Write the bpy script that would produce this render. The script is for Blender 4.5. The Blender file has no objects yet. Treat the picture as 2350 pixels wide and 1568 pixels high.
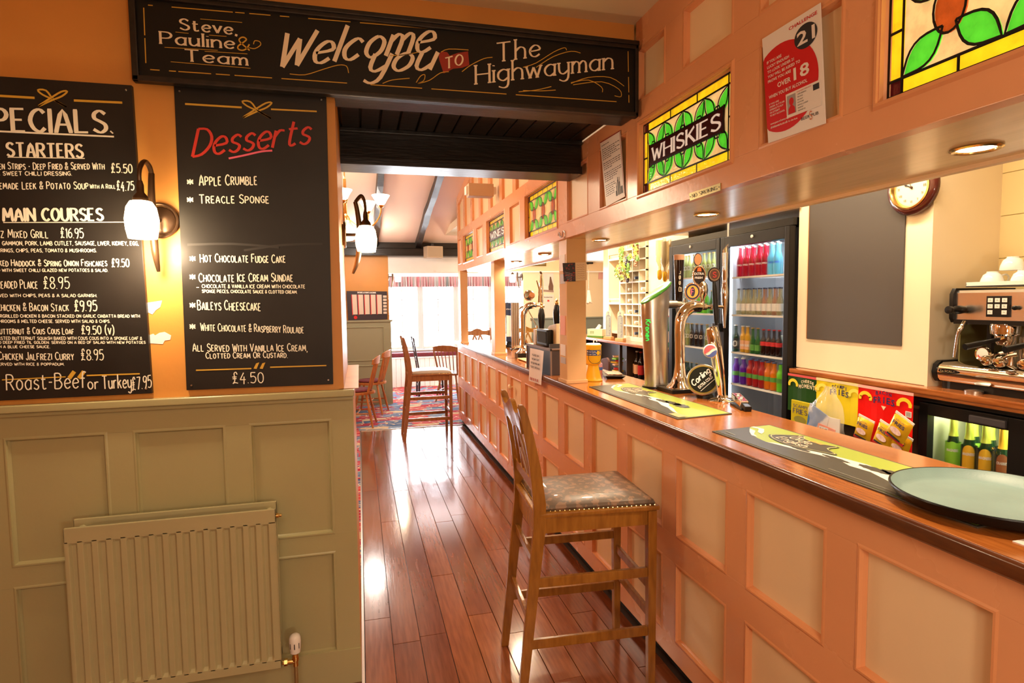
import bpy, bmesh, math, random
from mathutils import Vector, Matrix
from math import sin, cos, pi, radians as rd
random.seed(7)
SC = bpy.context.scene
COL = SC.collection

# ------------------------------------------------------------------ camera
CX, CY, FPX = 1175.0, 784.0, 1350.0
YAW, PITCH, ROLL, EYE = rd(14.5), rd(-3.92), rd(-0.70), 1.60
_f = Vector((sin(YAW)*cos(PITCH), cos(YAW)*cos(PITCH), sin(PITCH)))
_r = Vector((cos(YAW), -sin(YAW), 0)); _u = _r.cross(_f)
_r, _u = _r*cos(ROLL)+_u*sin(ROLL), -_r*sin(ROLL)+_u*cos(ROLL)
CAMP = Vector((0, 0, EYE))
cam = bpy.data.cameras.new('camera'); camo = bpy.data.objects.new('camera', cam); COL.objects.link(camo)
cam.sensor_width = 36.0; cam.lens = 36.0*FPX/2350.0; cam.clip_start = 0.02
camo.matrix_world = Matrix(((_r.x, _u.x, -_f.x, 0), (_r.y, _u.y, -_f.y, 0), (_r.z, _u.z, -_f.z, EYE), (0, 0, 0, 1)))
SC.camera = camo

# ------------------------------------------------------------------ world, exposure, large lights
SC.view_settings.view_transform = 'Standard'; SC.view_settings.look = 'None'
SC.view_settings.exposure = 0.0; SC.view_settings.gamma = 1.0; SC.view_settings.use_curve_mapping = False
W = bpy.data.worlds.new('sky'); SC.world = W; W.use_nodes = True
W.node_tree.nodes['Background'].inputs[0].default_value = (0.86, 0.93, 1.0, 1)
W.node_tree.nodes['Background'].inputs[1].default_value = 5.0
SC.cycles.use_denoising = True
SC.cycles.max_bounces = 8; SC.cycles.diffuse_bounces = 4; SC.cycles.glossy_bounces = 4
SC.cycles.transmission_bounces = 6; SC.cycles.transparent_max_bounces = 12
SC.cycles.caustics_reflective = False; SC.cycles.caustics_refractive = False
SC.cycles.sample_clamp_indirect = 6.0; SC.cycles.blur_glossy = 0.5

def light(kind, name, loc, energy, color, size=0.1, rot=None, size_y=None, spot=None, portal=False, spread=None):
    l = bpy.data.lights.new(name, kind); l.energy = energy; l.color = color
    if kind == 'AREA':
        l.size = size
        if size_y: l.shape = 'RECTANGLE'; l.size_y = size_y
        if portal: l.cycles.is_portal = True
        if spread: l.spread = rd(spread)
    else:
        l.shadow_soft_size = size
    if kind == 'SPOT' and spot: l.spot_size = rd(spot); l.spot_blend = 0.6
    o = bpy.data.objects.new(name, l); COL.objects.link(o); o.location = loc
    if rot: o.rotation_euler = rot
    return o
WARM = (1.0, 0.66, 0.36); WARM3 = (1.0, 0.85, 0.64); WARM2 = (1.0, 0.76, 0.50); DAY = (0.90, 0.95, 1.0)
# daylight entering by the bay window
light('AREA', 'window_daylight', (1.9, 12.05, 1.5), 640, DAY, 3.2, (rd(90), 0, rd(180)), 2.2)
# unseen fill lights added behind the viewer to brighten the near bar
light('POINT', 'unseen_fill_upper', (0.30, -0.55, 1.88), 14, WARM3, 0.12)
light('POINT', 'unseen_fill_lower', (0.55, -0.9, 1.30), 52, WARM3, 0.12)
light('AREA', 'unseen_fill_ceiling', (-0.2, -1.6, 2.78), 48, WARM3, 1.0, (0, 0, 0))
# fill lights added under the servery ceiling to brighten it
light('AREA', 'servery_fill_light', (2.15, 2.4, 2.58), 34, (1.0, 0.82, 0.58), 0.12, (0, 0, 0), 1.5)
light('AREA', 'servery_fill_light', (2.15, 5.6, 2.58), 60, (1.0, 0.84, 0.62), 0.12, (0, 0, 0), 1.5)
# far room point lights; the last is fill added for weakened daylight
light('POINT', 'far_room_light', (-0.9, 6.2, 2.5), 80, WARM3, 0.15)
light('POINT', 'far_room_light', (2.6, 8.2, 1.9), 60, WARM3, 0.15)
light('POINT', 'far_room_light', (0.1, 8.4, 2.30), 26, (1.0, 0.93, 0.84), 0.15)

# ------------------------------------------------------------------ pixel rays (measured points on known planes)
def _ray(x, y): return _f + _r*((x-CX)/FPX) - _u*((y-CY)/FPX)
def onX(x, y, v): d = _ray(x, y); return CAMP + d*(v/d.x)
def onY(x, y, v): d = _ray(x, y); return CAMP + d*(v/d.y)
def onZ(x, y, v): d = _ray(x, y); return CAMP + d*((v-EYE)/d.z)

# ------------------------------------------------------------------ materials
MATS = {}
def mat(name, col, rough=0.5, metal=0.0, var=0.0, vscale=6.0, bump=0.0, bscale=40.0, emit=None, estr=0.0, coat=0.0,
        trans=0.0, ior=1.45, alpha=1.0, grain=None, col2=None, stretch=(1, 1, 1), spec=0.5, thr=None, sss=0.0, rvar=0.0):
    if name in MATS: return MATS[name]
    m = bpy.data.materials.new(name); m.use_nodes = True; nt = m.node_tree; N = nt.nodes; L = nt.links
    b = N['Principled BSDF']
    c = (*col, 1)
    b.inputs['Base Color'].default_value = c; b.inputs['Roughness'].default_value = rough
    b.inputs['Metallic'].default_value = metal; b.inputs['IOR'].default_value = ior
    b.inputs['Specular IOR Level'].default_value = spec
    b.inputs['Transmission Weight'].default_value = trans; b.inputs['Alpha'].default_value = alpha
    b.inputs['Coat Weight'].default_value = coat; b.inputs['Coat Roughness'].default_value = 0.12
    if emit: b.inputs['Emission Color'].default_value = (*emit, 1); b.inputs['Emission Strength'].default_value = estr
    if var or bump or col2 or rvar:
        tc = N.new('ShaderNodeTexCoord'); mp = N.new('ShaderNodeMapping'); L.new(tc.outputs['Object'], mp.inputs[0])
        mp.inputs['Scale'].default_value = stretch
        no = N.new('ShaderNodeTexNoise'); no.inputs['Scale'].default_value = vscale; no.inputs['Detail'].default_value = 5
        L.new(mp.outputs[0], no.inputs['Vector'])
        if var or col2:
            cr = N.new('ShaderNodeValToRGB'); L.new(no.outputs[0], cr.inputs[0])
            a = col2 or tuple(x*(1-var) for x in col)
            cr.color_ramp.elements[0].position = 0.35 if not thr else thr[0]
            cr.color_ramp.elements[1].position = 0.65 if not thr else thr[1]
            cr.color_ramp.elements[0].color = (*a, 1); cr.color_ramp.elements[1].color = c
            L.new(cr.outputs[0], b.inputs['Base Color'])
            if emit and var: L.new(cr.outputs[0], b.inputs['Emission Color'])
        if rvar:
            mr = N.new('ShaderNodeMapRange'); mr.inputs['To Min'].default_value = max(0.02, rough-rvar); mr.inputs['To Max'].default_value = rough+rvar
            L.new(no.outputs[0], mr.inputs[0]); L.new(mr.outputs[0], b.inputs['Roughness'])
        if bump:
            n2 = N.new('ShaderNodeTexNoise'); n2.inputs['Scale'].default_value = bscale; n2.inputs['Detail'].default_value = 3
            L.new(mp.outputs[0], n2.inputs['Vector'])
            bp = N.new('ShaderNodeBump'); bp.inputs['Strength'].default_value = bump; bp.inputs['Distance'].default_value = 0.004
            L.new(n2.outputs[0], bp.inputs['Height']); L.new(bp.outputs[0], b.inputs['Normal'])
    MATS[name] = m
    return m

# ------------------------------------------------------------------ mesh builder
class MB:
    def __init__(s): s.v = []; s.f = []
    def add(s, vs, fs):
        n = len(s.v); s.v += [tuple(v) for v in vs]; s.f += [tuple(i+n for i in f) for f in fs]; return s
    def box(s, x0, x1, y0, y1, z0, z1, M=None):
        vs = [(x, y, z) for x in (x0, x1) for y in (y0, y1) for z in (z0, z1)]
        if M: vs = [M(*v) for v in vs]
        return s.add(vs, [(0, 1, 3, 2), (4, 6, 7, 5), (0, 4, 5, 1), (2, 3, 7, 6), (0, 2, 6, 4), (1, 5, 7, 3)])
    def bar(s, a, b, w, h, up=(0, 0, 1), w2=None, h2=None):      # square bar from a to b
        a = Vector(a); b = Vector(b); d = (b-a).normalized(); x = d.cross(Vector(up))
        if x.length < 1e-4: x = d.cross(Vector((1, 0, 0)))
        x.normalize(); y = x.cross(d); vs = []
        for p, ww, hh in ((a, w, h), (b, w2 or w, h2 or h)):
            for sx, sy in ((-1, -1), (1, -1), (1, 1), (-1, 1)): vs.append(p+x*sx*ww/2+y*sy*hh/2)
        return s.add(vs, [(0, 1, 2, 3), (7, 6, 5, 4), (0, 4, 5, 1), (1, 5, 6, 2), (2, 6, 7, 3), (3, 7, 4, 0)])
    def tube(s, pts, r, n=8, caps=True):
        pts = [Vector(p) for p in pts]; rs = r if isinstance(r, (list, tuple)) else [r]*len(pts)
        if len(pts) >= 4 and max((pts[i+1]-pts[i]).length for i in range(len(pts)-1)) > 0.006:
            P3 = [pts[0]]+pts+[pts[-1]]; R3 = [rs[0]]+list(rs)+[rs[-1]]; np_, nr_ = [], []
            for i in range(1, len(P3)-2):
                for j in range(4):
                    t = j/4; a, b, c, d = P3[i-1], P3[i], P3[i+1], P3[i+2]
                    np_.append(0.5*(2*b+(c-a)*t+(2*a-5*b+4*c-d)*t*t+(3*b-a-3*c+d)*t**3)); nr_.append(R3[i]*(1-t)+R3[i+1]*t)
            pts = np_+[pts[-1]]; rs = nr_+[rs[-1]]
        base = len(s.v); up = None
        for i, p in enumerate(pts):
            d = (pts[min(i+1, len(pts)-1)]-pts[max(i-1, 0)]).normalized()
            if up is None:
                up = d.orthogonal().normalized()
            up = (up-d*up.dot(d))
            if up.length < 1e-5: up = d.orthogonal()
            up.normalize(); q = d.cross(up)
            for k in range(n):
                a = 2*pi*k/n; s.v.append(tuple(p+(up*cos(a)+q*sin(a))*rs[i]))
        for i in range(len(pts)-1):
            for k in range(n):
                a = base+i*n+k; b = base+i*n+(k+1) % n
                s.f.append((a, b, b+n, a+n))
        if caps:
            s.f.append(tuple(base+k for k in range(n))[::-1]); s.f.append(tuple(base+(len(pts)-1)*n+k for k in range(n)))
        return s
    def lathe(s, prof, c=(0, 0, 0), n=16, ax='z', M=None, caps=True, sy=1.0):
        base = len(s.v)
        for r, h in prof:
            for k in range(n):
                a = 2*pi*k/n; p = (r*cos(a), r*sin(a)*sy, h)
                if ax == 'x': p = (h, r*cos(a), r*sin(a))
                elif ax == 'y': p = (r*cos(a), h, r*sin(a))
                if M: p = M(*p)
                s.v.append((p[0]+c[0], p[1]+c[1], p[2]+c[2]))
        m = len(prof)
        for i in range(m-1):
            for k in range(n):
                a = base+i*n+k; b = base+i*n+(k+1) % n; s.f.append((a, b, b+n, a+n))
        if caps:
            s.f.append(tuple(base+k for k in range(n))[::-1]); s.f.append(tuple(base+(m-1)*n+k for k in range(n)))
        return s
    def prism(s, poly, m, d0, d1):                                # polygon (u,v) extruded between depths
        n = len(poly); vs = [m(u, v, d0) for u, v in poly]+[m(u, v, d1) for u, v in poly]
        return s.add(vs, [tuple(range(n))[::-1], tuple(range(n, 2*n))]+[(i, (i+1) % n, n+(i+1) % n, n+i) for i in range(n)])
    def poly(s, poly, m, d): return s.add([m(u, v, d) for u, v in poly], [tuple(range(len(poly)))])
    def loft(s, rings, caps=True):
        n = len(rings[0]); base = len(s.v)
        for r in rings: s.v += [tuple(p) for p in r]
        for i in range(len(rings)-1):
            for k in range(n):
                a = base+i*n+k; b = base+i*n+(k+1) % n; s.f.append((a, b, b+n, a+n))
        if caps:
            s.f.append(tuple(base+k for k in range(n))[::-1]); s.f.append(tuple(base+(len(rings)-1)*n+k for k in range(n)))
        return s
    def build(s, name, m, parent=None, smooth=False, bev=0.0, seg=2, solid=0.0, sub=0, loc=None):
        me = bpy.data.meshes.new(name); me.from_pydata(s.v, [], s.f)
        b = bmesh.new(); b.from_mesh(me)
        bmesh.ops.recalc_face_normals(b, faces=b.faces)
        if bev > 0:
            ed = [e for e in b.edges if len(e.link_faces) == 2 and e.calc_face_angle(0) > 0.6]
            if ed:
                try: bmesh.ops.bevel(b, geom=ed, offset=bev, segments=seg, affect='EDGES', profile=0.7, clamp_overlap=True)
                except Exception: pass
        b.to_mesh(me); b.free()
        if smooth:
            me.polygons.foreach_set('use_smooth', [True]*len(me.polygons))
            try: me.set_sharp_from_angle(angle=rd(40))
            except Exception: pass
        me.materials.append(m)
        o = bpy.data.objects.new(name, me); COL.objects.link(o)
        if parent: o.parent = parent
        if loc: o.location = loc
        if solid: md = o.modifiers.new('solid', 'SOLIDIFY'); md.thickness = solid; md.offset = 0
        if sub: md = o.modifiers.new('sub', 'SUBSURF'); md.levels = sub; md.render_levels = sub
        return o

def tag(o, label=None, cat=None, group=None, kind=None):
    if label: o['label'] = label
    if cat: o['category'] = cat
    if group: o['group'] = group
    if kind: o['kind'] = kind
    return o
def thing(name, label, cat, loc=(0, 0, 0), rz=0.0, group=None, kind=None):
    o = bpy.data.objects.new(name, None); COL.objects.link(o); o.empty_display_size = 0.05
    o.location = loc; o.rotation_euler = (0, 0, rz)
    return tag(o, label, cat, group, kind)
KIDS = {}
def copy_tree(o, parent=None, label=None):
    c = o.copy(); COL.objects.link(c); c.parent = parent
    if label: c['label'] = label
    for ch in list(o.children):
        copy_tree(ch, c)
    return c
def struct(o, label=None, cat=None): return tag(o, label, cat, None, 'structure')
def mX(xf, flip=True, y0=0.0):       # plane facing -X; u runs left to right as the customer sees it
    return (lambda u, v, d: (xf+d, y0-u, v)) if flip else (lambda u, v, d: (xf+d, y0+u, v))
def mY(yf): return lambda u, v, d: (u, yf+d, v)

# ------------------------------------------------------------------ strokes and letters
G = {
'A': '0,0 2,6 4,0|.8,2 3.2,2', 'B': '0,0 0,6|0,6 2.4,5.9 3.3,4.6 2.4,3.3 0,3.1|2.4,3.3 3.8,1.7 2.6,.1 0,0', 'C': '3.8,5 2.6,6 .9,5.2 0,3 .9,.8 2.6,0 3.9,1',
'D': '0,0 0,6|0,6 2.2,5.7 3.8,4 3.8,2 2.2,.3 0,0', 'E': '3.1,6 0,6|0,6 0,0|0,0 3.2,0|0,3.1 2.5,3.1', 'F': '3.4,6 0,6|0,6 0,0|0,3.1 2.7,3.1',
'G': '3.8,5 2.6,6 .9,5.2 0,3 .9,.8 2.6,0 3.8,1|3.8,0 3.8,2.7|3.8,2.7 2.3,2.7', 'H': '0,0 0,6|4,0 4,6|0,3 4,3', 'I': '0,0 0,6', 'J': '2.4,6 2.4,1.4 1.6,.1 .5,.2 0,1.2',
'K': '0,0 0,6|3.6,6 0,2.6|1.2,3.5 3.8,0', 'L': '0,6 0,0|0,0 3.3,0', 'M': '0,0 .5,6|.5,6 2.5,1.6|2.5,1.6 4.5,6|4.5,6 5,0', 'N': '0,0 0,6|0,6 4,0|4,0 4,6',
'O': '2.1,6 .6,5 0,3 .6,1 2.1,0 3.6,1 4.2,3 3.6,5 2.1,6', 'P': '0,0 0,6|0,6 2.6,5.8 3.6,4.4 2.6,3 0,2.8', 'Q': '2.1,6 .6,5 0,3 .6,1 2.1,0 3.6,1 4.2,3 3.6,5 2.1,6|2.6,1.4 4.2,-.4',
'R': '0,0 0,6|0,6 2.6,5.8 3.5,4.5 2.6,3.1 0,3|1.6,3 3.8,0', 'S': '3.5,5.1 2,6 .5,5.2 .5,3.9 2,3.1 3.4,2.2 3.5,.9 2,0 .1,.9', 'T': '0,6 4.2,6|2.1,6 2.1,0',
'U': '0,6 0,1.6 1,.2 2.6,.1 3.8,1.6|3.8,6 3.8,1.6', 'V': '0,6 2,0|2,0 4,6', 'W': '0,6 1.4,0|1.4,0 2.7,4.8|2.7,4.8 4,0|4,0 5.4,6', 'X': '0,6 4,0|4,6 0,0', 'Y': '0,6 2,3|4,6 2,3|2,3 2,0',
'Z': '0,6 3.8,6|3.8,6 0,0|0,0 3.9,0', 'a': '3,3.2 1.8,3.8 .5,3.1 0,1.8 .6,.4 1.8,0 3,.9|3.1,3.7 3,0', 'b': '0,6.4 0,0|0,3 1.6,3.8 3,2.8 3,1 1.6,0 0,.6',
'c': '3,3 1.8,3.8 .5,3 0,1.9 .6,.5 1.8,0 3,.8', 'd': '3,3 1.6,3.8 .2,2.8 .2,1 1.6,0 3,.8|3.1,6.4 3.1,0', 'e': '.1,1.9 3,2.2 2.6,3.4 1.5,3.8 .4,3 0,1.8 .6,.4 1.8,0 3,.7',
'f': '2.8,6 1.8,6.4 1,5.4 .9,0|0,3.8 2.2,3.8', 'g': '3,3.2 1.6,3.8 .2,2.8 .2,1 1.6,.1 3,1|3.1,3.7 3,-1.2 1.8,-2.3 .2,-1.7', 'h': '0,6.4 0,0|0,2.6 1.4,3.8 2.8,3 2.9,0', 'i': '0,3.7 0,0|0,5.2 0,5.5',
'j': '1,3.7 1,-1.4 0,-2.2|1,5.2 1,5.5', 'k': '0,6.4 0,0|2.6,3.8 0,1.7|1,2.4 2.9,0', 'l': '0,6.4 0,0', 'm': '0,3.8 0,0|0,2.6 1,3.8 2.1,3 2.1,0|2.1,2.6 3.2,3.8 4.2,3 4.3,0', 'n': '0,3.8 0,0|0,2.6 1.4,3.8 2.8,3 2.9,0',
'o': '1.5,3.8 .3,3 0,1.9 .3,.8 1.5,0 2.8,.8 3.1,1.9 2.8,3 1.5,3.8', 'p': '0,3.8 0,-2.3|0,3 1.6,3.8 3,2.8 3,1 1.6,0 0,.8', 'r': '0,3.8 0,0|0,2.4 1,3.7 2.3,3.6', 's': '2.5,3.2 1.4,3.8 .3,3.1 .5,2.3 1.5,1.9 2.5,1.3 2.3,.4 1.3,0 0,.6',
't': '.9,5.4 .9,.9 1.6,0 2.6,.4|0,3.8 2.3,3.8', 'u': '0,3.8 .1,.9 1.4,0 2.8,1.2|2.9,3.8 2.9,0', 'v': '0,3.8 1.5,0|1.5,0 3,3.8', 'w': '0,3.8 1.1,0|1.1,0 2.2,3.4|2.2,3.4 3.3,0|3.3,0 4.4,3.8', 'x': '0,3.8 2.8,0|2.8,3.8 0,0',
'y': '0,3.8 .2,1 1.4,.1 2.9,1.2|3,3.8 2.9,-1.2 1.6,-2.4 .1,-1.7', 'z': '0,3.8 2.7,3.8|2.7,3.8 0,0|0,0 2.8,0',
'0': '1.8,6 .4,5 0,3 .4,1 1.8,0 3.2,1 3.6,3 3.2,5 1.8,6', '1': '0,4.9 1,6|1,6 1,0', '2': '0,4.8 1,6 2.8,5.9 3.4,4.4 2.4,2.6 0,0|0,0 3.6,0', '3': '0,5.3 1.6,6 3.2,5 2.6,3.5 1.3,3.1|1.3,3.1 3,2.8 3.5,1.4 2,0 0,.7',
'4': '2.4,6 0,2|0,2 3.6,2|2.6,3.8 2.4,-.6', '5': '3.4,6 .5,6|.5,6 .3,3.4|.3,3.4 2,3.9 3.5,2.8 3.2,.9 1.8,0 0,.5', '6': '3,5.8 1,4.6 .1,2.4 .6,.6 1.9,0 3.3,.9 3.3,2.5 1.9,3.3 .4,2.4', '7': '0,6 3.4,6|3.4,6 1.2,0',
'8': '1.8,3.2 .4,4 .5,5.5 1.8,6 3.1,5.5 3.2,4 1.8,3.2 .2,2 .3,.7 1.8,0 3.3,.7 3.4,2 1.8,3.2', '9': '3.2,4.4 1.8,3 .3,3.6 .2,5.3 1.7,6 3.2,5.3 3.2,4.4|3.2,4.6 2.8,1.4 1.6,-.3',
'£': '3.2,5 2.4,6.4 1.2,5.6 1.5,3.4 1.4,1.2 .2,-.2|.2,-.2 1.6,.4 3.6,0|0,3.6 2.8,3.7|.1,2.6 2.7,2.7', '&': '3.6,0 .8,4 1,5.6 2,6 2.8,5 1.9,3.7 .3,2 .3,.6 1.5,0 2.8,.9 3.6,2.8', '.': '0,0 .3,.25', ',': '.3,.3 0,-.9', '-': '0,2.6 1.8,2.6',
'(': '1.4,7 .2,5 0,3 .2,1 1.4,-1', ')': '0,7 1.2,5 1.4,3 1.2,1 0,-1', '*': '0,4.6 3,1.6|3,4.6 0,1.6|1.5,5.2 1.5,1|0,3.1 3,3.1', "'": '0,6 0,4.8', '/': '0,0 2.4,6', '!': '0,6 0,1.8|0,.1 0,.4', '+': '0,3 3,3|1.5,4.5 1.5,1.5', ':': '0,1 0,1.3|0,3.4 0,3.7'}
def catmull(p, k=3):
    if len(p) < 3: return p
    out = []; q = [p[0]]+p+[p[-1]]
    if p[0] == p[-1]: q = [p[-2]]+p+[p[1]]
    for i in range(1, len(q)-2):
        for j in range(k):
            t = j/k; a, b, c, d = q[i-1], q[i], q[i+1], q[i+2]
            out.append(tuple(0.5*(2*b[n]+(c[n]-a[n])*t+(2*a[n]-5*b[n]+4*c[n]-d[n])*t*t+(3*b[n]-a[n]-3*c[n]+d[n])*t**3) for n in (0, 1)))
    out.append(p[-1]); return out
_K = [0]
def ribbon(mb, pts, m, w, d=-0.0012, nib=0.0, taper=False):     # flat painted stroke; nib > 0: thick uprights, thin flats
    n = len(pts); vs = []; _K[0] = (_K[0]+1) % 9; d = d-0.00008*_K[0]
    for i, p in enumerate(pts):
        a = pts[max(i-1, 0)]; b = pts[min(i+1, n-1)]; dx, dy = b[0]-a[0], b[1]-a[1]; L = math.hypot(dx, dy) or 1e-9
        dx /= L; dy /= L; ww = w*(1-nib+nib*abs(dy))*0.5
        if taper: ww *= max(0.15, sin(pi*(0.08+0.84*i/max(1, n-1))))
        vs.append(m(p[0]-dy*ww, p[1]+dx*ww, d)); vs.append(m(p[0]+dy*ww, p[1]-dx*ww, d))
    mb.add(vs, [(2*i, 2*i+1, 2*i+3, 2*i+2) for i in range(n-1)])
def write(mb, s, u, v, h, m, w=None, width=None, nib=0.0, slant=0.0, jit=0.0, big=1.0, serif=False, rise=0.0, d=-0.0012, gap=1.5, k=3, small=None):
    """letters drawn stroke by stroke; big: first letters of words are taller than the others"""
    sc = h/6.0; glyphs = []; x = 0.0; prev = ' '
    for ch in s:
        if ch == ' ': x += 2.9; prev = ch; continue
        g = G.get(ch) or G.get(ch.upper(), '0,0 1,1')
        st = [[tuple(float(t) for t in p.split(',')) for p in q.split()] for q in g.split('|')]
        f = 1.0 if (big == 1.0 or (prev == ' ' and ch.isalpha()) or not ch.isalpha()) else 1.0/big
        wd = max(p[0] for q in st for p in q)
        jy = random.uniform(-jit, jit); jr = random.uniform(-jit, jit)*0.06
        for q in st:
            q2 = catmull(q, k) if len(q) > 2 else q
            glyphs.append([(x+p[0]*f+p[1]*f*(slant+jr), p[1]*f+jy) for p in q2])
            if serif and len(q) == 2 or serif and len(q) > 2:
                for e, o in ((q[0], q[1]), (q[-1], q[-2])):
                    if abs(e[0]-o[0]) < 0.75*abs(e[1]-o[1]) and (e[1] in (0.0, 6.0, 6.4, 3.8, 3.7, -2.3)) and not (ch in 'MWVv' and e[1] == 0 and ch != 'M'):
                        glyphs.append([(x+e[0]*f+e[1]*slant-0.55, e[1]*f+jy), (x+e[0]*f+e[1]*slant+0.55, e[1]*f+jy)])
        x += wd*f+gap; prev = ch
    tot = (x-gap)*sc; fx = (width/tot) if width else 1.0
    w = w or h*0.11
    for g in glyphs:
        ribbon(mb, [(u+p[0]*sc*fx, v+p[1]*sc+rise*p[0]*sc*fx) for p in g], m, w, d, nib)
    return tot*fx
_FC = {}
def font(mb, s, u, v, h, m, width=None, d=-0.0012, bold=0.0, shear=0.0, align='L', rise=0.0):   # upright printed letters (built-in face)
    key = (s, bold, shear)
    if key not in _FC:
        c = bpy.data.curves.new('t', 'FONT'); c.body = s; c.offset = bold; c.shear = shear; c.size = 1.0; c.resolution_u = 2
        o = bpy.data.objects.new('t', c); me = bpy.data.meshes.new_from_object(o)
        _FC[key] = ([(p.co.x, p.co.y) for p in me.vertices], [tuple(p.vertices) for p in me.polygons])
        bpy.data.objects.remove(o); bpy.data.meshes.remove(me)
    V, Fc = _FC[key]
    if not V: return 0
    x0 = min(p[0] for p in V); x1 = max(p[0] for p in V); sc = h/0.72; fx = (width/((x1-x0)*sc)) if width else 1.0
    off = {'L': 0, 'C': -(x1-x0)*sc*fx/2, 'R': -(x1-x0)*sc*fx}[align]
    mb.add([m(u+off+(p[0]-x0)*sc*fx, v+p[1]*sc+rise*(p[0]-x0)*sc*fx, d) for p in V], Fc)
    return (x1-x0)*sc*fx
def ellipse(cx, cy, a, b, n=24, rot=0.0):
    return [(cx+a*cos(2*pi*i/n)*cos(rot)-b*sin(2*pi*i/n)*sin(rot), cy+a*cos(2*pi*i/n)*sin(rot)+b*sin(2*pi*i/n)*cos(rot)) for i in range(n)]
def leaf(a, b, w, n=8):
    ax, ay = a; bx_, by_ = b; dx, dy = bx_-ax, by_-ay; L = math.hypot(dx, dy); nx, ny = -dy/L, dx/L
    up = [(ax+dx*i/n+nx*w*sin(pi*i/n), ay+dy*i/n+ny*w*sin(pi*i/n)) for i in range(n+1)]
    dn = [(ax+dx*i/n-nx*w*sin(pi*i/n), ay+dy*i/n-ny*w*sin(pi*i/n)) for i in range(n-1, 0, -1)]
    return up+dn
def mould(mb, m, u0, u1, v0, v1, dep, w=0.018, proud=0.003):    # stepped moulding round a sunk panel
    for a, b, d0, d1 in ((w, w*0.72, 0.0, -proud), (w*0.72, w*0.45, -proud, -proud), (w*0.45, w*0.3, -proud, dep*0.5), (w*0.3, 0, dep*0.5, dep)):
        R = [(u0-a, v0-a), (u1+a, v0-a), (u1+a, v1+a), (u0-a, v1+a)]; Q = [(u0-b, v0-b), (u1+b, v0-b), (u1+b, v1+b), (u0-b, v1+b)]
        vs = [m(*p, d0) for p in R]+[m(*p, d1) for p in Q]
        mb.add(vs, [(i, (i+1) % 4, 4+(i+1) % 4, 4+i) for i in range(4)])
# ------------------------------------------------------------------ colours
M_ORANGE = mat('orange_wall_paint', (0.68, 0.30, 0.065), 0.45, var=0.10, vscale=2.5, bump=0.12, bscale=60)
M_PINK = mat('salmon_gloss_paint', (0.78, 0.365, 0.175), 0.26, var=0.06, vscale=3, bump=0.10, bscale=45, rvar=0.08)
M_PINKD = mat('salmon_moulding_paint', (0.73, 0.32, 0.14), 0.28)
M_CREAM = mat('cream_panel_paint', (0.86, 0.64, 0.39), 0.34, var=0.06, vscale=2, bump=0.10, bscale=30)
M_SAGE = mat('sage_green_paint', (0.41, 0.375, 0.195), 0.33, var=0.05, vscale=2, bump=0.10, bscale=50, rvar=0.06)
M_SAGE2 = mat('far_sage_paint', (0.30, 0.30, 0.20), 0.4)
M_SOFFIT = mat('cream_soffit_gloss', (0.88, 0.70, 0.42), 0.20, var=0.10, vscale=4, stretch=(6, 0.6, 1), bump=0.08, bscale=20)
M_CEIL = mat('cream_ceiling_paint', (0.84, 0.70, 0.44), 0.6, var=0.05, vscale=1.5, bump=0.1, bscale=12)
M_PEACH = mat('peach_ceiling_paint', (0.90, 0.68, 0.54), 0.6, var=0.04, vscale=1.5)
M_WHITE = mat('white_wall_paint', (0.92, 0.89, 0.86), 0.4, var=0.04)
M_WALLW = mat('bar_wall_gloss', (0.88, 0.74, 0.52), 0.22, var=0.04, vscale=2)
M_TILE = mat('cream_tile_glaze', (0.82, 0.66, 0.34), 0.12)
M_BLACKW = mat('black_stained_beam', (0.014, 0.010, 0.008), 0.34, var=0.4, vscale=9, stretch=(0.4, 3, 3), bump=0.35, bscale=30, spec=0.4)
M_BLACK = mat('black_paint', (0.012, 0.011, 0.012), 0.4)
M_WOODTOP = mat('varnished_counter_wood', (0.42, 0.135, 0.026), 0.15, col2=(0.32, 0.09, 0.015), vscale=9, stretch=(9, 0.7, 6), bump=0.05, bscale=60, coat=0.6, rvar=0.05)
M_NOSE = mat('dark_nosing_wood', (0.12, 0.034, 0.009), 0.25, col2=(0.09, 0.024, 0.008), vscale=14, stretch=(6, 0.9, 6), coat=0.3)
M_STOOL = mat('honey_oak', (0.35, 0.148, 0.022), 0.26, col2=(0.25, 0.098, 0.014), vscale=14, stretch=(4, 4, 0.7), coat=0.25)
M_STOOLD = mat('brown_oak', (0.33, 0.13, 0.045), 0.3, col2=(0.24, 0.085, 0.03), vscale=14, stretch=(4, 4, 0.7), coat=0.2)
M_CHROME = mat('polished_chrome', (0.82, 0.80, 0.78), 0.06, metal=1.0)
M_STEEL = mat('brushed_steel', (0.62, 0.58, 0.52), 0.28, metal=1.0, var=0.1, vscale=30, stretch=(8, 8, 0.4))
M_BRASS = mat('brass', (0.83, 0.58, 0.22), 0.2, metal=1.0)
M_DBRONZE = mat('antique_bronze', (0.10, 0.055, 0.03), 0.3, metal=0.7)
M_GLASS = mat('clear_glass', (1, 1, 1), 0.02, trans=1.0, ior=1.05, alpha=0.16)
M_FROST = mat('lit_opal_glass', (1, 0.92, 0.78), 0.3, emit=(1.0, 0.72, 0.42), estr=14.0)
M_FROSTF = mat('lit_far_opal_glass', (1, 0.92, 0.78), 0.3, emit=(1.0, 0.82, 0.60), estr=6.0)
M_CHALK = mat('chalk_cream', (0.86, 0.74, 0.54), 0.7); M_CHALKW = mat('chalk_white', (0.85, 0.80, 0.66), 0.7)
M_GOLDP = mat('gold_sign_paint', (0.62, 0.36, 0.04), 0.5); M_REDP = mat('red_sign_paint', (0.58, 0.035, 0.022), 0.5); M_REDD = mat('dark_red_paint', (0.33, 0.02, 0.015), 0.5)
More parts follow.
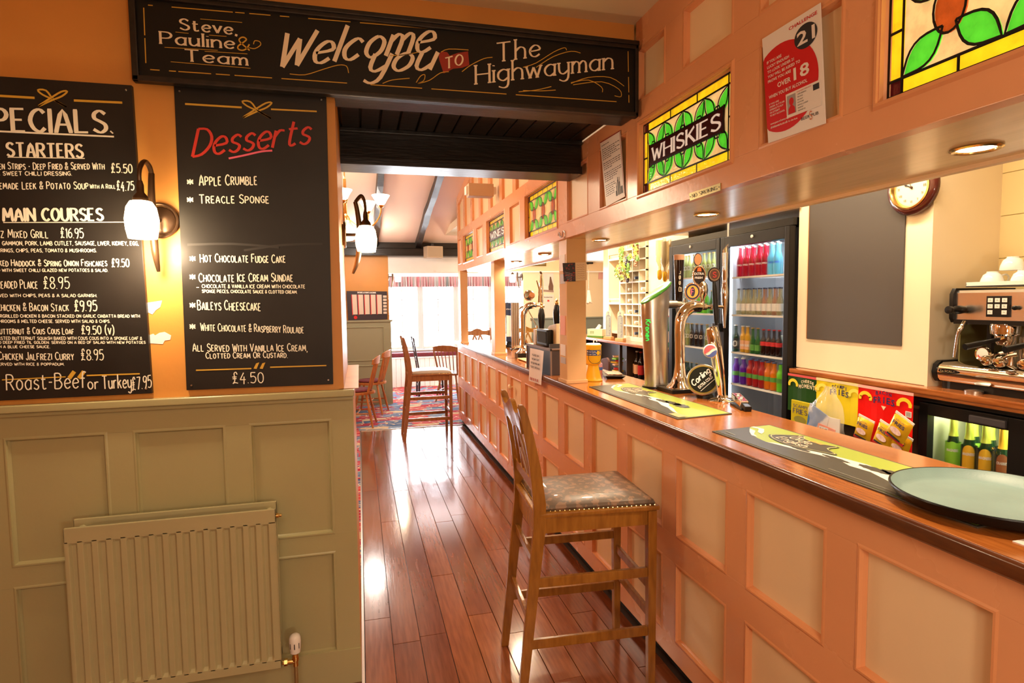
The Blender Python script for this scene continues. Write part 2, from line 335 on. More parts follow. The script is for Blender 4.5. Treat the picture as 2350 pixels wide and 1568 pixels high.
M_BOARD = mat('blackboard', (0.011, 0.009, 0.008), 0.42, spec=0.3, col2=(0.019, 0.016, 0.014), vscale=3, thr=(0.45, 0.8))
M_BLANKB = mat('wiped_blackboard', (0.034, 0.029, 0.026), 0.5, col2=(0.075, 0.062, 0.054), vscale=3.5, thr=(0.7, 0.35))
M_PAPER = mat('white_paper', (0.85, 0.80, 0.76), 0.45); M_INK = mat('black_ink', (0.02, 0.02, 0.025), 0.6)
M_POSTRED = mat('poster_red', (0.62, 0.012, 0.015), 0.4)
M_WHITEP = mat('white_plastic', (0.85, 0.82, 0.76), 0.35); M_RUBBER = mat('black_rubber', (0.015, 0.015, 0.016), 0.55)
M_DARKPL = mat('dark_grey_plastic', (0.05, 0.045, 0.05), 0.35)

def sbox(name, label, m, x0, x1, y0, y1, z0, z1, bev=0.0, parent=None):
    o = MB().box(x0, x1, y0, y1, z0, z1).build(name, m, parent, bev=bev)
    if not parent: struct(o, label)
    return o

WY, XF, ZS, ZC, XP = 2.48, 1.22, 1.98, 2.82, 1.25     # board wall, fascia plane, canopy underside, ceiling, bar front
CT = 1.085                                              # counter height
# ------------------------------------------------------------------ floors
fl = struct(MB().box(-3.0, 4.6, -3.0, 12.0, -0.12, -0.012).build('floor', mat('dark_subfloor', (0.05, 0.025, 0.015), 0.5)), 'dark sub-floor showing between the polished boards')
pm = []
for i, c in enumerate(((0.25, 0.072, 0.024), (0.20, 0.054, 0.019), (0.28, 0.084, 0.027), (0.225, 0.063, 0.021))):
    pm.append(mat('polished_floor_board_%d' % i if i else 'polished_floor_board', c, 0.16, col2=tuple(x*0.72 for x in c), vscale=7, stretch=(9, 0.7, 1), bump=0.10, bscale=9, rvar=0.07, coat=0.8))
rnd = random.Random(5); x = -0.02; k = 0
while x < 1.255:
    w = 0.128; x1 = min(x+w, 1.27); y = 1.2+rnd.uniform(-0.6, 0.0)
    while y < 7.50:
        ln = rnd.uniform(1.1, 2.3); ye = min(y+ln, 7.505)
        if 7.505-ye < 0.3: ye = 7.505
        MB().box(x+0.0012, x1-0.0012, y+0.001, ye-0.001, -0.012, rnd.uniform(-0.0006, 0.0004)).build('floorboard', pm[rnd.randrange(4)], fl, bev=0.0012, seg=1)
        y = ye
    x = x1
MB().box(-3, -0.03, -3, 2.5, -0.012, 0).build('near_boards', pm[1], fl)
MB().box(-0.03, 1.27, -3, 0.6, -0.012, 0).build('near_boards', pm[1], fl)
MB().box(1.3, 3.3, -3, 7.6, -0.012, 0.0).build('bar_lino', mat('dark_bar_lino', (0.04, 0.035, 0.03), 0.4), fl)
# patterned carpet
cm = bpy.data.materials.new('patterned_carpet'); cm.use_nodes = True; nt = cm.node_tree; N = nt.nodes; L = nt.links
b = N['Principled BSDF']; b.inputs['Roughness'].default_value = 0.95; b.inputs['Specular IOR Level'].default_value = 0.1
tc = N.new('ShaderNodeTexCoord'); mp = N.new('ShaderNodeMapping'); L.new(tc.outputs['Object'], mp.inputs[0]); mp.inputs['Scale'].default_value = (3.4, 7.5, 1)
vo = N.new('ShaderNodeTexVoronoi'); vo.distance = 'CHEBYCHEV'; vo.inputs['Scale'].default_value = 1.0; vo.inputs['Randomness'].default_value = 0.75; L.new(mp.outputs[0], vo.inputs['Vector'])
sp = N.new('ShaderNodeSeparateColor'); L.new(vo.outputs['Color'], sp.inputs[0])
cr = N.new('ShaderNodeValToRGB'); cr.color_ramp.interpolation = 'CONSTANT'; L.new(sp.outputs[0], cr.inputs[0])
cc = [(0, (0.36, 0.015, 0.05)), (0.30, (0.10, 0.16, 0.30)), (0.48, (0.42, 0.03, 0.08)), (0.62, (0.16, 0.25, 0.38)), (0.74, (0.50, 0.06, 0.06)), (0.84, (0.55, 0.42, 0.26)), (0.93, (0.04, 0.10, 0.22))]
cr.color_ramp.elements[0].color = (*cc[0][1], 1)
cr.color_ramp.elements[1].position = cc[1][0]; cr.color_ramp.elements[1].color = (*cc[1][1], 1)
for p, c in cc[2:]:
    e = cr.color_ramp.elements.new(p); e.color = (*c, 1)
v2 = N.new('ShaderNodeTexVoronoi'); v2.feature = 'DISTANCE_TO_EDGE'; v2.inputs['Scale'].default_value = 1.7; L.new(mp.outputs[0], v2.inputs['Vector'])
lt = N.new('ShaderNodeMath'); lt.operation = 'LESS_THAN'; lt.inputs[1].default_value = 0.035; L.new(v2.outputs['Distance'], lt.inputs[0])
mx = N.new('ShaderNodeMix'); mx.data_type = 'RGBA'; L.new(lt.outputs[0], mx.inputs[0]); L.new(cr.outputs[0], mx.inputs[6]); mx.inputs[7].default_value = (0.62, 0.50, 0.36, 1); L.new(mx.outputs[2], b.inputs['Base Color'])
struct(MB().box(-3.0, 4.6, 7.515, 11.9, -0.011, 0.004).build('floor_carpet', cm), 'red and blue patterned carpet of the far room')
struct(MB().box(-3.0, -0.034, 3.2, 7.515, -0.011, 0.004).build('floor_carpet', cm), 'strip of patterned carpet left of the polished boards')
struct(MB().box(-0.034, 1.3, 7.505, 7.517, -0.01, 0.008).box(-0.034, -0.022, 2.4, 7.517, -0.01, 0.008).build('trim_1', M_STEEL), 'thin metal edging strip between boards and carpet')

# ------------------------------------------------------------------ board wall with the deep opening
wl = struct(MB().box(-3.0, -0.035, WY+0.018, 3.38, 0, 1.22).box(-3.0, -0.07, WY, 3.36, 1.25, 2.82).box(-3.0, -0.07, 3.3, 3.38, 1.25, 4.2).box(-0.07, 1.22, WY, 2.62, 2.72, 2.82).box(-0.07, 1.30, 3.3, 3.38, 2.5, 4.2).build('wall_left', M_ORANGE), 'orange painted wall behind the menu boards')
struct(MB().box(-3.0, -0.030, WY-0.028, 3.40, 1.222, 1.25).box(-3.0, -0.033, WY-0.012, 3.39, 1.205, 1.222).build('trim_2', M_SAGE, bev=0.007, seg=3), 'sage green dado rail capping the wainscot')
struct(MB().box(-0.088, -0.012, WY, 3.42, 1.2505, 1.2525).build('trim_3', mat('orange_ledge', (0.60, 0.26, 0.07), 0.4, var=0.2)), 'orange stained ledge at the end of the dado')
# wainscot: frame members and sunk panels
wn = thing('wall_wainscot', 'sage green panelled wainscot below the menu boards', 'wainscot', (0, 0, 0), kind='structure')
m = mY(WY)
cols = [(-2.10, -1.75), (-1.66, -1.345), (-1.249, -0.930), (-0.836, -0.524), (-0.430, -0.128)]
rows = [(0.655, 1.126), (0.15, 0.572)]
MB().box(-3, -0.035, WY, WY+0.02, 1.126, 1.206).build('top_rail', M_SAGE, wn, bev=0.001)
MB().box(-3, -0.035, WY, WY+0.02, 0.572, 0.655).build('middle_rail', M_SAGE, wn, bev=0.001)
MB().box(-3, -0.035, WY-0.004, WY+0.02, 0.0, 0.15).build('bottom_rail', M_SAGE, wn, bev=0.001)
xs = [-3.0]+[c for p in cols for c in p]+[-0.035]
for v0, v1 in rows:
    for i in range(0, len(xs), 2):
        MB().box(xs[i], xs[i+1], WY, WY+0.02, v0, v1).build('stile', M_SAGE, wn, bev=0.001)
    for a, c in cols:
        p = MB().box(a-0.003, c+0.003, WY+0.014, WY+0.02, v0-0.003, v1+0.003).build('panel', M_SAGE, wn)
        q = MB(); mould(q, m, a+0.012, c-0.012, v0+0.012, v1-0.012, 0.013, 0.018, 0.002); q.build('moulding', M_SAGE, p)
# ragged remains of torn paper
for pts, lab in (([(338, 695), (372, 690), (368, 705), (358, 712), (350, 722), (338, 716)], 'torn scrap of white paper stuck on the orange wall, the upper one'), ([(341, 770), (352, 766), (356, 770), (366, 764), (378, 762), (393, 770), (391, 780), (378, 782), (374, 790), (343, 788)], 'torn scrap of white paper stuck on the orange wall, the lower one')):
    P = [onY(*p, WY) for p in pts]
    tag(MB().prism([(p.x, p.z) for p in P], m, -0.0015, 0.0002).build('paper_scrap', M_PAPER), lab, 'paper scrap')
# beam carrying the welcome board, boarded soffit and inner beam
BEAM = lambda *a: MB().box(*a)
struct(BEAM(-0.075, 1.215, 2.44, 2.60, 2.412, 2.72).build('trim_4', M_BLACKW, bev=0.006), 'black timber beam carrying the welcome board')
sf = thing('ceiling_soffit', 'black boarded soffit between the two beams of the opening', 'soffit', kind='structure')
MB().box(-0.07, 1.215, 2.6, 3.13, 2.49, 2.51).build('backing_board', M_BLACKW, sf)
x = -0.06
while x < 1.2:
    MB().box(x+0.002, min(x+0.088, 1.212), 2.602, 3.12, 2.472, 2.49).build('plank', M_BLACKW, sf, bev=0.004, seg=1); x += 0.092
MB().box(-0.07, 1.212, 2.60, 2.64, 2.452, 2.474).box(-0.07, 1.212, 3.09, 3.125, 2.452, 2.474).build('edge_moulding', M_BLACKW, sf, bev=0.004)
struct(BEAM(-0.075, 1.215, 3.12, 3.38, 2.335, 2.52).build('trim_5', M_BLACKW, bev=0.004), 'inner black beam at the back of the opening')
struct(BEAM(-0.075, 1.215, 3.10, 3.30, 2.295, 2.337).box(-0.075, 1.215, 3.30, 3.36, 2.31, 2.337).build('trim_6', M_BLACKW, bev=0.003), 'black board closing the underside of the inner beam')
# ------------------------------------------------------------------ ceilings and unseen walls of the shell
struct(MB().box(-3.0, 1.24, -3.0, WY+0.1, ZC, ZC+0.1).build('ceiling', M_CEIL), 'cream ceiling of the near bar')
struct(MB().box(-3.1, -3.0, -3.0, 2.5, 0, 2.9).build('wall_west', M_ORANGE), 'orange side wall of the near bar')
struct(MB().box(-3.1, 4.7, -3.1, -3.0, 0, 2.9).build('wall_rear', M_ORANGE), 'orange rear wall of the near bar')
struct(MB().box(-3.1, -3.0, 3.3, 9.6, 0, 4.4).build('wall_far_left', M_ORANGE), 'orange left wall of the far room')
SL = 0.195
def slope(name, lab, y0, z0, y1, z1, m_, x0=-3.0, x1=1.24, th=0.05):
    o = MB().add([(x, y, z) for x in (x0, x1) for (y, z) in ((y0, z0), (y1, z1), (y1, z1+th), (y0, z0+th))], [(0, 1, 2, 3), (4, 7, 6, 5), (0, 4, 5, 1), (1, 5, 6, 2), (2, 6, 7, 3), (3, 7, 4, 0)]).build(name, m_)
    return struct(o, lab)
slope('ceiling_slope', 'peach sloping ceiling of the far room', 3.3, 2.52+SL*6.0, 9.55, 2.52-SL*0.25, M_PEACH, x1=4.6)
# dark rafters lying on the slope
rfx = (-1.0, -0.37, 0.27, 0.91)
for i, xr in enumerate(rfx):
    q = MB(); rr = random.Random(i)
    n = 14; rings = []
    for j in range(n+1):
        y = 5.0+(9.4-5.0)*j/n; z = 2.52+SL*(9.3-y)
        a = 0.045+rr.uniform(-0.006, 0.006); h = 0.075+rr.uniform(-0.008, 0.008); o_ = rr.uniform(-0.008, 0.008)
        rings.append([(xr-a+o_, y, z+0.01), (xr-a*0.8+o_, y, z-h), (xr+a*0.8+o_, y, z-h+rr.uniform(-0.01, 0.01)), (xr+a+o_, y, z+0.01)])
    q.loft(rings)
    o = q.build('ceiling_rafter', M_BLACKW); struct(o, 'rough black rafter on the sloping ceiling, number %s from the fascia' % ('four', 'three', 'two', 'one')[i])
# far cross wall: black beam, orange wall, pale header over the bay, walls beside the bay
struct(MB().box(-3.0, 1.9, 9.22, 9.5, 2.315, 2.43).box(-3.0, 1.9, 9.28, 9.5, 2.43, 2.58).build('wall_beam', M_BLACKW, bev=0.01), 'black timber beam across the end of the far room')
struct(MB().box(-3.0, 0.455, 9.45, 9.6, 0, 2.40).build('wall_far_end', M_ORANGE), 'orange end wall left of the bay window')
struct(MB().box(0.455, 1.9, 9.46, 9.6, 2.06, 2.33).build('wall_header', M_WHITE), 'white header above the bay window')
struct(MB().box(1.9, 4.6, 9.46, 9.6, 2.08, 2.6).build('wall_header', M_CREAM), 'tan header above the bay beyond the bar')
struct(MB().box(1.2, 4.6, 9.43, 9.46, 2.075, 2.10).build('trim_7', M_WHITE), 'thin white moulding along the foot of the tan header')
struct(MB().box(2.66, 4.6, 9.5, 9.62, 0, 2.08).build('wall_far_right', M_WALLW), 'cream end wall right of the bay window')
struct(MB().box(2.80, 4.6, 9.46, 9.5, 0.0, 1.29).box(2.78, 4.6, 9.44, 9.5, 1.29, 1.315).build('wall_far_dado', mat('blue_grey_dado', (0.22, 0.25, 0.22), 0.4), bev=0.004), 'grey green wainscot right of the bay window')
# bay
struct(MB().box(0.40, 0.455, 9.6, 11.9, 0, 2.35).build('wall_bay_left', M_WHITE), 'white left cheek of the bay')
struct(MB().box(3.30, 3.36, 9.6, 11.9, 0, 2.35).build('wall_bay_right', M_WHITE), 'white right cheek of the bay')
struct(MB().box(0.40, 3.36, 9.46, 11.9, 2.33, 2.38).build('ceiling_bay', M_WHITE), 'white ceiling of the bay')
struct(MB().box(0.455, 3.30, 11.72, 11.85, 0, 0.66).box(0.455, 3.30, 11.74, 11.85, 2.02, 2.35).build('wall_bay_front', M_WHITE), 'white wall below and above the bay window')
wf = mat('white_window_frame', (0.45, 0.42, 0.39), 0.35)
xsb = [0.46, 1.17, 1.88, 2.59, 3.30]
for i in range(4):
    a, c = xsb[i], xsb[i+1]
    r = thing('window_%d' % (i+1), 'white casement window of the bay, number %d from the left' % (i+1), 'window', (0, 0, 0), kind='structure')
    MB().box(a, a+0.055, 11.70, 11.80, 0.66, 2.02).box(c-0.055, c, 11.70, 11.80, 0.66, 2.02).box(a+0.055, c-0.055, 11.70, 11.80, 0.66, 0.73).box(a+0.055, c-0.055, 11.70, 11.80, 1.96, 2.02).build('frame', wf, r, bev=0.004)
    mid = (a+c)/2
    MB().box(mid-0.01, mid+0.01, 11.74, 11.765, 0.73, 1.96).build('glazing_bar', wf, r)
    for k in range(1, 4):
        z = 0.73+k*0.3075; MB().box(a+0.055, c-0.055, 11.742, 11.763, z-0.008, z+0.008).build('glazing_bar', wf, r)
    for s in range(2):
        for k in range(4):
            z0 = 0.73+k*0.3075; u0, u1 = ((a+0.055, mid-0.01), (mid+0.01, c-0.055))[s]
            MB().box(u0, u1, 11.751, 11.755, z0+0.006, z0+0.3).build('pane', M_GLASS, r)
struct(MB().box(0.455, 3.30, 11.45, 11.72, 0.655, 0.685).build('trim_8', wf, bev=0.006), 'white window board behind the bench')
# near the bar: canopy soffit, bar ceiling, bar walls
struct(MB().box(XF+0.005, 1.76, -1.5, 7.40, ZS, ZS+0.02).build('ceiling_canopy', M_SOFFIT), 'glossy cream underside of the bar canopy')
struct(MB().box(1.735, 1.765, -1.5, 7.40, ZS-0.012, ZS+0.012).build('trim_9', M_CREAM, bev=0.003), 'thin bead along the inner edge of the canopy')
struct(MB().box(1.745, 1.765, -1.5, 7.40, ZS+0.02, 2.6).build('wall_canopy_inner', M_WALLW), 'inner face of the bar canopy')
struct(MB().box(XF+0.06, 4.6, -3.0, 9.5, 2.6, 2.7).build('ceiling_bar', M_WALLW), 'cream ceiling over the servery')
struct(MB().box(4.5, 4.6, -3.0, 9.6, 0, 2.7).build('wall_east', M_WALLW), 'pale wall at the back of the servery')
struct(MB().box(1.24, 4.5, -3.0, -1.4, 0, 2.7).build('wall_south', M_WALLW), 'pale wall closing the near end of the servery')
struct(MB().box(2.602, 3.1, 2.20, 3.06, 1.173, 2.6).build('wall_board', M_WALLW, bev=0.004), 'pale wall piece carrying the blank blackboard')
struct(MB().box(2.74, 3.1, 4.53, 5.247, 1.173, 2.6).box(3.0, 3.1, 5.235, 6.95, 1.173, 2.6).build('wall_optics', M_WALLW), 'pale wall right of the wine rack')
struct(MB().box(2.58, 3.2, 3.04, 4.54, 2.14, 2.6).build('wall_over_cooler', M_WALLW), 'cream bulkhead above the bottle cooler')
wt = thing('wall_tiled', 'cream glazed tiles behind the coffee machine', 'tiled wall', kind='structure')
MB().box(3.024, 3.1, -1.4, 2.2, 1.173, 2.6).build('backing', M_TILE, wt)
tl = MB().box(-0.148, 0.148, -0.098, 0.098, 0, 0)
me = None
for iy in range(8):
    for iz in range(7):
        y0 = 2.2-0.303*(iy+1); z0 = 1.17+0.203*iz
        if me is None:
            o = MB().box(3.012, 3.021, -0.1505, 0.1505, -0.1005, 0.1005).build('tile', M_TILE, wt, bev=0.002, seg=1); me = o.data
        else:
            o = bpy.data.objects.new('tile', me); COL.objects.link(o); o.parent = wt
        o.location = (0, y0+0.15, z0+0.1)
struct(MB().box(2.6, 3.02, 2.19, 2.205, 1.17, 2.6).build('trim_10', M_WALLW), 'pale corner board beside the tiles')
# ------------------------------------------------------------------ bar front
bf = thing('bar_panelling', 'long salmon and cream panelled bar front under the wooden counter', 'bar front', (XP, 3.5, 0))
m = mX(XP, True)                                   # u = -Y
def lb(mb, x0, x1, y0, y1, z0, z1): return mb.box(x0-XP, x1-XP, y0-3.5, y1-3.5, z0, z1)
ml = lambda u, v, d: (d, -u-3.5, v)
edges = [0.883+0.4585*k for k in range(-2, 15)]     # near edge of every panel
wid = [0.345]*17; Y_END = 7.70
lb(MB(), XP, XP+0.03, -1.0, Y_END, 0.95, 1.04).build('top_rail', M_PINK, bf, bev=0.001)
lb(MB(), XP, XP+0.03, -1.0, Y_END, 0.492, 0.612).build('middle_rail', M_PINK, bf, bev=0.001)
lb(MB(), XP, XP+0.03, -1.0, Y_END, 0.065, 0.158).build('bottom_rail', M_PINK, bf, bev=0.001)
lb(MB(), XP+0.04, XP+0.06, -1.0, Y_END, 0.0, 0.07).build('kick_board', M_BLACK, bf)
lb(MB(), XP+0.032, XP+0.05, -1.0, Y_END, 0.07, 1.04).build('backing', M_PINKD, bf)
ys = [-1.0]
for e, w_ in zip(edges, wid): ys += [e, e+w_]
ys.append(Y_END)
for v0, v1 in ((0.612, 0.95), (0.158, 0.492)):
    for i in range(0, len(ys), 2):
        if ys[i+1] > ys[i]+0.005: lb(MB(), XP, XP+0.03, ys[i], ys[i+1], v0, v1).build('stile', M_PINK, bf, bev=0.001)
    for e, w_ in zip(edges, wid):
        p = lb(MB(), XP+0.018, XP+0.03, e-0.004, e+w_+0.004, v0-0.004, v1+0.004).build('panel', M_CREAM, bf)
        q = MB(); mould(q, ml, -(e+w_)+0.014, -e-0.014, v0+0.014, v1-0.014, 0.018, 0.020, 0.002); q.build('moulding', M_PINKD, p)
# round door knob on one panel far down the bar
P = onX(1178, 888, XP)
MB().lathe([(0.008, 0), (0.008, -0.02), (0.022, -0.026), (0.024, -0.036), (0.016, -0.044), (0.001, -0.046)], (0, P.y-3.5, P.z), 14, 'x').build('door_knob', M_CREAM, bf, smooth=True)
lb(MB(), XP, 1.70, Y_END-0.001, Y_END+0.02, 0.065, 1.04).build('end_panel', M_PINK, bf, bev=0.001)

# counter top
ct = thing('counter_top', 'long varnished reddish wood counter top of the bar', 'counter', (1.5, 3.5, CT))
r = []
prof = [(1.245, 1.040), (1.224, 1.0415), (1.219, 1.047), (1.218, 1.074), (1.221, 1.080), (1.226, 1.0835)]
for y in (-1.0, 2.0, 5.0, 7.76):
    r.append([(x-1.5, y-3.5, z-CT) for x, z in prof+[(1.2262, 1.0835), (1.30, 1.045), (1.30, 1.040)]])
MB().loft(r).build('nosing', M_NOSE, ct, smooth=True)
MB().box(1.2262-1.5, 1.75-1.5, -4.5, 4.26, 1.046-CT, 0).build('top_board', M_WOODTOP, ct, bev=0.002)
MB().box(1.30-1.5, 1.72-1.5, 1.62, 1.66, 0.0, 0.0008).build('joint', M_NOSE, ct)

# ------------------------------------------------------------------ canopy fascia
fa = thing('canopy_fascia', 'salmon panelled fascia over the bar with inset cream panels', 'fascia', (XF, 0, ZS))
def fb(mb, y0, y1, z0, z1, x0=0.0, x1=0.045): return mb.box(x0, x1, y0, y1, z0-ZS, z1-ZS)
mf = lambda u, v, d: (d, -u, v-ZS)
fb(MB(), -1.5, 7.405, ZS-0.004, 2.066).build('bottom_rail', M_PINK, fa, bev=0.0015)
fb(MB(), -1.5, 7.405, 2.372, 2.472).build('middle_rail', M_PINK, fa, bev=0.0015)
fb(MB(), -1.5, 2.46, 2.69, ZC).build('top_rail', M_PINK, fa, bev=0.001)
fb(MB(), 7.36, 7.405, 2.066, 2.372).build('stile', M_PINK, fa)
panels = [(7.14, 7.36), (5.835, 6.16), (4.435, 4.745), (3.035, 3.365), (2.552, 2.872), (1.292, 1.612), (-0.1, 0.22)]
glass = [(6.337, 6.972), (4.93, 5.64), (3.548, 4.272), (1.762, 2.43), (0.42, 1.178), (-0.9, -0.3)]
allp = sorted(panels+glass)
ye = [-1.5]+[c for p in allp for c in p]+[7.36]
for i in range(0, len(ye), 2):
    if ye[i+1]-ye[i] > 0.01: fb(MB(), ye[i], ye[i+1], 2.066, 2.372).build('stile', M_PINK, fa, bev=0.001)
for a, c in panels:
    p = fb(MB(), a-0.003, c+0.003, 2.063, 2.375, 0.02, 0.04).build('panel', M_CREAM, fa)
    q = MB(); mould(q, mf, -c+0.014, -a-0.014, 2.082, 2.358, 0.02, 0.020, 0.002); q.build('moulding', M_PINKD, p)
up = [(2.205, 2.435), (1.757, 2.065), (1.30, 1.62), (0.85, 1.16), (0.40, 0.71), (-0.05, 0.26)]
ye = [-1.5]+[c for p in sorted(up) for c in p]+[2.46]
for i in range(0, len(ye), 2): fb(MB(), ye[i], ye[i+1], 2.472, 2.69).build('stile', M_PINK, fa, bev=0.001)
for a, c in up:
    p = fb(MB(), a-0.003, c+0.003, 2.469, 2.693, 0.02, 0.04).build('panel', M_CREAM, fa)
    q = MB(); mould(q, mf, -c+0.014, -a-0.014, 2.486, 2.676, 0.02, 0.020, 0.002); q.build('moulding', M_PINKD, p)
# upper tier in the far room: tall narrow panels up to the slope
fb(MB(), 2.46, 7.405, 2.472, 3.9, 0.024, 0.045).build('upper_backing', M_CREAM, fa)
y = 7.405; k = 0
while y > 3.5:
    zt = 2.52+SL*(9.3-y)+0.02
    fb(MB(), y-0.10, y, 2.472, zt).build('stile', M_PINK, fa, bev=0.001)
    if y < 7.3: pass
    y -= 0.46
q = MB()
for j in range(8):
    y0, y1 = 7.405-j*0.5, 7.405-(j+1)*0.5
    z0, z1 = 2.52+SL*(9.3-y0), 2.52+SL*(9.3-y1)
    q.add([(x, yy, zz-ZS) for x in (-0.0015, 0.0445) for yy, zz in ((y0, z0-0.11), (y1, z1-0.11), (y1, z1+0.02), (y0, z0+0.02))], [(0, 1, 2, 3), (4, 7, 6, 5), (0, 4, 5, 1), (1, 5, 6, 2), (2, 6, 7, 3), (3, 7, 4, 0)])
q.build('sloping_rail', M_PINK, fa)
fb(MB(), 7.36, 7.405, 1.985, 2.9, 0.047, 0.54).build('end_return', M_PINK, fa)

# ------------------------------------------------------------------ leaded windows in the fascia
def gm(name, col, e, rough=0.15):  # glow put into each glass colour stands in for backlight
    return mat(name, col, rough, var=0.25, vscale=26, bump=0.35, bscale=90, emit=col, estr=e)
LEAD = mat('lead_came', (0.03, 0.025, 0.022), 0.35, metal=0.5)
GS = {}
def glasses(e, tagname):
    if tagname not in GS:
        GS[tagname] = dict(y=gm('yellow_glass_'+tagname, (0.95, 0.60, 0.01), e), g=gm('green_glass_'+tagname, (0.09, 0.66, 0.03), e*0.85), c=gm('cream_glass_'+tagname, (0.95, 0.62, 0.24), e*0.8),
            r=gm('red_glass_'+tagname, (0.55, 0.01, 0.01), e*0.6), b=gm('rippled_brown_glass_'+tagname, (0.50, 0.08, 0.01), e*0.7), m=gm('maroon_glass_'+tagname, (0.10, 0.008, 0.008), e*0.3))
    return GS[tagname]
def stained(label, y0, y1, lit, tagname, kind, nb, word=None):
    """y0 near edge, y1 far edge; u from 0 at the far (left) side"""
    t = thing('stained_glass_window', label, 'stained glass', (XF, y1, 2.066), group='stained glass windows of the canopy')
    Wd, Hh = y1-y0, 0.306; mm = lambda u, v, d: (d, -u, v); g = glasses(lit, tagname)
    q = MB(); mould(q, mm, 0.008, Wd-0.008, 0.008, Hh-0.008, 0.026, 0.026, 0.006); q.build('frame', M_PINKD, t)
    bw = 0.036; D0, D1 = 0.026, 0.030
    def pane(poly, c, d0=D0, d1=D1): return MB().prism(poly, mm, d0, d1).build('pane', g[c], t)
    lead = MB()
    def ln(pts, w=0.007, d=None): ribbon(lead, pts, mm, w, 0.021 if d is None else d); ribbon(lead, pts, mm, w*0.5, 0.0195 if d is None else d-0.001)
    x0, x1, z0, z1 = 0.006, Wd-0.006, 0.006, Hh-0.006
    for cx_, cz_ in ((x0, z0), (x1-bw, z0), (x0, z1-bw), (x1-bw, z1-bw)):
        pane([(cx_, cz_), (cx_+bw, cz_), (cx_+bw, cz_+bw), (cx_, cz_+bw)], 'm' if kind != 'big' else 'r')
    for zz in (z0, z1-bw):
        for i in range(nb):
            a = x0+bw+(x1-x0-2*bw)*i/nb; c = x0+bw+(x1-x0-2*bw)*(i+1)/nb
            pane([(a, zz), (c, zz), (c, zz+bw), (a, zz+bw)], 'y'); ln([(a, zz), (a, zz+bw)])
        ln([(x1-bw, zz), (x1-bw, zz+bw)])
    for xx in (x0, x1-bw):
        for i in range(2):
            a = z0+bw+(z1-z0-2*bw)*i/2; c = z0+bw+(z1-z0-2*bw)*(i+1)/2
            pane([(xx, a), (xx+bw, a), (xx+bw, c), (xx, c)], 'y'); ln([(xx, a), (xx+bw, a)])
        ln([(xx, z1-bw), (xx+bw, z1-bw)])
    i0, i1, k0, k1 = x0+bw, x1-bw, z0+bw, z1-bw
    pane([(i0, k0), (i1, k0), (i1, k1), (i0, k1)], 'c')
    for a in ([(x0, z0), (x1, z0), (x1, z1), (x0, z1), (x0, z0)], [(i0, k0), (i1, k0), (i1, k1), (i0, k1), (i0, k0)]):
        for p, r_ in zip(a[:-1], a[1:]): ln([p, r_])
    n = 1 if kind == 'big' else (3 if kind in ('flower', 'text') else 2)
    if kind == 'text': n = 4
    cw = (i1-i0)/n; mz = (k0+k1)/2
    for i in range(n):
        a, c = i0+cw*i, i0+cw*(i+1); mx_ = (a+c)/2; ez = (k1-k0)*(0.20 if kind != 'big' else 0.28); ew = cw*(0.13 if kind != 'big' else 0.15)
        if kind == 'text': tips = [((mx_-cw*0.06, mz+0.02), (a+0.004, k1-0.004)), ((mx_+cw*0.06, mz+0.02), (c-0.004, k1-0.004)), ((mx_-cw*0.06, mz-0.02), (a+0.004, k0+0.004)), ((mx_+cw*0.06, mz-0.02), (c-0.004, k0+0.004))]
        else: tips = [((mx_-ew*0.5, mz+ez*0.8), (a+0.003, k1-0.003)), ((mx_+ew*0.5, mz+ez*0.8), (c-0.003, k1-0.003)), ((mx_-ew*0.5, mz-ez*0.8), (a+0.003, k0+0.003)), ((mx_+ew*0.5, mz-ez*0.8), (c-0.003, k0+0.003))]
        for p0, p1 in tips:
            lf = leaf(p0, p1, (0.0245 if kind == 'text' else cw*0.14)); pane(lf, 'g', 0.0235, 0.026); ln(lf+[lf[0]], 0.006, 0.0195)
        if kind != 'text':
            el = ellipse(mx_, mz, ew*(1.25 if kind != 'big' else 1.5), ez*1.25, 20); pane(el, 'b', 0.0225, 0.0255); ln(el+[el[0]], 0.006, 0.0185)
    if kind == 'big':
        for (p0, p1) in (((i0+0.004, mz), ((i0+i1)/2-0.05, mz)), ((i1-0.004, mz), ((i0+i1)/2+0.05, mz))):
            pass
    if kind == 'text':
        s0, s1 = i0+0.02, i1-0.02; bh = 0.042
        sc = [(s0, mz-bh*1.15), (s0+0.018, mz-bh), (s1-0.018, mz-bh), (s1, mz-bh*1.15), (s1-0.004, mz), (s1, mz+bh*1.15), (s1-0.018, mz+bh), (s0+0.018, mz+bh), (s0, mz+bh*1.15), (s0+0.004, mz)]
        MB().prism(sc, mm, 0.0165, 0.022).build('scroll', mat('maroon_scroll', (0.055, 0.008, 0.008), 0.25), t)
        ln(sc+[sc[0]], 0.007, 0.016)
        for k in range(5):
            for zz, sg in ((mz+bh, 1), (mz-bh, -1)):
                cxx = s0+0.04+(s1-s0-0.08)*k/4; ln([(cxx-0.016, zz), (cxx-0.01, zz+sg*0.012), (cxx+0.01, zz+sg*0.012), (cxx+0.016, zz)], 0.006, 0.0165)
        q = MB(); write(q, word, s0+0.032, mz-0.027, 0.054, mm, 0.0145, width=s1-s0-0.056, nib=0.60, serif=True, d=0.0155, gap=1.3)
        q.build('lettering', mat('white_sign_letters', (0.9, 0.86, 0.8), 0.4, emit=(1, 0.9, 0.8), estr=0.25 if lit > 0.5 else 0.05), t)  # letters glow a little along with the backlit look of the panes
    lead.build('leading', LEAD, t)
    MB().box(0.0, 0.003, -Wd, 0, 0, Hh, lambda x, y, z: (x+0.034, y, z)).build('backing_glass', mat('obscured_backing', (0.5, 0.42, 0.3), 0.5), t)
    return t
stained('nearest stained glass window with large green leaves round a red brown oval', 0.42, 1.178, 1.0, 'near', 'flower', 5)
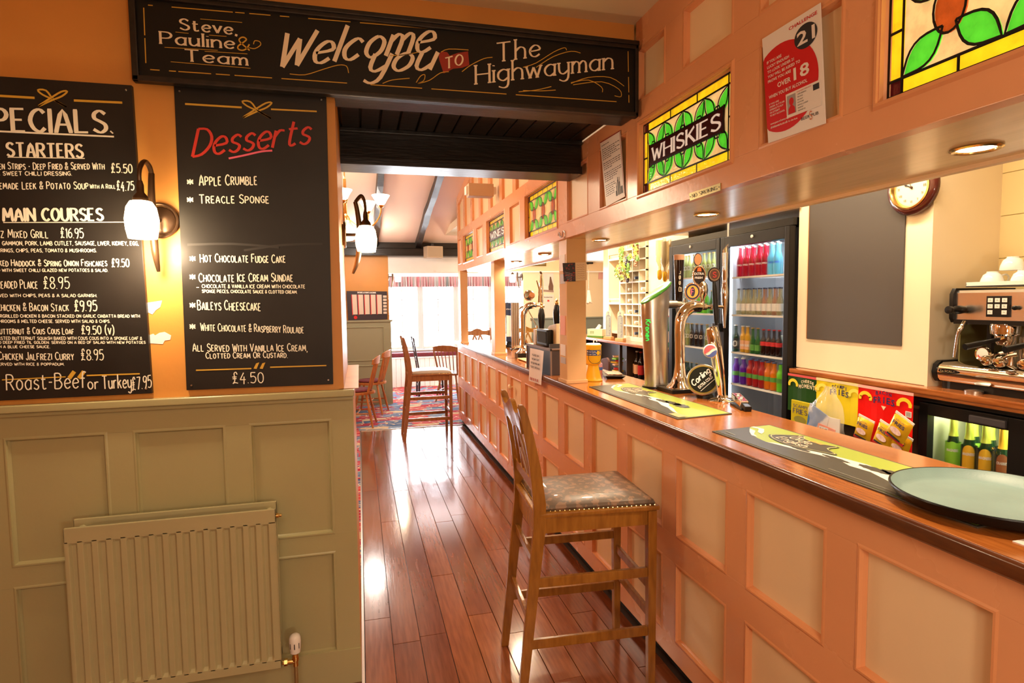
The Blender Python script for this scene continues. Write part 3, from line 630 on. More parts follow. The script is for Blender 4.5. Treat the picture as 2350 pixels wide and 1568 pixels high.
stained('stained glass window with a maroon scroll reading WHISKIES', 1.762, 2.43, 0.85, 'bright', 'text', 3, 'WHISKIES')
stained('bright stained glass window with three brown ovals beyond the black beam', 3.548, 4.272, 0.5, 'far', 'flower', 6)
stained('dim stained glass window with a scroll reading WINES', 4.93, 5.64, 0.10, 'dim', 'text', 6, 'WINES')
stained('farthest stained glass window at the end of the canopy', 6.337, 6.972, 0.28, 'end', 'flower2', 6)

# ------------------------------------------------------------------ posts
M_POST = mat('cream_post_gloss', (0.78, 0.50, 0.26), 0.22, var=0.05, bump=0.08, bscale=30)
def post(label, x0, x1, y0, y1):
    t = thing('canopy_post', label, 'post', ((x0+x1)/2, (y0+y1)/2, CT))
    hx, hy = (x1-x0)/2, (y1-y0)/2
    MB().box(-hx, hx, -hy, hy, 0, ZS-CT).build('shaft', M_POST, t, bev=0.004)
    MB().box(-hx-0.008, hx+0.008, -hy-0.008, hy+0.008, 0, 0.022).build('base_block', M_POST, t, bev=0.005)
    return t
px = lambda x, y, Y: onY(x, y, Y).x
post('cream square post nearest the yellow charity box', px(1305, 700, 3.42)-0.012, px(1345, 700, 3.42), 3.42, 3.56)
post('cream post standing on the counter before the far swan neck tap', px(1135, 700, 5.5), px(1160, 700, 5.5), 5.5, 5.64)
post('cream post at the far end of the counter', px(1057, 700, 7.15), px(1074, 700, 7.15), 7.15, 7.30)

# ------------------------------------------------------------------ downlights in the canopy
M_LAMPON = mat('lit_lamp_face', (1, 0.9, 0.7), 0.3, emit=(1.0, 0.80, 0.52), estr=30.0)
for i, (pxx, pyy) in enumerate(((2240, 339), (1622, 491), (1378, 550), (1250, 583), (1185, 600))):
    P = onZ(pxx, pyy, ZS)
    t = thing('downlight', 'brass rimmed round downlight in the canopy, number %s from the near end' % ('one', 'two', 'three', 'four', 'five')[i], 'downlight', (P.x, P.y, ZS), group='canopy downlights')
    MB().lathe([(0.055, 0.0005), (0.058, -0.004), (0.052, -0.008), (0.044, -0.006), (0.042, 0.0005)], n=28).build('rim', M_BRASS, t, smooth=True)
    MB().lathe([(0.001, -0.003), (0.030, -0.004), (0.042, -0.002), (0.042, 0.0)], n=24, caps=False).build('lamp_face', M_LAMPON, t, smooth=True)
    light('SPOT', 'downlight_beam', (P.x, P.y, ZS-0.012), 44, WARM2, 0.035, (0, 0, 0), spot=150)

# ------------------------------------------------------------------ notices on the fascia
def paper(name, label, cat, pts, plane='X', v=XF, mt=M_PAPER, grp=None):
    """flat sheet whose four corners (bottom-left, bottom-right, top-right, top-left) were measured; returns thing and mapping u,v in 0..1"""
    fn = {'X': onX, 'Y': onY, 'Z': onZ}[plane]; Q = [fn(*p, v) for p in pts]; bl, br, tr, tl = Q
    o = bl.copy(); t = thing(name, label, cat, o, group=grp)
    nrm = (br-bl).cross(tl-bl).normalized()
    def mp_(a, b, d):
        p = bl.lerp(br, a).lerp(tl.lerp(tr, a), b)-o; return tuple(p-nrm*d)
    return t, mp_, ((br-bl).length, (tl-bl).length)
t, mm, (w_, h_) = paper('poster', 'red and white age check poster reading CHALLENGE 21', 'poster', [(1763, 329), (1895, 283), (1883, 6), (1749, 90)], v=XF-0.006)
MB().prism([(0, 0), (1, 0), (1, 1), (0, 1)], mm, 0, 0.0012).build('sheet', M_PAPER, t)
rc = [(x_, y_) for x_, y_ in [(0.0, 0.06)]+[(0.40-0.60*cos(a), 0.465+0.415*sin(a)) for a in [rd(q) for q in range(-50, 231, 10)]]]
rc = [(min(max(0.0, 0.33+0.60*cos(a)), 1.0), 0.46+0.40*sin(a)) for a in [2*pi*i/48 for i in range(48)]]
rc2 = [p for p in rc]
MB().poly(rc2, mm, -0.0006).build('red_disc', M_POSTRED, t)
MB().poly(ellipse(0.755, 0.80, 0.185, 0.105, 32), mm, -0.0010).build('black_disc', M_INK, t)
q = MB(); font(q, 'CHALLENGE', 0.49, 0.925, 0.03, mm, 0.46, d=-0.0010, bold=0.015)
q.build('red_lettering', M_POSTRED, t)
q = MB(); k = dict(m=mm, d=-0.0012, bold=0.02)
font(q, '21', 0.615, 0.745, 0.115, width=0.29, **k)
for s, u_, v_, w2, hh in (('IF YOU ARE', 0.07, 0.735, 0.27, 0.026), ('LUCKY ENOUGH', 0.07, 0.69, 0.40, 0.026), ('TO LOOK UNDER 21', 0.07, 0.645, 0.48, 0.026), ('YOU WILL BE ASKED TO', 0.07, 0.60, 0.58, 0.026), ('PROVE YOU ARE', 0.07, 0.555, 0.42, 0.026), ('OVER', 0.24, 0.475, 0.24, 0.045), ('18', 0.53, 0.470, 0.26, 0.108), ('WHEN YOU BUY ALCOHOL', 0.07, 0.405, 0.68, 0.030),
        ('IF YOU ARE', 0.07, 0.345, 0.18, 0.016), ('UNDER 18, IT IS AN', 0.07, 0.318, 0.28, 0.016), ('OFFENCE TO BUY', 0.07, 0.291, 0.26, 0.016), ('OR ATTEMPT', 0.07, 0.264, 0.19, 0.016), ('TO BUY ALCOHOL', 0.07, 0.237, 0.28, 0.016), ('www.pass-scheme.org.uk', 0.07, 0.160, 0.38, 0.017), ('drinkaware.co.uk', 0.07, 0.125, 0.32, 0.021), ('for the facts', 0.40, 0.125, 0.16, 0.014)):
    font(q, s, u_, v_, hh, width=w2, **k)
tag(q.build('white_lettering', mat('poster_white', (0.85, 0.78, 0.72), 0.5), t), kind='stuff')
MB().prism([(0.38, 0.16), (0.955, 0.16), (0.955, 0.375), (0.38, 0.375)], mm, -0.0016, -0.0008).build('identity_card', mat('card_white', (0.8, 0.75, 0.70), 0.5), t)
MB().poly([(0.40, 0.185), (0.55, 0.185), (0.55, 0.355), (0.40, 0.355)], mm, -0.0019).build('card_photo', mat('photo_grey', (0.35, 0.32, 0.32), 0.5), t)
q = MB(); q.poly(ellipse(0.475, 0.295, 0.040, 0.035, 18), mm, -0.0022); q.poly([(0.415, 0.188), (0.535, 0.188), (0.53, 0.235), (0.495, 0.262), (0.455, 0.262), (0.42, 0.235)], mm, -0.0022); q.build('silhouette', M_POSTRED, t)
q = MB(); font(q, 'ACCEPTABLE FORMS OF ID', 0.57, 0.350, 0.011, mm, 0.24, d=-0.0022)
q.build('card_heading', M_POSTRED, t)
q = MB()
for i, s in enumerate(('CARDS BEARING', 'THE PASS', 'HOLOGRAM', 'PHOTOCARD', 'DRIVING LICENCE', 'PASSPORT', 'MILITARY ID')): font(q, s, 0.58, 0.327-i*0.024, 0.012, mm, 0.012*len(s)*0.95, d=-0.0022)
q.prism([(0.84, 0.305), (0.935, 0.305), (0.935, 0.355), (0.84, 0.355)], mm, -0.0022, -0.002)
font(q, 'BEER PUB', 0.62, 0.095, 0.028, mm, 0.28, d=-0.0008)
q.build('black_lettering', M_INK, t)
q = MB(); write(q, 'S', 0.76, 0.075, 0.07, mm, 0.008, d=-0.0012); q.build('emblem', mat('copper_print', (0.6, 0.15, 0.05), 0.5), t)

t, mm, _ = paper('notice', 'curling white typed letter pinned beside the WHISKIES window', 'notice', [(1391, 475), (1434, 451), (1423, 299), (1377, 327)], v=XF-0.006)
MB().prism([(0, 0), (1, 0), (1, 1), (0, 1)], mm, 0, 0.0012).build('sheet', M_PAPER, t)
q = MB(); rr = random.Random(3); rows_ = [i for i in range(26) if i not in (1, 8, 13, 19)]
for i in rows_:
    y_ = 0.92-i*0.031; x_ = 0.07; end = rr.choice([0.9, 0.92, 0.88, 0.7]) if i not in (0, 7, 12, 18) else 0.45
    if i > 18: end = 0.5
    while x_ < end:
        l = rr.uniform(0.04, 0.12); q.poly([(x_, y_), (x_+l, y_), (x_+l, y_+0.010), (x_, y_+0.010)], mm, -0.0006); x_ += l+0.025
q.build('typed_lines', M_INK, t)
q = MB()
for a, b_, c_, d_ in ((0.62, 0.66, 0.07, 0.22), (0.69, 0.75, 0.07, 0.30), (0.77, 0.82, 0.07, 0.26), (0.84, 0.93, 0.07, 0.18), (0.63, 0.65, 0.2, 0.27), (0.705, 0.735, 0.28, 0.34), (0.785, 0.805, 0.24, 0.33), (0.58, 0.63, 0.07, 0.15)):
    q.poly([(a, c_), (b_, c_), (b_, d_), (a, d_)], mm, -0.0006)
q.build('printed_bottles', mat('grey_ink', (0.08, 0.08, 0.08), 0.6), t)
q = MB(); q.prism([(0, 0.985), (1, 0.985), (1, 1), (0, 1)], mm, -0.0004, 0); q.prism([(0.97, 0.05), (0.985, 0.05), (0.985, 0.98), (0.97, 0.98)], mm, -0.0004, 0); q.build('red_border', M_REDD, t)

t, mm, _ = paper('sign_plate', 'small brass plate reading NO SMOKING on the fascia', 'sign', [(1583, 461), (1653, 437), (1653, 420), (1581, 444)], v=XF-0.003)
MB().prism([(0, 0), (1, 0), (1, 1), (0, 1)], mm, 0, 0.003).build('plate', mat('dull_brass', (0.42, 0.33, 0.13), 0.35, metal=0.6), t)
q = MB(); write(q, 'NO SMOKING', 0.10, 0.24, 0.52, mm, 0.012, width=0.80, nib=0.3, d=-0.0006)
for u_ in (0.035, 0.965): q.poly(ellipse(u_, 0.5, 0.012, 0.10, 8), mm, -0.0006)
q.build('lettering', M_INK, t)
# wire hook
P = onX(1293, 541, XF-0.004)
t = MB().tube([(0, 0.10, 0.01), (0, 0.09, 0.028), (0, 0.07, 0.02), (0, 0.065, 0), (0, 0.03, 0.0), (0, 0.01, 0.028), (0, -0.02, 0.02), (0, -0.02, -0.01), (0, 0.0, -0.015)], 0.0025, 6).build('wire_hook', M_STEEL, None, smooth=True, loc=P)
tag(t, 'bent wire hook on the fascia above the nearest post', 'hook')
# papers on the nearest post
Yp = 3.42-0.002
t, mm, _ = paper('flyer', 'dark flyer with red flowers on the nearest post', 'flyer', [(1294, 646), (1321, 646), (1320, 603), (1291, 604)], 'Y', Yp-0.006)
MB().prism([(0, 0), (1, 0), (1, 1), (0, 1)], mm, 0, 0.0012).build('sheet', mat('dark_flyer_print', (0.40, 0.04, 0.04), 0.4, col2=(0.04, 0.04, 0.06), vscale=70, thr=(0.55, 0.6)), t)
q = MB()
for i in range(5): q.poly([(0.12+i*0.03, 0.5-i*0.09), (0.75-i*0.02, 0.38-i*0.09), (0.75-i*0.02, 0.40-i*0.09), (0.12+i*0.03, 0.52-i*0.09)], mm, -0.0006)
q.build('print', mat('grey_print', (0.4, 0.42, 0.5), 0.5), t)
t, mm, _ = paper('notice', 'translucent handwritten note taped on the nearest post', 'notice', [(1321, 645), (1347, 643), (1346, 602), (1320, 603)], 'Y', Yp-0.003)
MB().prism([(0, 0), (1, 0), (1, 1), (0, 1)], mm, 0, 0.001).build('sheet', mat('pale_note', (0.85, 0.66, 0.45), 0.4), t)
q = MB()
for i in range(7): ribbon(q, [(0.1+0.1*j, 0.86-i*0.12+0.02*sin(j*2.3+i)) for j in range(8)], mm, 0.018, -0.0006)
q.build('handwriting', mat('faint_ink', (0.5, 0.28, 0.2), 0.6), t)
st = thing('sticker_strip', 'worn labels stuck down the corridor side of the nearest post', 'stickers', (px(1305, 700, 3.42)-0.0135, 3.49, CT), group=None)
for z0, z1, c in ((0.80, 0.70, 0), (0.68, 0.62, 1), (0.42, 0.30, 2), (0.24, 0.17, 0), (0.16, 0.12, 1)):
    MB().box(-0.001, 0.0015, -0.045, 0.045, z1, z0).build('sticker', (M_PAPER, mat('grey_sticker', (0.5, 0.48, 0.5), 0.5), mat('salmon_sticker', (0.8, 0.35, 0.22), 0.5))[c], st)
# ------------------------------------------------------------------ menu boards
def boardtext(Yp):
    mm = mY(Yp)
    def wr(q, s, x0, y0, x1, hp, y1=None, **kw):
        a = onY(x0, y0, Yp); b_ = onY(x1, y0 if y1 is None else y1, Yp); c = onY(x0, y0-hp, Yp)
        write(q, s, a.x, a.z, (c.z-a.z), mm, width=b_.x-a.x, rise=(b_.z-a.z)/(b_.x-a.x), **kw)
    def ln(q, pts, w, **kw):
        P = [onY(*p, Yp) for p in pts]; P2 = [(p.x, p.z) for p in P]
        ribbon(q, catmull(P2) if len(P2) > 2 else P2, mm, w, **kw)
    def pg(q, pts):
        P = [onY(*p, Yp) for p in pts]; q.poly([(p.x, p.z) for p in P], mm, -0.0012)
    return wr, ln, pg
def bow(ln, q, x, y, s=1.0):
    ln(q, [(x-32*s, y+18*s), (x-5*s, y), (x+20*s, y-15*s), (x+34*s, y-16*s), (x+22*s, y-5*s), (x, y+4*s), (x-32*s, y+18*s)], 0.006)
    ln(q, [(x+32*s, y+20*s), (x+4*s, y+4*s), (x-22*s, y-8*s), (x-34*s, y-19*s), (x-15*s, y-18*s), (x+2*s, y+2*s), (x+32*s, y+20*s)], 0.006)
Yb = WY-0.02
def menu_board(name, label, TL, TR, BR, BL):
    P = [onY(*p, Yb) for p in (BL, BR, TR, TL)]
    t = thing(name, label, 'menu board', (P[0].x, WY-0.001, P[0].z)); o = Vector((P[0].x, WY-0.001, P[0].z))
    MB().prism([(p.x-o.x, p.z-o.z) for p in P], lambda u, v, d: (u, d, v), -0.019, 0.0).build('board', M_BOARD, t, bev=0.0015)
    q = MB()
    for p, sx, sz in zip(P, (1, -1, -1, 1), (1, 1, -1, -1)): q.lathe([(0.004, -0.0195), (0.003, -0.0215), (0.0005, -0.0215)], (p.x-o.x+sx*0.018, 0, p.z-o.z+sz*0.018), 8, 'y')
    q.build('screws', M_STEEL, t)
    return t, o
def put(q, name, m_, t, o):
    q.v = [(v[0]-o.x, v[1]-o.y, v[2]-o.z) for v in q.v]; return tag(q.build(name, m_, t), kind='stuff')
# left edge lies beyond the frame
t, o = menu_board('menu_board', 'black SPECIALS menu board with starters, main courses and prices, cut by the left edge', (-190, 162), (301.8, 195.7), (348.9, 903), (-180, 929))
wr, ln, pg = boardtext(Yb)
q = MB(); kw = dict(jit=0.25, big=1.28)
wr(q, 'SPECIALS.', -58, 300, 258, 52, y1=305, nib=0.5, serif=True, w=0.014); ln(q, [(-60, 299), (262, 314)], 0.006)
wr(q, 'STARTERS', 17, 359, 190, 31, y1=362, nib=0.4, serif=True, w=0.009); ln(q, [(18, 361), (195, 364)], 0.003)
wr(q, 'MAIN COURSES', 9, 507, 236, 28, y1=506, nib=0.4, serif=True, w=0.009); ln(q, [(8, 511), (292, 510)], 0.003)
for s, x0, y0, x1, hp, ww in (('CHICKEN STRIPS - DEEP FRIED & SERVED WITH', -38, 389, 240, 16, .0042), ('£5.50', 256, 397, 304, 20, .005), ('IN A SWEET CHILLI DRESSING.', -24, 403, 165, 9, .0036), ('HOMEMADE LEEK & POTATO SOUP', -32, 434, 203, 17, .0042), ('WITH A ROLL', 207, 433, 265, 10, .0034), ('£4.75', 269, 437, 308, 20, .0045),
        ('OZ MIXED GRILL', -10, 546, 111, 19, .004), ('£16.95', 140, 546, 192, 22, .0045), ('GAMMON, PORK, LAMB CUTLET, SAUSAGE, LIVER, KIDNEY, EGG,', 6, 563, 318, 9, .0034), ('ONION RINGS, CHIPS, PEAS, TOMATO & MUSHROOMS.', -32, 579, 222, 8, .003),
        ('BAKED HADDOCK & SPRING ONION FISHCAKES', -18, 611, 246, 15, .0042), ('£9.50', 257, 613, 297, 18, .0045), ('SERVED WITH SWEET CHILLI GLAZED NEW POTATOES & SALAD.', -34, 624, 248, 7, .003), ('BREADED PLAICE', -14, 662, 87, 20, .004), ('£8.95', 101, 663, 160, 26, .0045), ('SERVED WITH CHIPS, PEAS & A SALAD GARNISH.', -22, 682, 223, 7, .003),
        ('CHICKEN & BACON STACK', -6, 714, 158, 18, .004), ('£9.95', 172, 714, 223, 24, .0055), ('CHARGRILLED CHICKEN & BACON STACKED ON GARLIC CIABATTA BREAD WITH', -18, 729, 321, 7, .003), ('MUSHROOMS & MELTED CHEESE. SERVED WITH SALAD & CHIPS.', -20, 741, 253, 7, .003),
        ('BUTTERNUT & COUS COUS LOAF', -8, 767, 170, 15, .004), ('£9.50 (V)', 188, 767, 262, 19, .005), ('ROASTED BUTTERNUT SQUASH BAKED WITH COUS COUS INTO A SPONGE LOAF &', -16, 780, 326, 7, .0028), ('AND DEEP FRIED TIL GOLDEN. SERVED ON A BED OF SALAD WITH NEW POTATOES', -14, 789, 334, 6, .0028), ('WITH A BLUE CHEESE SAUCE.', -18, 799, 115, 6, .0028),
        ('CHICKEN JALFREZI CURRY', -3, 826, 170, 18, .0042), ('£8.95', 187, 826, 238, 24, .0045), ('SERVED WITH RICE & POPPADUM.', -8, 839, 148, 6, .0028)):
    wr(q, s, x0, y0, x1, hp, w=ww*0.75, **(kw if hp > 9 else dict(jit=0.2)))
wr(q, 'Roast-Beef', 16, 896, 198, 36, y1=890, w=.0042, slant=.05); wr(q, 'or', 203, 893, 227, 26, w=.0042); wr(q, 'Turkey', 236, 893, 302, 30, y1=890, w=.0042); wr(q, '£7.95', 304, 896, 348, 28, y1=889, w=.0036)
put(q, 'chalk_lettering', M_CHALKW, t, o)
q = MB(); ln(q, [(-110, 214), (80, 225)], 0.008); ln(q, [(170, 231), (281, 236)], 0.008); bow(ln, q, 121, 226)
ln(q, [(5, 872), (151, 865)], 0.004); ln(q, [(199, 862), (321, 858)], 0.005)
for x in (165, 187): pg(q, [(x-10, 866), (x+2, 850), (x+10, 855), (x-2, 871)])
put(q, 'gold_decoration', M_GOLDP, t, o)

t, o = menu_board('menu_board', 'black Desserts menu board with red heading beside the opening', (399, 197), (748.6, 219), (764.7, 882), (428, 896))
q = MB()
for s, x0, y0, x1, hp, ww, y1 in (('APPLE CRUMBLE', 458, 426, 590, 24, .0055, 424), ('TREACLE SPONGE', 458, 467, 617, 20, .0052, 466), ('HOT CHOCOLATE FUDGE CAKE', 460, 602, 655, 19, .005, 603), ('CHOCOLATE ICE CREAM SUNDAE', 457, 647, 672, 20, .005, 646), ('CHOCOLATE & VANILLA ICE CREAM WITH CHOCOLATE', 464, 661, 700, 8, .0034, 662), ('SPONGE PIECES, CHOCOLATE SAUCE & CLOTTED CREAM.', 464, 672, 682, 7, .0034, 674),
        ('BAILEYS CHEESECAKE', 454, 711, 598, 22, .005, 713), ('WHITE CHOCOLATE & RASPBERRY ROULADE', 461, 759, 697, 18, .0042, 765), ('ALL SERVED WITH VANILLA ICE CREAM,', 443, 807, 705, 18, .0046, 806), ('CLOTTED CREAM OR CUSTARD.', 473, 823, 660, 14, .0044, 821), ('£4.50', 534, 881, 605, 24, .005, 879)):
    wr(q, s, x0, y0, x1, hp, y1=y1, w=ww*0.75, **(kw if hp > 9 else dict(jit=0.2)))
for y_ in (427, 468, 603, 645, 710, 759): wr(q, '*', 430 if y_ < 500 else 436, y_, 444 if y_ < 500 else 449, 18, w=.0042)
ln(q, [(451, 660), (457, 660)], 0.003)
put(q, 'chalk_lettering', M_CHALKW, t, o)
q = MB(); ln(q, [(425, 239), (555, 247)], 0.007); ln(q, [(622, 251), (727, 256)], 0.006); bow(ln, q, 590, 252)
ln(q, [(450, 850), (577, 846)], 0.005); ln(q, [(620, 843), (749, 839)], 0.005)
for x in (588, 602): pg(q, [(x-6, 846), (x, 834), (x+7, 832), (x+1, 847)])
put(q, 'gold_decoration', M_GOLDP, t, o)
q = MB(); wr(q, 'Desserts', 442, 360, 708, 62, y1=330, w=.0105, slant=.30, nib=.25, gap=1.1)
put(q, 'red_heading', M_REDP, t, o)
q = MB(); ln(q, [(525, 364), (560, 357), (600, 348), (625, 346)], 0.007); put(q, 'pink_underline', mat('pink_paint', (0.75, 0.12, 0.2), 0.5), t, o)
q = MB()
for x0, y0, x1, y1 in ((430, 562, 640, 568), (560, 575, 740, 560)): ln(q, [(x0, y0), ((x0+x1)/2, (y0+y1)/2-5), (x1, y1)], 0.009, d=-0.0008)
put(q, 'wiped_smears', mat('chalk_smear', (0.026, 0.022, 0.019), 0.6), t, o)

# welcome board on the beam
Yn = 2.405
A, B_, C_, D_ = [onY(*p, Yn) for p in ((303, 178), (1457, 268), (1455, 97), (294, 0))]
A.z = B_.z = 2.397; C_.z = D_.z = 2.705
t = thing('welcome_board', 'long black welcome board with cream lettering across the beam', 'sign board', (A.x, 2.4385, A.z)); o = Vector((A.x, 2.4385, A.z))
xr = 1.205
MB().box(0, xr-A.x, -0.022, 0, 0, 0.308).build('board', mat('board_black', (0.009, 0.008, 0.007), 0.45, spec=0.3), t)
q = MB(); w_ = xr-A.x
for x0, x1, z0, z1 in ((0, w_, 0, 0.020), (0, w_, 0.285, 0.312), (0, 0.022, 0, 0.31), (w_-0.016, w_, 0, 0.31)):
    q.box(x0, x1, -0.036, -0.020, z0, z1)
q.box(0, w_, -0.044, -0.02, 0.300, 0.318)
q.build('frame_moulding', mat('worn_black_moulding', (0.018, 0.012, 0.009), 0.4, var=0.6, vscale=30), t, bev=0.004)
wr, ln, pg = boardtext(2.4165); sk = dict(nib=0.6, serif=True)
q = MB()
wr(q, 'Steve,', 413, 68, 543, 25, y1=80, w=.0085, **sk); wr(q, 'Pauline', 369, 100, 537, 27, y1=112, w=.0085, **sk); wr(q, 'Team', 425, 140, 567, 26, y1=150, w=.0085, **sk)
wr(q, 'Welcome', 630, 156, 985, 76, y1=118, w=.0168, nib=.55, slant=.42, gap=1.2)
wr(q, 'you', 842, 166, 986, 64, y1=160, w=.0168, nib=.55, slant=.42, gap=1.2)
wr(q, 'The', 1140, 142, 1238, 42, y1=129, w=.0095, **sk); wr(q, 'Highwayman', 1092, 193, 1405, 42, y1=158, w=.0095, gap=1.25, **sk)
put(q, 'cream_lettering', M_CHALK, t, o)
q = MB(); wr(q, '&', 545, 116, 573, 30, w=.005); ln(q, [(572, 110), (585, 112), (598, 104), (596, 96), (585, 94), (582, 102)], 0.003)
def dash(x0, y0, x1, y1, cuts):
    for a, b_ in cuts: ln(q, [(x0+(x1-x0)*a, y0+(y1-y0)*a), (x0+(x1-x0)*b_, y0+(y1-y0)*b_)], 0.0035)
dash(340, 12, 1420, 102, ((0, .01), (.05, .18), (.185, .205), (.215, .26), (.28, .30), (.34, .43), (.45, .60), (.61, .68), (.69, .90), (.92, .995)))
dash(345, 160, 1420, 234, ((0, .02), (.04, .055), (.06, .13), (.14, .17), (.18, .26), (.28, .42), (.47, .58), (.60, .76), (.78, .995)))
dash(330, 18, 335, 145, ((0.0, .5), (.55, 1))); dash(1441, 118, 1443, 236, ((0, .4), (.5, .8), (.85, 1)))
for a in (((460, 44), (556, 52)), ((403, 74), (433, 77)), ((378, 109), (500, 116)), ((470, 118), (568, 124)), ((392, 142), (575, 157)), ((480, 81), (520, 84))): ln(q, a, 0.002)
for a in (((665, 170), (700, 172), (740, 160), (775, 150), (795, 152), (800, 168)), ((895, 128), (930, 126), (960, 120)), ((878, 192), (900, 184), (940, 180)), ((955, 190), (965, 175), (975, 172), (972, 186), (958, 192), (985, 185), (1010, 168), (1030, 165)),
          ((1060, 165), (1080, 150), (1110, 135), (1130, 132)), ((1200, 155), (1230, 145), (1270, 120), (1295, 110), (1300, 116)), ((1230, 155), (1270, 130), (1310, 118), (1332, 122)), ((1310, 192), (1350, 178), (1400, 178), (1432, 198)), ((1310, 190), (1350, 184), (1380, 200), (1382, 212)), ((1315, 195), (1380, 188), (1420, 205), (1425, 222), (1410, 220)), ((1190, 211), (1230, 207), (1265, 199)), ((1200, 208), (1240, 209), (1275, 207)), ((1012, 120), (1030, 113), (1075, 115))): ln(q, a, 0.003)
put(q, 'gold_decoration', M_GOLDP, t, o)
q = MB(); pg(q, [(1008, 138), (1006, 124), (1014, 118), (1026, 120), (1032, 128), (1050, 122), (1074, 118), (1077, 150), (1060, 156), (1040, 158), (1018, 169)]); put(q, 'red_ribbon', mat('ribbon_red', (0.30, 0.025, 0.012), 0.5), t, o)
q = MB(); wr(q, 'TO', 1022, 158, 1062, 24, y1=148, w=.007, nib=.5, serif=True); q.v = [(a, b_-0.0006, c) for a, b_, c in q.v]; put(q, 'ribbon_lettering', M_CHALK, t, o)

# ------------------------------------------------------------------ radiator
M_RAD = mat('sage_radiator_paint', (0.46, 0.42, 0.235), 0.30, var=0.05)
rx0, rx1 = -1.030, -0.332; Wd = rx1-rx0
t = thing('radiator', 'sage painted double panel radiator with upright flutes', 'radiator', (rx0, WY, 0.19))
def fluted(yf, name, x0, x1, z0, z1, nf=15):
    q = MB(); dep = 0.011; th = 0.012
    q.box(x0, x1, yf, yf+th, z1-0.055, z1); q.box(x0, x1, yf, yf+th, z0, z0+0.035)
    pts = [(x0, 0)]; p = (x1-x0-0.02)/nf
    for i in range(nf):
        a = x0+0.01+p*i; pts += [(a+p*0.05, 0), (a+p*0.22, dep), (a+p*0.50, dep), (a+p*0.67, 0), (a+p*0.97, 0)]
    pts.append((x1, 0)); zz = (z0+0.03, z0+0.045, z1-0.065, z1-0.05)
    vs = []; n = len(pts)
    for k, z in enumerate(zz):
        for x, d in pts: vs.append((x, yf+(d if k in (1, 2) else 0), z))
    q.add(vs, [(k*n+i, k*n+i+1, (k+1)*n+i+1, (k+1)*n+i) for k in range(3) for i in range(n-1)])
    q.box(x0, x1, yf+th, yf+th+0.004, z0+0.02, z1-0.03); q.box(x0, x0+0.004, yf, yf+th, z0, z1); q.box(x1-0.004, x1, yf, yf+th, z0, z1)
    return q.build(name, M_RAD, t, bev=0.0018, seg=2)
fluted(-0.13, 'front_panel', 0, Wd, 0.0, 0.63); fluted(-0.052, 'rear_panel', 0.0, Wd-0.006, 0.01, 0.635)
q = MB()
for x in (0.03, Wd-0.03):
    q.tube([(x, -0.118, 0.60), (x, -0.045, 0.60)], 0.014, 10); q.tube([(x, -0.118, 0.04), (x, -0.045, 0.04)], 0.014, 10)
q.build('connecting_pipe', M_RAD, t, smooth=True)
MB().lathe([(0.009, 0), (0.009, 0.01), (0.006, 0.012), (0.006, 0.02), (0.001, 0.021)], (Wd, -0.115, 0.60), 10, 'x').build('bleed_plug', M_BRASS, t, smooth=True)
q = MB()
for x in (0.12, Wd-0.12): q.box(x-0.012, x+0.012, -0.038, 0, 0.05, 0.58)
q.build('wall_bracket', M_RAD, t)
V = onY(678, 1500, WY-0.10)
t2 = thing('radiator_valve', 'thermostatic radiator valve with a white plastic head and brass body', 'valve', (V.x, V.y, 0.0)); hz = 0.205
MB().lathe([(0.012, 0), (0.019, 0.004), (0.021, 0.02), (0.0225, 0.045), (0.0215, 0.062), (0.018, 0.072), (0.010, 0.078), (0.001, 0.079)], (0, 0, hz+0.02), 20).build('valve_head', M_WHITEP, t2, smooth=True)
q = MB()
for k in range(8):
    a = 2*pi*k/8; q.box(-0.0016, 0.0016, -0.001, 0.001, 0, 0.022, lambda x, y, z, a=a: ((0.0225)*cos(a)+x*sin(a), 0.0225*sin(a)-x*cos(a), hz+0.045+z))
q.build('head_slots', M_BLACK, t2)
MB().lathe([(0.010, 0), (0.010, 0.02), (0.013, 0.022), (0.013, 0.035), (0.011, 0.05)], (0, 0, hz-0.032), 12).tube([(-0.055, 0, hz-0.012), (-0.02, 0, hz-0.012), (0, 0, hz-0.012)], [0.008, 0.010, 0.009], 10).lathe([(0.014, 0), (0.014, 0.012)], (-0.042, 0, hz-0.012), 6, 'x').build('valve_body', M_BRASS, t2, smooth=True)
MB().tube([(0, 0, 0.0), (0, 0, hz-0.03)], 0.0075, 10).build('supply_pipe', mat('painted_copper', (0.36, 0.24, 0.10), 0.35, metal=0.5), t2, smooth=True)

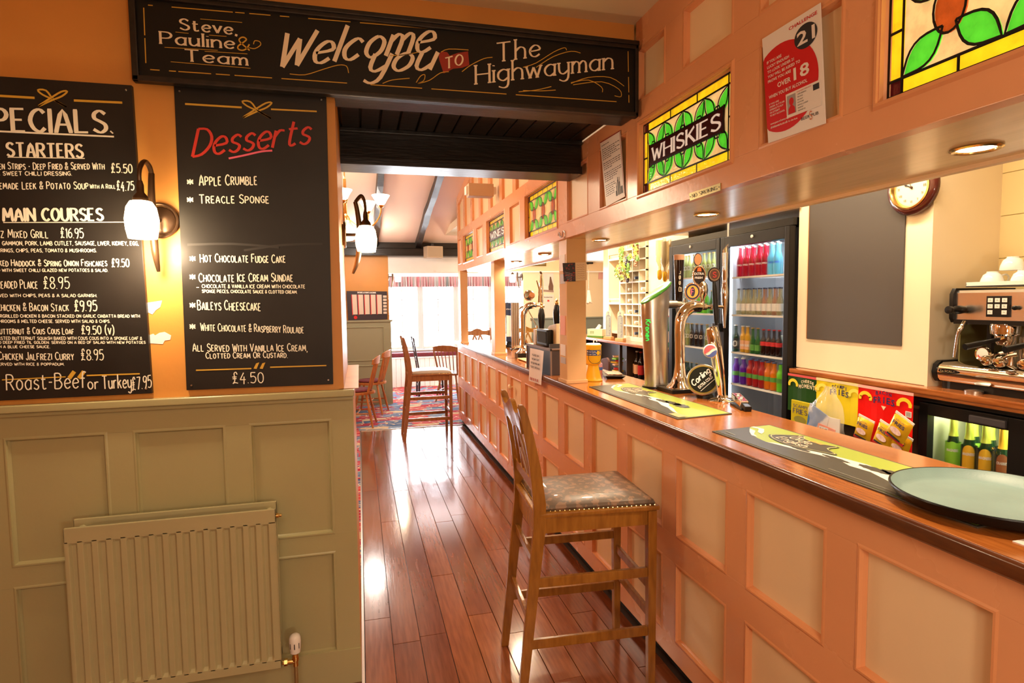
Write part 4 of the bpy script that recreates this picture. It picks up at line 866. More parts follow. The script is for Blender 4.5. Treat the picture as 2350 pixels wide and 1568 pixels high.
# ------------------------------------------------------------------ wall lamps
def shade_prof(): return [(0.020, 0.052), (0.034, 0.048), (0.046, 0.028), (0.0525, -0.012), (0.0505, -0.045), (0.044, -0.078)]
def wall_lamp(label, loc, rz, energy, ms, lamp=True, shift=0.0, rc=1.0):
    t = thing('wall_lamp', label, 'wall lamp', loc, rz, group='bronze wall lamps with opal shades')
    MB().lathe([(0.052, 0), (0.052, -0.008), (0.045, -0.014), (0.001, -0.016)], n=28, ax='y').build('wall_plate', M_DBRONZE, t, smooth=True)
    q = MB(); q.tube([(0.060*cos(a), -0.012, 0.060*sin(a)) for a in [2*pi*i/28 for i in range(29)]], 0.006, 8); q.build('plate_ring', M_DBRONZE, t, smooth=True)
    MB().tube([(0, -0.01, 0), (0, -0.07, 0.0)], 0.008, 8).build('stub', M_DBRONZE, t, smooth=True)
    arm = [(0, -0.045, -0.19), (0, -0.068, -0.13), (0, -0.080, -0.05), (0, -0.082, 0.04), (0, -0.074, 0.12), (0, -0.066, 0.160)]
    MB().tube([(p[0]+shift*0.3, p[1], p[2]) for p in arm], [0.006, 0.012, 0.014, 0.0135, 0.011, 0.010], 10).build('arm', M_DBRONZE, t, smooth=True)
    s_ = shift; YS = -0.085-0.080*rc
    MB().tube([(s_*0.3, -0.066, 0.158), (s_*0.35, -0.085, 0.182), (s_*0.5, -0.085-0.035*rc, 0.190), (s_*0.8, -0.085-0.065*rc, 0.172), (s_, YS, 0.14), (s_, YS, 0.09)], [0.008, 0.009, 0.0085, 0.008, 0.007, 0.007], 8).build('hook', M_DBRONZE, t, smooth=True)
    MB().lathe([(0.008, 0.115), (0.012, 0.10), (0.012, 0.075), (0.024, 0.060), (0.027, 0.044)], (s_, YS, 0), 16).build('lamp_cap', M_DBRONZE, t, smooth=True)
    MB().lathe(shade_prof(), (s_, YS, -0.005), 28, caps=False).build('lamp_shade', ms, t, smooth=True)
    c = Matrix.Rotation(rz, 3, 'Z') @ Vector((s_, YS, -0.115))
    light('POINT', 'wall_lamp_bulb', Vector(loc)+c, energy, WARM2, 0.04)
    return t
P = onY(368, 481, WY)
wall_lamp('bronze wall lamp with a glowing opal shade between the two menu boards', (P.x, WY, P.z-0.042), 0, 14, mat('lit_opal_glass_near', (1, 0.9, 0.75), 0.3, emit=(1.0, 0.74, 0.42), estr=42), shift=-0.012)
wall_lamp('bronze wall lamp with a glowing opal shade inside the opening', (-0.07, 3.02, 1.935), rd(90), 8, M_FROST, rc=0.35)
wall_lamp('small glowing wall lamp on the left cheek of the bay window', (0.455, 9.72, 2.02), rd(90), 10, M_FROSTF)
wall_lamp('small glowing wall lamp seen behind the far post', (2.66, 9.56, 2.0), rd(-90), 10, M_FROSTF)
# ------------------------------------------------------------------ bar stools
M_VINYL = mat('patterned_seat_vinyl', (0.34, 0.20, 0.115), 0.34, col2=(0.20, 0.12, 0.07), vscale=45, thr=(0.45, 0.55), bump=0.15, bscale=70, coat=0.2)
def trellis_mat(name, c1, c2):
    m = bpy.data.materials.new(name); m.use_nodes = True; nt = m.node_tree; N = nt.nodes; L = nt.links; b = N['Principled BSDF']
    b.inputs['Roughness'].default_value = 0.36; b.inputs['Coat Weight'].default_value = 0.25
    tc = N.new('ShaderNodeTexCoord'); out = []
    for k in (1, -1):
        w = N.new('ShaderNodeTexWave'); mp = N.new('ShaderNodeMapping'); mp.inputs['Rotation'].default_value = (0, 0, rd(45*k)); L.new(tc.outputs['Object'], mp.inputs[0]); L.new(mp.outputs[0], w.inputs['Vector'])
        w.inputs['Scale'].default_value = 6.0; w.inputs['Distortion'].default_value = 5.0; w.inputs['Detail'].default_value = 2; w.inputs['Detail Scale'].default_value = 6; out.append(w)
    mx = N.new('ShaderNodeMath'); mx.operation = 'MAXIMUM'; L.new(out[0].outputs[1], mx.inputs[0]); L.new(out[1].outputs[1], mx.inputs[1])
    no = N.new('ShaderNodeTexNoise'); no.inputs['Scale'].default_value = 60; L.new(tc.outputs['Object'], no.inputs['Vector'])
    ad = N.new('ShaderNodeMath'); ad.operation = 'MULTIPLY_ADD'; ad.inputs[1].default_value = 0.5; L.new(no.outputs[0], ad.inputs[0]); L.new(mx.outputs[0], ad.inputs[2])
    cr = N.new('ShaderNodeValToRGB'); cr.color_ramp.elements[0].position = 0.75; cr.color_ramp.elements[1].position = 1.25 if False else 0.98; cr.color_ramp.elements[0].color = (*c1, 1); cr.color_ramp.elements[1].color = (*c2, 1)
    L.new(ad.outputs[0], cr.inputs[0]); L.new(cr.outputs[0], b.inputs['Base Color']); return m
M_SEAT = trellis_mat('trellis_seat_vinyl', (0.235, 0.135, 0.08), (0.11, 0.075, 0.05))
def bar_stool(name, label, loc, rz, M_, M_S, group=None):
    t = thing(name, label, 'bar stool', loc, rz, group)
    hw = 0.200
    for s in (-1, 1):
        y = s*hw; lean = -0.012*s
        ring = []
        for x, z, w in ((-0.285, 0, 0.034), (-0.262, 0.20, 0.038), (-0.232, 0.48, 0.044), (-0.207, 0.70, 0.048), (-0.205, 0.80, 0.050), (-0.222, 0.95, 0.044), (-0.250, 1.10, 0.037), (-0.272, 1.185, 0.030), (-0.276, 1.20, 0.016)):
            ring.append([(x-w/2, y-0.0125, z), (x+w/2, y-0.0125, z), (x+w/2, y+0.0125, z), (x-w/2, y+0.0125, z)])
        MB().loft(ring).build('rear_leg', M_, t, bev=0.003)
        MB().loft([[(0.262-w/2, y-w/2, z), (0.262+w/2, y-w/2, z), (0.262+w/2, y+w/2, z), (0.262-w/2, y+w/2, z)] for z, w in ((0, 0.030), (0.4, 0.035), (0.745, 0.038))]).build('front_leg', M_, t, bev=0.003)
        MB().box(-0.20, 0.25, y-0.009, y+0.009, 0.685, 0.748).build('apron', M_, t, bev=0.002)
        for z, x0 in ((0.485, -0.232), (0.235, -0.256)):
            MB().box(x0, 0.255, y-0.0085, y+0.0085, z-0.019, z+0.019).build('stretcher', M_, t, bev=0.003)
    MB().box(0.252, 0.272, -hw+0.012, hw-0.012, 0.685, 0.748).build('apron', M_, t, bev=0.002)
    MB().box(-0.215, -0.195, -hw+0.012, hw-0.012, 0.66, 0.748).build('apron', M_, t, bev=0.002)
    for z, x in ((0.42, 0.262), (0.30, 0.262), (0.56, -0.222), (0.32, -0.244)):
        MB().box(x-0.0085, x+0.0085, -hw+0.011, hw-0.011, z-0.018, z+0.018).build('stretcher', M_, t, bev=0.003)
    MB().prism([(-0.225, -0.212), (0.290, -0.225), (0.290, 0.225), (-0.225, 0.212)], lambda u, v, d: (u, v, d), 0.748, 0.766).build('seat_frame', M_, t, bev=0.005)
    rings = []
    for k, (z, ins) in enumerate(((0.766, 0.010), (0.776, 0.006), (0.788, 0.012), (0.797, 0.035), (0.803, 0.09), (0.805, 0.16))):
        x0, x1, w0, w1 = -0.205+ins, 0.282-ins, 0.196-ins*0.95, 0.216-ins; ring = []
        for a, b_, n in (((x0, -w0), (x1, -w1), 6), ((x1, -w1), (x1, w1), 6), ((x1, w1), (x0, w0), 6), ((x0, w0), (x0, -w0), 6)):
            for i in range(n): ring.append((a[0]+(b_[0]-a[0])*i/n, a[1]+(b_[1]-a[1])*i/n, z))
        rings.append(ring)
    MB().loft(rings).build('seat_pad', M_S, t, smooth=True)
    q = MB(); r = rings[0]
    for i in range(len(r)):
        a, b_ = Vector(r[i]), Vector(r[(i+1) % len(r)]); n = 4
        for j in range(n):
            p = a.lerp(b_, j/n); c = Vector((0.04, 0, 0)); d = (p-c); d.z = 0; d.normalize(); p = p+d*0.001
            q.lathe([(0.0038, 0), (0.0024, 0.0026), (0.0004, 0.0032)], (p.x+d.x*0.002, p.y+d.y*0.002, 0.7665), 5)
    o = q.build('brass_nails', M_BRASS, t); o['kind'] = 'stuff'
    # wavy crest rail and carved back
    ys_ = [(-hw+0.012)+(2*hw-0.024)*i/24 for i in range(25)]; top = lambda y: 1.168+0.012*cos(y/hw*pi*2)+0.012*cos(y/hw*pi)
    q = MB(); vs = []
    for y in ys_:
        for x, z in ((-0.283, top(y)), (-0.263, top(y)), (-0.255, 1.088-0.008*cos(y/hw*pi*2)), (-0.272, 1.088-0.008*cos(y/hw*pi*2))): vs.append((x, y, z))
    q.add(vs, [(4*i+a, 4*i+(a+1) % 4, 4*i+4+(a+1) % 4, 4*i+4+a) for i in range(24) for a in range(4)]+[(0, 1, 2, 3), (96, 99, 98, 97)]); q.build('crest_rail', M_, t, bev=0.0015)
    MB().box(-0.226, -0.206, -hw+0.012, hw-0.012, 0.845, 0.885).build('lower_back_rail', M_, t, bev=0.003)
    for a, b_ in ((-0.13, -0.045), (0.045, -0.045), (-0.045, 0.045), (0.13, 0.045)):
        MB().bar((-0.216, a, 0.875), (-0.262, b_, 1.10), 0.026, 0.013, up=(1, 0, 0)).build('back_slat', M_, t, bev=0.003)
    return t
bar_stool('bar_stool', 'honey coloured wooden bar stool with patterned seat drawn up in front', (0.882, 2.352, 0), rd(-4), M_STOOL, M_SEAT)
bar_stool('bar_stool', 'brown wooden bar stool standing at the far end of the boards', (0.752, 7.03, 0), rd(0), M_STOOLD, mat('pale_seat_vinyl', (0.42, 0.36, 0.30), 0.3), None)
bar_stool('bar_stool', 'wavy topped bar stool behind the far end of the counter', (onY(1100, 760, 8.6).x, 8.5, 0), rd(-90), M_STOOLD, M_SEAT, None)
bar_stool('bar_stool', 'wavy topped bar stool seen behind the chrome swan neck taps', (onY(1215, 760, 8.9).x, 8.9, 0), rd(-90), M_STOOL, M_SEAT, None)

# ------------------------------------------------------------------ windsor chairs
M_PINE = mat('orange_pine', (0.52, 0.19, 0.05), 0.28, col2=(0.40, 0.13, 0.035), vscale=12, stretch=(4, 4, 0.7), coat=0.3)
def windsor(label, loc, rz, M_, cushion=None, group='spindle back chairs', tall=0.0):
    t = thing('spindle_back_chair', label, 'chair', loc, rz, group)
    el = [(0.21*cos(a)*(1+0.08*cos(2*a)), 0.21*sin(a)*(1.02)) for a in [2*pi*i/24 for i in range(24)]]
    MB().prism(el, lambda u, v, d: (u, v, d), 0.425, 0.458).build('seat', M_, t, bev=0.008)
    prof = [(0.011, 0), (0.015, 0.06), (0.018, 0.12), (0.013, 0.135), (0.019, 0.15), (0.020, 0.24), (0.014, 0.27), (0.019, 0.29), (0.014, 0.31), (0.016, 0.43)]
    for sx, sy in ((1, 1), (1, -1), (-1, 1), (-1, -1)):
        f = lambda x, y, z, sx=sx, sy=sy: (x+sx*(0.205-z*0.19), y+sy*(0.195-z*0.17), z)
        MB().lathe(prof, n=10, M=f).build('leg', M_, t, smooth=True)
    MB().tube([(0.16, -0.16, 0.18), (0, 0, 0.18) if False else (-0.17, -0.16, 0.18)], 0.009, 8).build('stretcher', M_, t, smooth=True)
    MB().tube([(0.16, 0.16, 0.18), (-0.17, 0.16, 0.18)], 0.009, 8).build('stretcher', M_, t, smooth=True)
    MB().tube([(0, -0.16, 0.18), (0, 0.16, 0.18)], 0.010, 8).build('stretcher', M_, t, smooth=True)
    for i, y in enumerate((-0.175, -0.115, -0.058, 0, 0.058, 0.115, 0.175)):
        yy = y*1.12; xo = -0.17+abs(y)*0.12; r_ = 0.013 if i in (0, 6) else 0.007
        MB().tube([(xo, y*0.92, 0.455), (xo-0.045, y, 0.62), (xo-0.11+0.01, yy, 0.83)], [r_, r_*1.15, r_], 8).build('spindle', M_, t, smooth=True)
    q = MB(); vs = []; n = 12
    for i in range(n+1):
        y = -0.215+0.43*i/n; c = -0.275+0.09*(y/0.215)**2*0.6; h = 0.905+0.012*cos(y*9)-0.02*(abs(y)/0.215)**3
        for x, z in ((c-0.012, 0.815), (c+0.010, 0.812), (c-0.004, h), (c-0.022, h)): vs.append((x, y, z))
    q.add(vs, [(4*i+a, 4*i+(a+1) % 4, 4*i+4+(a+1) % 4, 4*i+4+a) for i in range(n) for a in range(4)]+[(0, 1, 2, 3), (4*n, 4*n+3, 4*n+2, 4*n+1)]); q.build('crest_rail', M_, t, bev=0.004)
    if cushion: MB().lathe([(0.17, 0), (0.185, 0.012), (0.17, 0.028), (0.001, 0.032)], (0, 0, 0.458), 20).build('cushion', cushion, t, smooth=True)
    return t
M_BURG = mat('burgundy_upholstery', (0.16, 0.02, 0.03), 0.8, var=0.3, vscale=30)
windsor('orange pine spindle back chair nearer the wall end on the carpet', (-0.05, 7.85, 0.004), rd(172), M_PINE, M_BURG)
windsor('orange pine spindle back chair against the sage partition', (0.13, 8.75, 0.004), rd(165), M_PINE, M_BURG)
windsor('brown spindle back chair facing the bay window bench', (1.42, 9.45, 0.004), rd(60), M_STOOLD)
# dark dining chair by the window bench
t = thing('dining_chair', 'slim black dining chair with a pale seat in front of the window bench', 'chair', (onY(985, 850, 9.9).x, 9.9, 0.004), rd(0)); MD = mat('black_chair_wood', (0.03, 0.02, 0.025), 0.35)
for s in (-1, 1):
    MB().bar((-0.20, s*0.19, 0), (-0.18, s*0.19, 0.45), 0.03, 0.03).bar((-0.18, s*0.19, 0.44), (-0.27, s*0.18, 1.02), 0.03, 0.022).build('rear_leg', MD, t, bev=0.003)
    MB().bar((0.20, s*0.19, 0), (0.19, s*0.19, 0.44), 0.026, 0.026, w2=0.034, h2=0.034).build('front_leg', MD, t, bev=0.003)
MB().box(-0.20, 0.21, -0.21, 0.21, 0.40, 0.445).build('seat_frame', MD, t, bev=0.004)
MB().box(-0.19, 0.205, -0.20, 0.20, 0.446, 0.485).build('seat_pad', mat('pale_upholstery', (0.6, 0.58, 0.56), 0.7), t, bev=0.015)
for z in (0.62, 0.78, 0.94): MB().box(-0.215-(z-0.6)*0.14, -0.20-(z-0.6)*0.14, -0.18, 0.18, z, z+0.06).build('back_rail', MD, t, bev=0.003)
for x in (-0.19, 0.19): MB().box(x-0.01, x+0.01, -0.18, 0.18, 0.2, 0.225).build('stretcher', MD, t)
# table at the left beyond the opening
t = thing('pine_table', 'orange pine table beside the spindle back chairs', 'table', (-0.62, 7.95, 0.004))
MB().box(-0.50, 0.46, -0.40, 0.40, 0.715, 0.75).build('table_top', M_PINE, t, bev=0.006); MB().box(-0.46, 0.42, -0.36, 0.36, 0.62, 0.715).build('apron', M_PINE, t)
for x in (-0.43, 0.39):
    for y in (-0.33, 0.33): MB().lathe([(0.025, 0), (0.03, 0.1), (0.02, 0.13), (0.035, 0.2), (0.038, 0.5), (0.03, 0.62)], (x, y, 0), 10).build('leg', M_PINE, t, smooth=True)

# ------------------------------------------------------------------ far room furnishings
t = thing('sage_partition', 'sage green panelled partition at the end of the far room', 'partition', (-1.0, 9.40, 0.004))
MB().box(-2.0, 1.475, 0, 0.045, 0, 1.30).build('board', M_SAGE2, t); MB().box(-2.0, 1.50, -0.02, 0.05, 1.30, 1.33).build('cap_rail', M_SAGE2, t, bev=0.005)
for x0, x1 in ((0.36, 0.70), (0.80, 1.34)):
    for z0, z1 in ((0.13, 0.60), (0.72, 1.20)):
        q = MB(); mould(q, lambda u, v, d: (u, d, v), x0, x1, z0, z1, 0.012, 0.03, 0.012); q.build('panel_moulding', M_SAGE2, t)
q = MB()
t = thing('window_bench', 'white boarded bench with a burgundy seat running under the bay window', 'bench', (0.46, 11.22, 0.004))
x = 0.0
MB().box(0, 2.83, 0.02, 0.46, 0, 0.54).build('carcass', M_WHITE, t)
while x < 2.8:
    MB().box(x+0.002, min(x+0.088, 2.83), 0.0, 0.02, 0, 0.54).build('board', M_WHITE, t, bev=0.003, seg=1); x += 0.09
MB().box(0, 2.83, -0.02, 0.46, 0.54, 0.565).build('seat_board', M_WHITE, t, bev=0.005)
MB().box(0.01, 1.40, -0.01, 0.45, 0.565, 0.645).build('seat_cushion', M_BURG, t, bev=0.03); MB().box(1.42, 2.82, -0.01, 0.45, 0.565, 0.645).build('seat_cushion', M_BURG, t, bev=0.03)
# gathered valance
vm = bpy.data.materials.new('striped_valance'); vm.use_nodes = True; nt = vm.node_tree; N = nt.nodes; L = nt.links; b = N['Principled BSDF']; b.inputs['Roughness'].default_value = 0.9
tc = N.new('ShaderNodeTexCoord'); mp = N.new('ShaderNodeMapping'); mp.inputs['Scale'].default_value = (22, 0.3, 0.3); L.new(tc.outputs['Object'], mp.inputs[0])
no = N.new('ShaderNodeTexNoise'); no.inputs['Scale'].default_value = 1.0; no.inputs['Detail'].default_value = 3; L.new(mp.outputs[0], no.inputs['Vector'])
cr = N.new('ShaderNodeValToRGB'); L.new(no.outputs[0], cr.inputs[0]); E_ = cr.color_ramp.elements
E_[0].position = 0.33; E_[0].color = (0.16, 0.19, 0.19, 1); E_[1].position = 0.44; E_[1].color = (0.42, 0.38, 0.34, 1)
for p, c in ((0.52, (0.42, 0.07, 0.09)), (0.58, (0.44, 0.40, 0.36)), (0.68, (0.45, 0.15, 0.16))): e = E_.new(p); e.color = (*c, 1)
L.new(cr.outputs[0], b.inputs['Base Color'])
q = MB(); vs = []; n = 330
for i in range(n+1):
    x = 0.47+2.82*i/n
    for z, a in ((2.10, 0.006), (2.03, 0.012), (1.90, 0.028)): vs.append((x+0.006*sin(i*0.9), 11.62+a*sin(i*0.95+sin(i*0.13)*2), z))
q.add(vs, [(3*i+a, 3*i+a+1, 3*i+4+a, 3*i+3+a) for i in range(n) for a in range(2)])
tag(q.build('gathered_valance', vm, smooth=True), 'gathered striped pink and grey valance over the bay window', 'valance')
# fixtures poster and framed picture over the partition
t, mm, (w_, h_) = paper('fixtures_poster', 'dark fixtures wall chart with red columns pinned above the partition', 'poster', [(799, 736), (889, 733), (888, 669), (795, 668)], 'Y', 9.395)
MB().prism([(0, 0), (1, 0), (1, 1), (0, 1)], mm, 0, 0.002).build('sheet', mat('chart_navy', (0.03, 0.02, 0.03), 0.4), t)
q = MB(); [q.poly([(0.13+i*0.155, 0.20), (0.245+i*0.155, 0.20), (0.245+i*0.155, 0.88), (0.13+i*0.155, 0.88)], mm, -0.001) for i in range(5)]; [q.poly([(0.90, 0.2+i*0.115), (0.99, 0.2+i*0.115), (0.99, 0.28+i*0.115), (0.90, 0.28+i*0.115)], mm, -0.001) for i in range(6)]; q.build('white_columns', mat('chart_white', (0.7, 0.6, 0.5), 0.5), t)['kind'] = 'stuff'
q = MB(); [q.poly([(0.112+i*0.155, 0.18), (0.13+i*0.155, 0.18), (0.13+i*0.155, 0.88), (0.112+i*0.155, 0.88)], mm, -0.0012) for i in range(5)]; q.poly(ellipse(0.19, 0.10, 0.045, 0.06, 16), mm, -0.001); q.build('red_bars', M_POSTRED, t)['kind'] = 'stuff'
q = MB(); write(q, 'FIXTURES & EVENTS CALENDAR', 0.27, 0.925, 0.05, mm, 0.008, width=0.45, d=-0.001); q.build('heading', M_PAPER, t)
t = thing('picture_frame', 'dark framed picture partly hidden by the wall chart', 'picture', (-0.36, 9.447, 1.36))
MB().box(-0.13, 0.13, -0.025, 0, 0, 0.035).box(-0.13, 0.13, -0.025, 0, 0.315, 0.35).box(-0.13, -0.095, -0.025, 0, 0, 0.35).box(0.095, 0.13, -0.025, 0, 0, 0.35).build('frame', mat('dark_frame_wood', (0.10, 0.03, 0.02), 0.3), t, bev=0.003)
MB().box(-0.1, 0.1, -0.01, -0.005, 0.03, 0.32).build('print', mat('pale_print', (0.6, 0.55, 0.5), 0.5, col2=(0.3, 0.3, 0.35), vscale=9), t)
# speakers
M_SPK = mat('beige_speaker', (0.50, 0.38, 0.26), 0.5)
a, b_ = onY(973, 592, 9.1), onY(1015, 566, 9.1)
t = thing('wall_speaker', 'beige loudspeaker fixed to the black beam', 'speaker', ((a.x+b_.x)/2, 9.2, (a.z+b_.z)/2), rd(8)); w2, h2 = (b_.x-a.x)/2, (b_.z-a.z)/2
MB().prism([(-w2, 0), (w2, 0), (w2*0.85, -0.17), (-w2*0.85, -0.17)], lambda u, v, d: (u, v, d), -h2, h2).build('cabinet', M_SPK, t, bev=0.006)
MB().box(-w2*0.75, w2*0.75, -0.174, -0.170, -h2*0.8, h2*0.8).build('grille', mat('beige_grille', (0.42, 0.32, 0.22), 0.8), t); MB().box(-0.02, 0.02, -0.02, 0.04, h2-0.01, h2+0.05).build('bracket', M_DARKPL, t)
a, b_ = onY(1078, 447, 5.1), onY(1166, 421, 5.1)
t = thing('wall_speaker', 'long beige loudspeaker on the upper fascia of the far room', 'speaker', (XF-0.01, 5.14, a.z)); L_ = XF-0.01-a.x
MB().prism([(0.0, 0.0), (0.115, 0.0), (0.145, 0.03), (0.145, 0.085), (0.115, b_.z-a.z), (0.0, b_.z-a.z)], lambda u, v, d: (-d, u, v), 0.03, L_).build('cabinet', M_SPK, t, bev=0.005)
MB().box(-L_-0.02, -L_+0.0, 0.03, 0.11, 0.02, 0.09).build('end_bracket', M_WHITEP, t, bev=0.004); MB().box(-0.03, 0.0, 0.04, 0.1, 0.03, 0.09).build('wall_bracket', M_WHITEP, t)
# chandelier of the far room
t = thing('chandelier', 'brass chandelier with glowing bowl shades beyond the opening', 'chandelier', (-0.085, 5.0, 2.30))
zc = 2.52+SL*4.3-2.30
MB().tube([(0, 0, -0.05), (0, 0, 0.30)], 0.012, 8).lathe([(0.012, -0.06), (0.035, -0.03), (0.03, 0.0), (0.012, 0.02)], n=14).lathe([(0.01, 0.1), (0.022, 0.13), (0.01, 0.16)], n=12).build('stem', M_BRASS, t, smooth=True)
q = MB()
for k in range(3):
    a = 2*pi*k/3; q.tube([(0.0, 0, 0.30), (0.02*cos(a), 0.02*sin(a), zc)], 0.0035, 5)
q.tube([(0, 0, 0.3), (0, 0, zc)], 0.005, 6); q.lathe([(0.06, zc), (0.05, zc-0.02), (0.01, zc-0.03)], n=16); q.build('hanging_chain', M_BRASS, t)
for k in range(5):
    a = 2*pi*k/5-0.35; c, s = cos(a), sin(a)
    pts = [(0.02*c, 0.02*s, -0.02), (0.12*c, 0.12*s, -0.09), (0.22*c, 0.22*s, -0.08), (0.285*c, 0.285*s, 0.0), (0.295*c, 0.295*s, 0.07)]
    p = MB().tube([(x, y, z) for x, y, z in pts], 0.007, 8).build('arm', M_BRASS, t, smooth=True)
    MB().lathe([(0.012, 0.06), (0.024, 0.072), (0.022, 0.082)], (0.295*c, 0.295*s, 0), 12).build('cup', M_BRASS, p, smooth=True)
    MB().lathe([(0.020, 0.082), (0.034, 0.095), (0.050, 0.125), (0.072, 0.160), (0.070, 0.162), (0.046, 0.128), (0.028, 0.10)], (0.295*c, 0.295*s, 0), 20, caps=False).build('bowl_shade', M_FROSTF, p, smooth=True)
MB().lathe([(0.001, -0.20), (0.05, -0.19), (0.10, -0.155), (0.125, -0.10), (0.13, -0.095), (0.10, -0.09), (0.001, -0.09)], n=28).build('centre_bowl', M_FROSTF, t, smooth=True)
light('POINT', 'chandelier_bulb', (-0.085, 5.0, 2.62), 45, WARM2, 0.12)
# ------------------------------------------------------------------ back counter
CB = 1.172
M_BACKTOP = mat('reddish_back_counter', (0.40, 0.13, 0.035), 0.2, col2=(0.26, 0.07, 0.015), vscale=10, stretch=(9, 0.7, 6), coat=0.4)
M_CAB = mat('dark_cabinet_wood', (0.055, 0.028, 0.015), 0.4)
t = thing('back_counter', 'reddish wooden back counter under the coffee machine and blank blackboard', 'counter', (2.8, 1.0, CB))
MB().box(-0.27, 0.22, -2.3, 2.035, -0.028, 0).box(-0.262, -0.23, -2.3, 2.035, -0.045, -0.028).build('counter_board', M_BACKTOP, t, bev=0.006)
MB().box(-0.19, 0.22, 1.20, 2.035, -1.17, -0.045).box(-0.19, 0.22, -2.3, 0.20, -1.17, -0.045).build('cabinet', M_CAB, t)
t = thing('back_counter', 'reddish wooden back counter carrying the wine rack and menu paddles', 'counter', (2.8, 5.4, CB))
MB().box(-0.25, 0.05, -0.87, 1.6, -0.03, 0).box(0.05, 0.2, -0.17, 1.6, -0.03, 0).build('counter_board', M_BACKTOP, t, bev=0.006)
MB().box(-0.20, -0.17, -0.87, -0.84, -1.17, -0.03).box(-0.20, -0.17, 0.20, 0.23, -1.17, -0.03).box(-0.20, -0.17, 1.56, 1.6, -1.17, -0.03).build('upright', M_CAB, t)
MB().box(0.045, 0.05, -0.87, 1.6, -1.17, -0.03).box(-0.2, 0.05, 0.035, 0.055, -1.17, -0.03).box(-0.2, 0.05, -0.87, -0.86, -1.17, -0.03).box(-0.2, 0.05, 1.57, 1.6, -1.17, -0.03).build('cabinet', M_CAB, t)
MB().box(-0.2, 0.05, -0.87, 1.6, -0.375, -0.355).build('shelf', M_CAB, t)

# ------------------------------------------------------------------ bottles
BM = {}
def liquid(name, col, tr=0.35, em=0.0): return mat(name, col, 0.07, trans=tr, ior=1.35, coat=0.3, emit=col if em else None, estr=em)  # em puts a faint glow into the liquid, as if lit through
def bottle_prof(h, r, rn, sh, neck, foot=0.004):
    return [(r*0.9, 0), (r, foot), (r, sh), (r*0.93, sh+(neck-sh)*0.25), (rn+(r-rn)*0.45, sh+(neck-sh)*0.6), (rn*1.08, neck), (rn, neck+(h-neck)*0.3), (rn, h*0.97)]
PROTO = {}
def bottle(kind, label, loc, group, h, r, rn, sh, neck, mbody, mcap, mlab=None, lz=(0.2, 0.5), word=None, wcol=None, rz=0.0, wh=0.5, ring=None, arc=None, foil=None, cat='bottle', name='bottle', noz=False):
    if kind in PROTO:
        t = copy_tree(PROTO[kind]); t['label'] = label; t['group'] = group; t.location = loc; t.rotation_euler = (0, 0, rz); return t
    t = thing(name, label, cat, loc, rz, group); PROTO[kind] = t
    MB().lathe(bottle_prof(h, r, rn, sh, neck), n=14).build('glass_body', mbody, t, smooth=True)
    MB().lathe([(rn*1.15, h*0.955), (rn*1.22, h*0.965), (rn*1.2, h), (0.001, h*1.002)], n=12).build('cap', mcap, t, smooth=True)
    if mlab:
        MB().lathe([(r+0.0006, h*lz[0]), (r+0.0008, h*lz[1])], n=20, caps=False).build('label', mlab, t, smooth=True)
    cm_ = lambda rr: (lambda u, v, d: (-(rr-d)*cos(u/rr), -(rr-d)*sin(-u/rr)*-1 if False else (rr-d)*sin(-u/rr), v))
    mm = cm_(r+0.0010)
    if arc:
        q = MB(); q.poly([p for p in ellipse(0, h*(lz[0]+lz[1])/2, r*0.85, h*(lz[1]-lz[0])*0.5, 20)], mm, -0.0004) if False else None
        pts = [(-r*0.8, h*lz[0])]+[(-r*0.8*cos(pi*i/10), h*(lz[1]-0.10)+h*0.12*sin(pi*i/10)) for i in range(11)]+[(r*0.8, h*lz[0])]
        for i in range(1, len(pts)-2): q.add([mm(*pts[i], -0.0004), mm(*pts[i+1], -0.0004), mm(pts[i+1][0], h*lz[0], -0.0004), mm(pts[i][0], h*lz[0], -0.0004)], [(0, 1, 2, 3)])
        q.build('label_arch', arc, t)
    if word:
        q = MB(); font(q, word, -r*0.75, h*(lz[0]+(lz[1]-lz[0])*(0.62 if foil else 0.34)), r*wh, mm, width=r*1.5, d=-0.0010, bold=0.03)
        q.build('label_lettering', wcol or M_PAPER, t)
    if ring:
        q = MB(); ribbon(q, [(r*0.5*cos(a), h*(lz[0]+lz[1])/2+r*0.75*sin(a)) for a in [2*pi*i/16 for i in range(17)]], mm, r*0.24, -0.0008); q.build('ring_mark', ring, t)
    if foil: MB().lathe([(rn+(r-rn)*0.35, neck-(neck-sh)*0.25), (rn*1.15, neck), (rn*1.06, h*0.95)], n=14, caps=False).build('foil_collar', foil, t, smooth=True)
    return t
ORD = ['first', 'second', 'third', 'fourth', 'fifth', 'sixth', 'seventh', 'eighth', 'ninth', 'tenth', 'eleventh', 'twelfth']
L_RED = liquid('red_premix', (0.55, 0.006, 0.03), 0.55, 0.05); L_BLUE = liquid('pale_blue_premix', (0.20, 0.65, 0.80), 0.55, 0.08); L_CLR = liquid('clear_cider', (0.72, 0.62, 0.32), 0.7)
L_AMB = liquid('rose_cider', (0.75, 0.38, 0.22), 0.7); L_GRN = liquid('green_glass_bottle', (0.03, 0.20, 0.03), 0.5); L_DKG = liquid('dark_green_glass', (0.01, 0.045, 0.015), 0.3); L_BRN = liquid('dark_brown_glass', (0.03, 0.010, 0.005), 0.3)
L_YEL = liquid('orange_yellow_juice', (0.85, 0.45, 0.03), 0.3); L_COLA = liquid('cola', (0.025, 0.006, 0.004), 0.2); L_PUR = liquid('purple_squash', (0.14, 0.015, 0.38), 0.35, 0.05); L_REDJ = liquid('red_squash', (0.50, 0.02, 0.02), 0.35, 0.03)
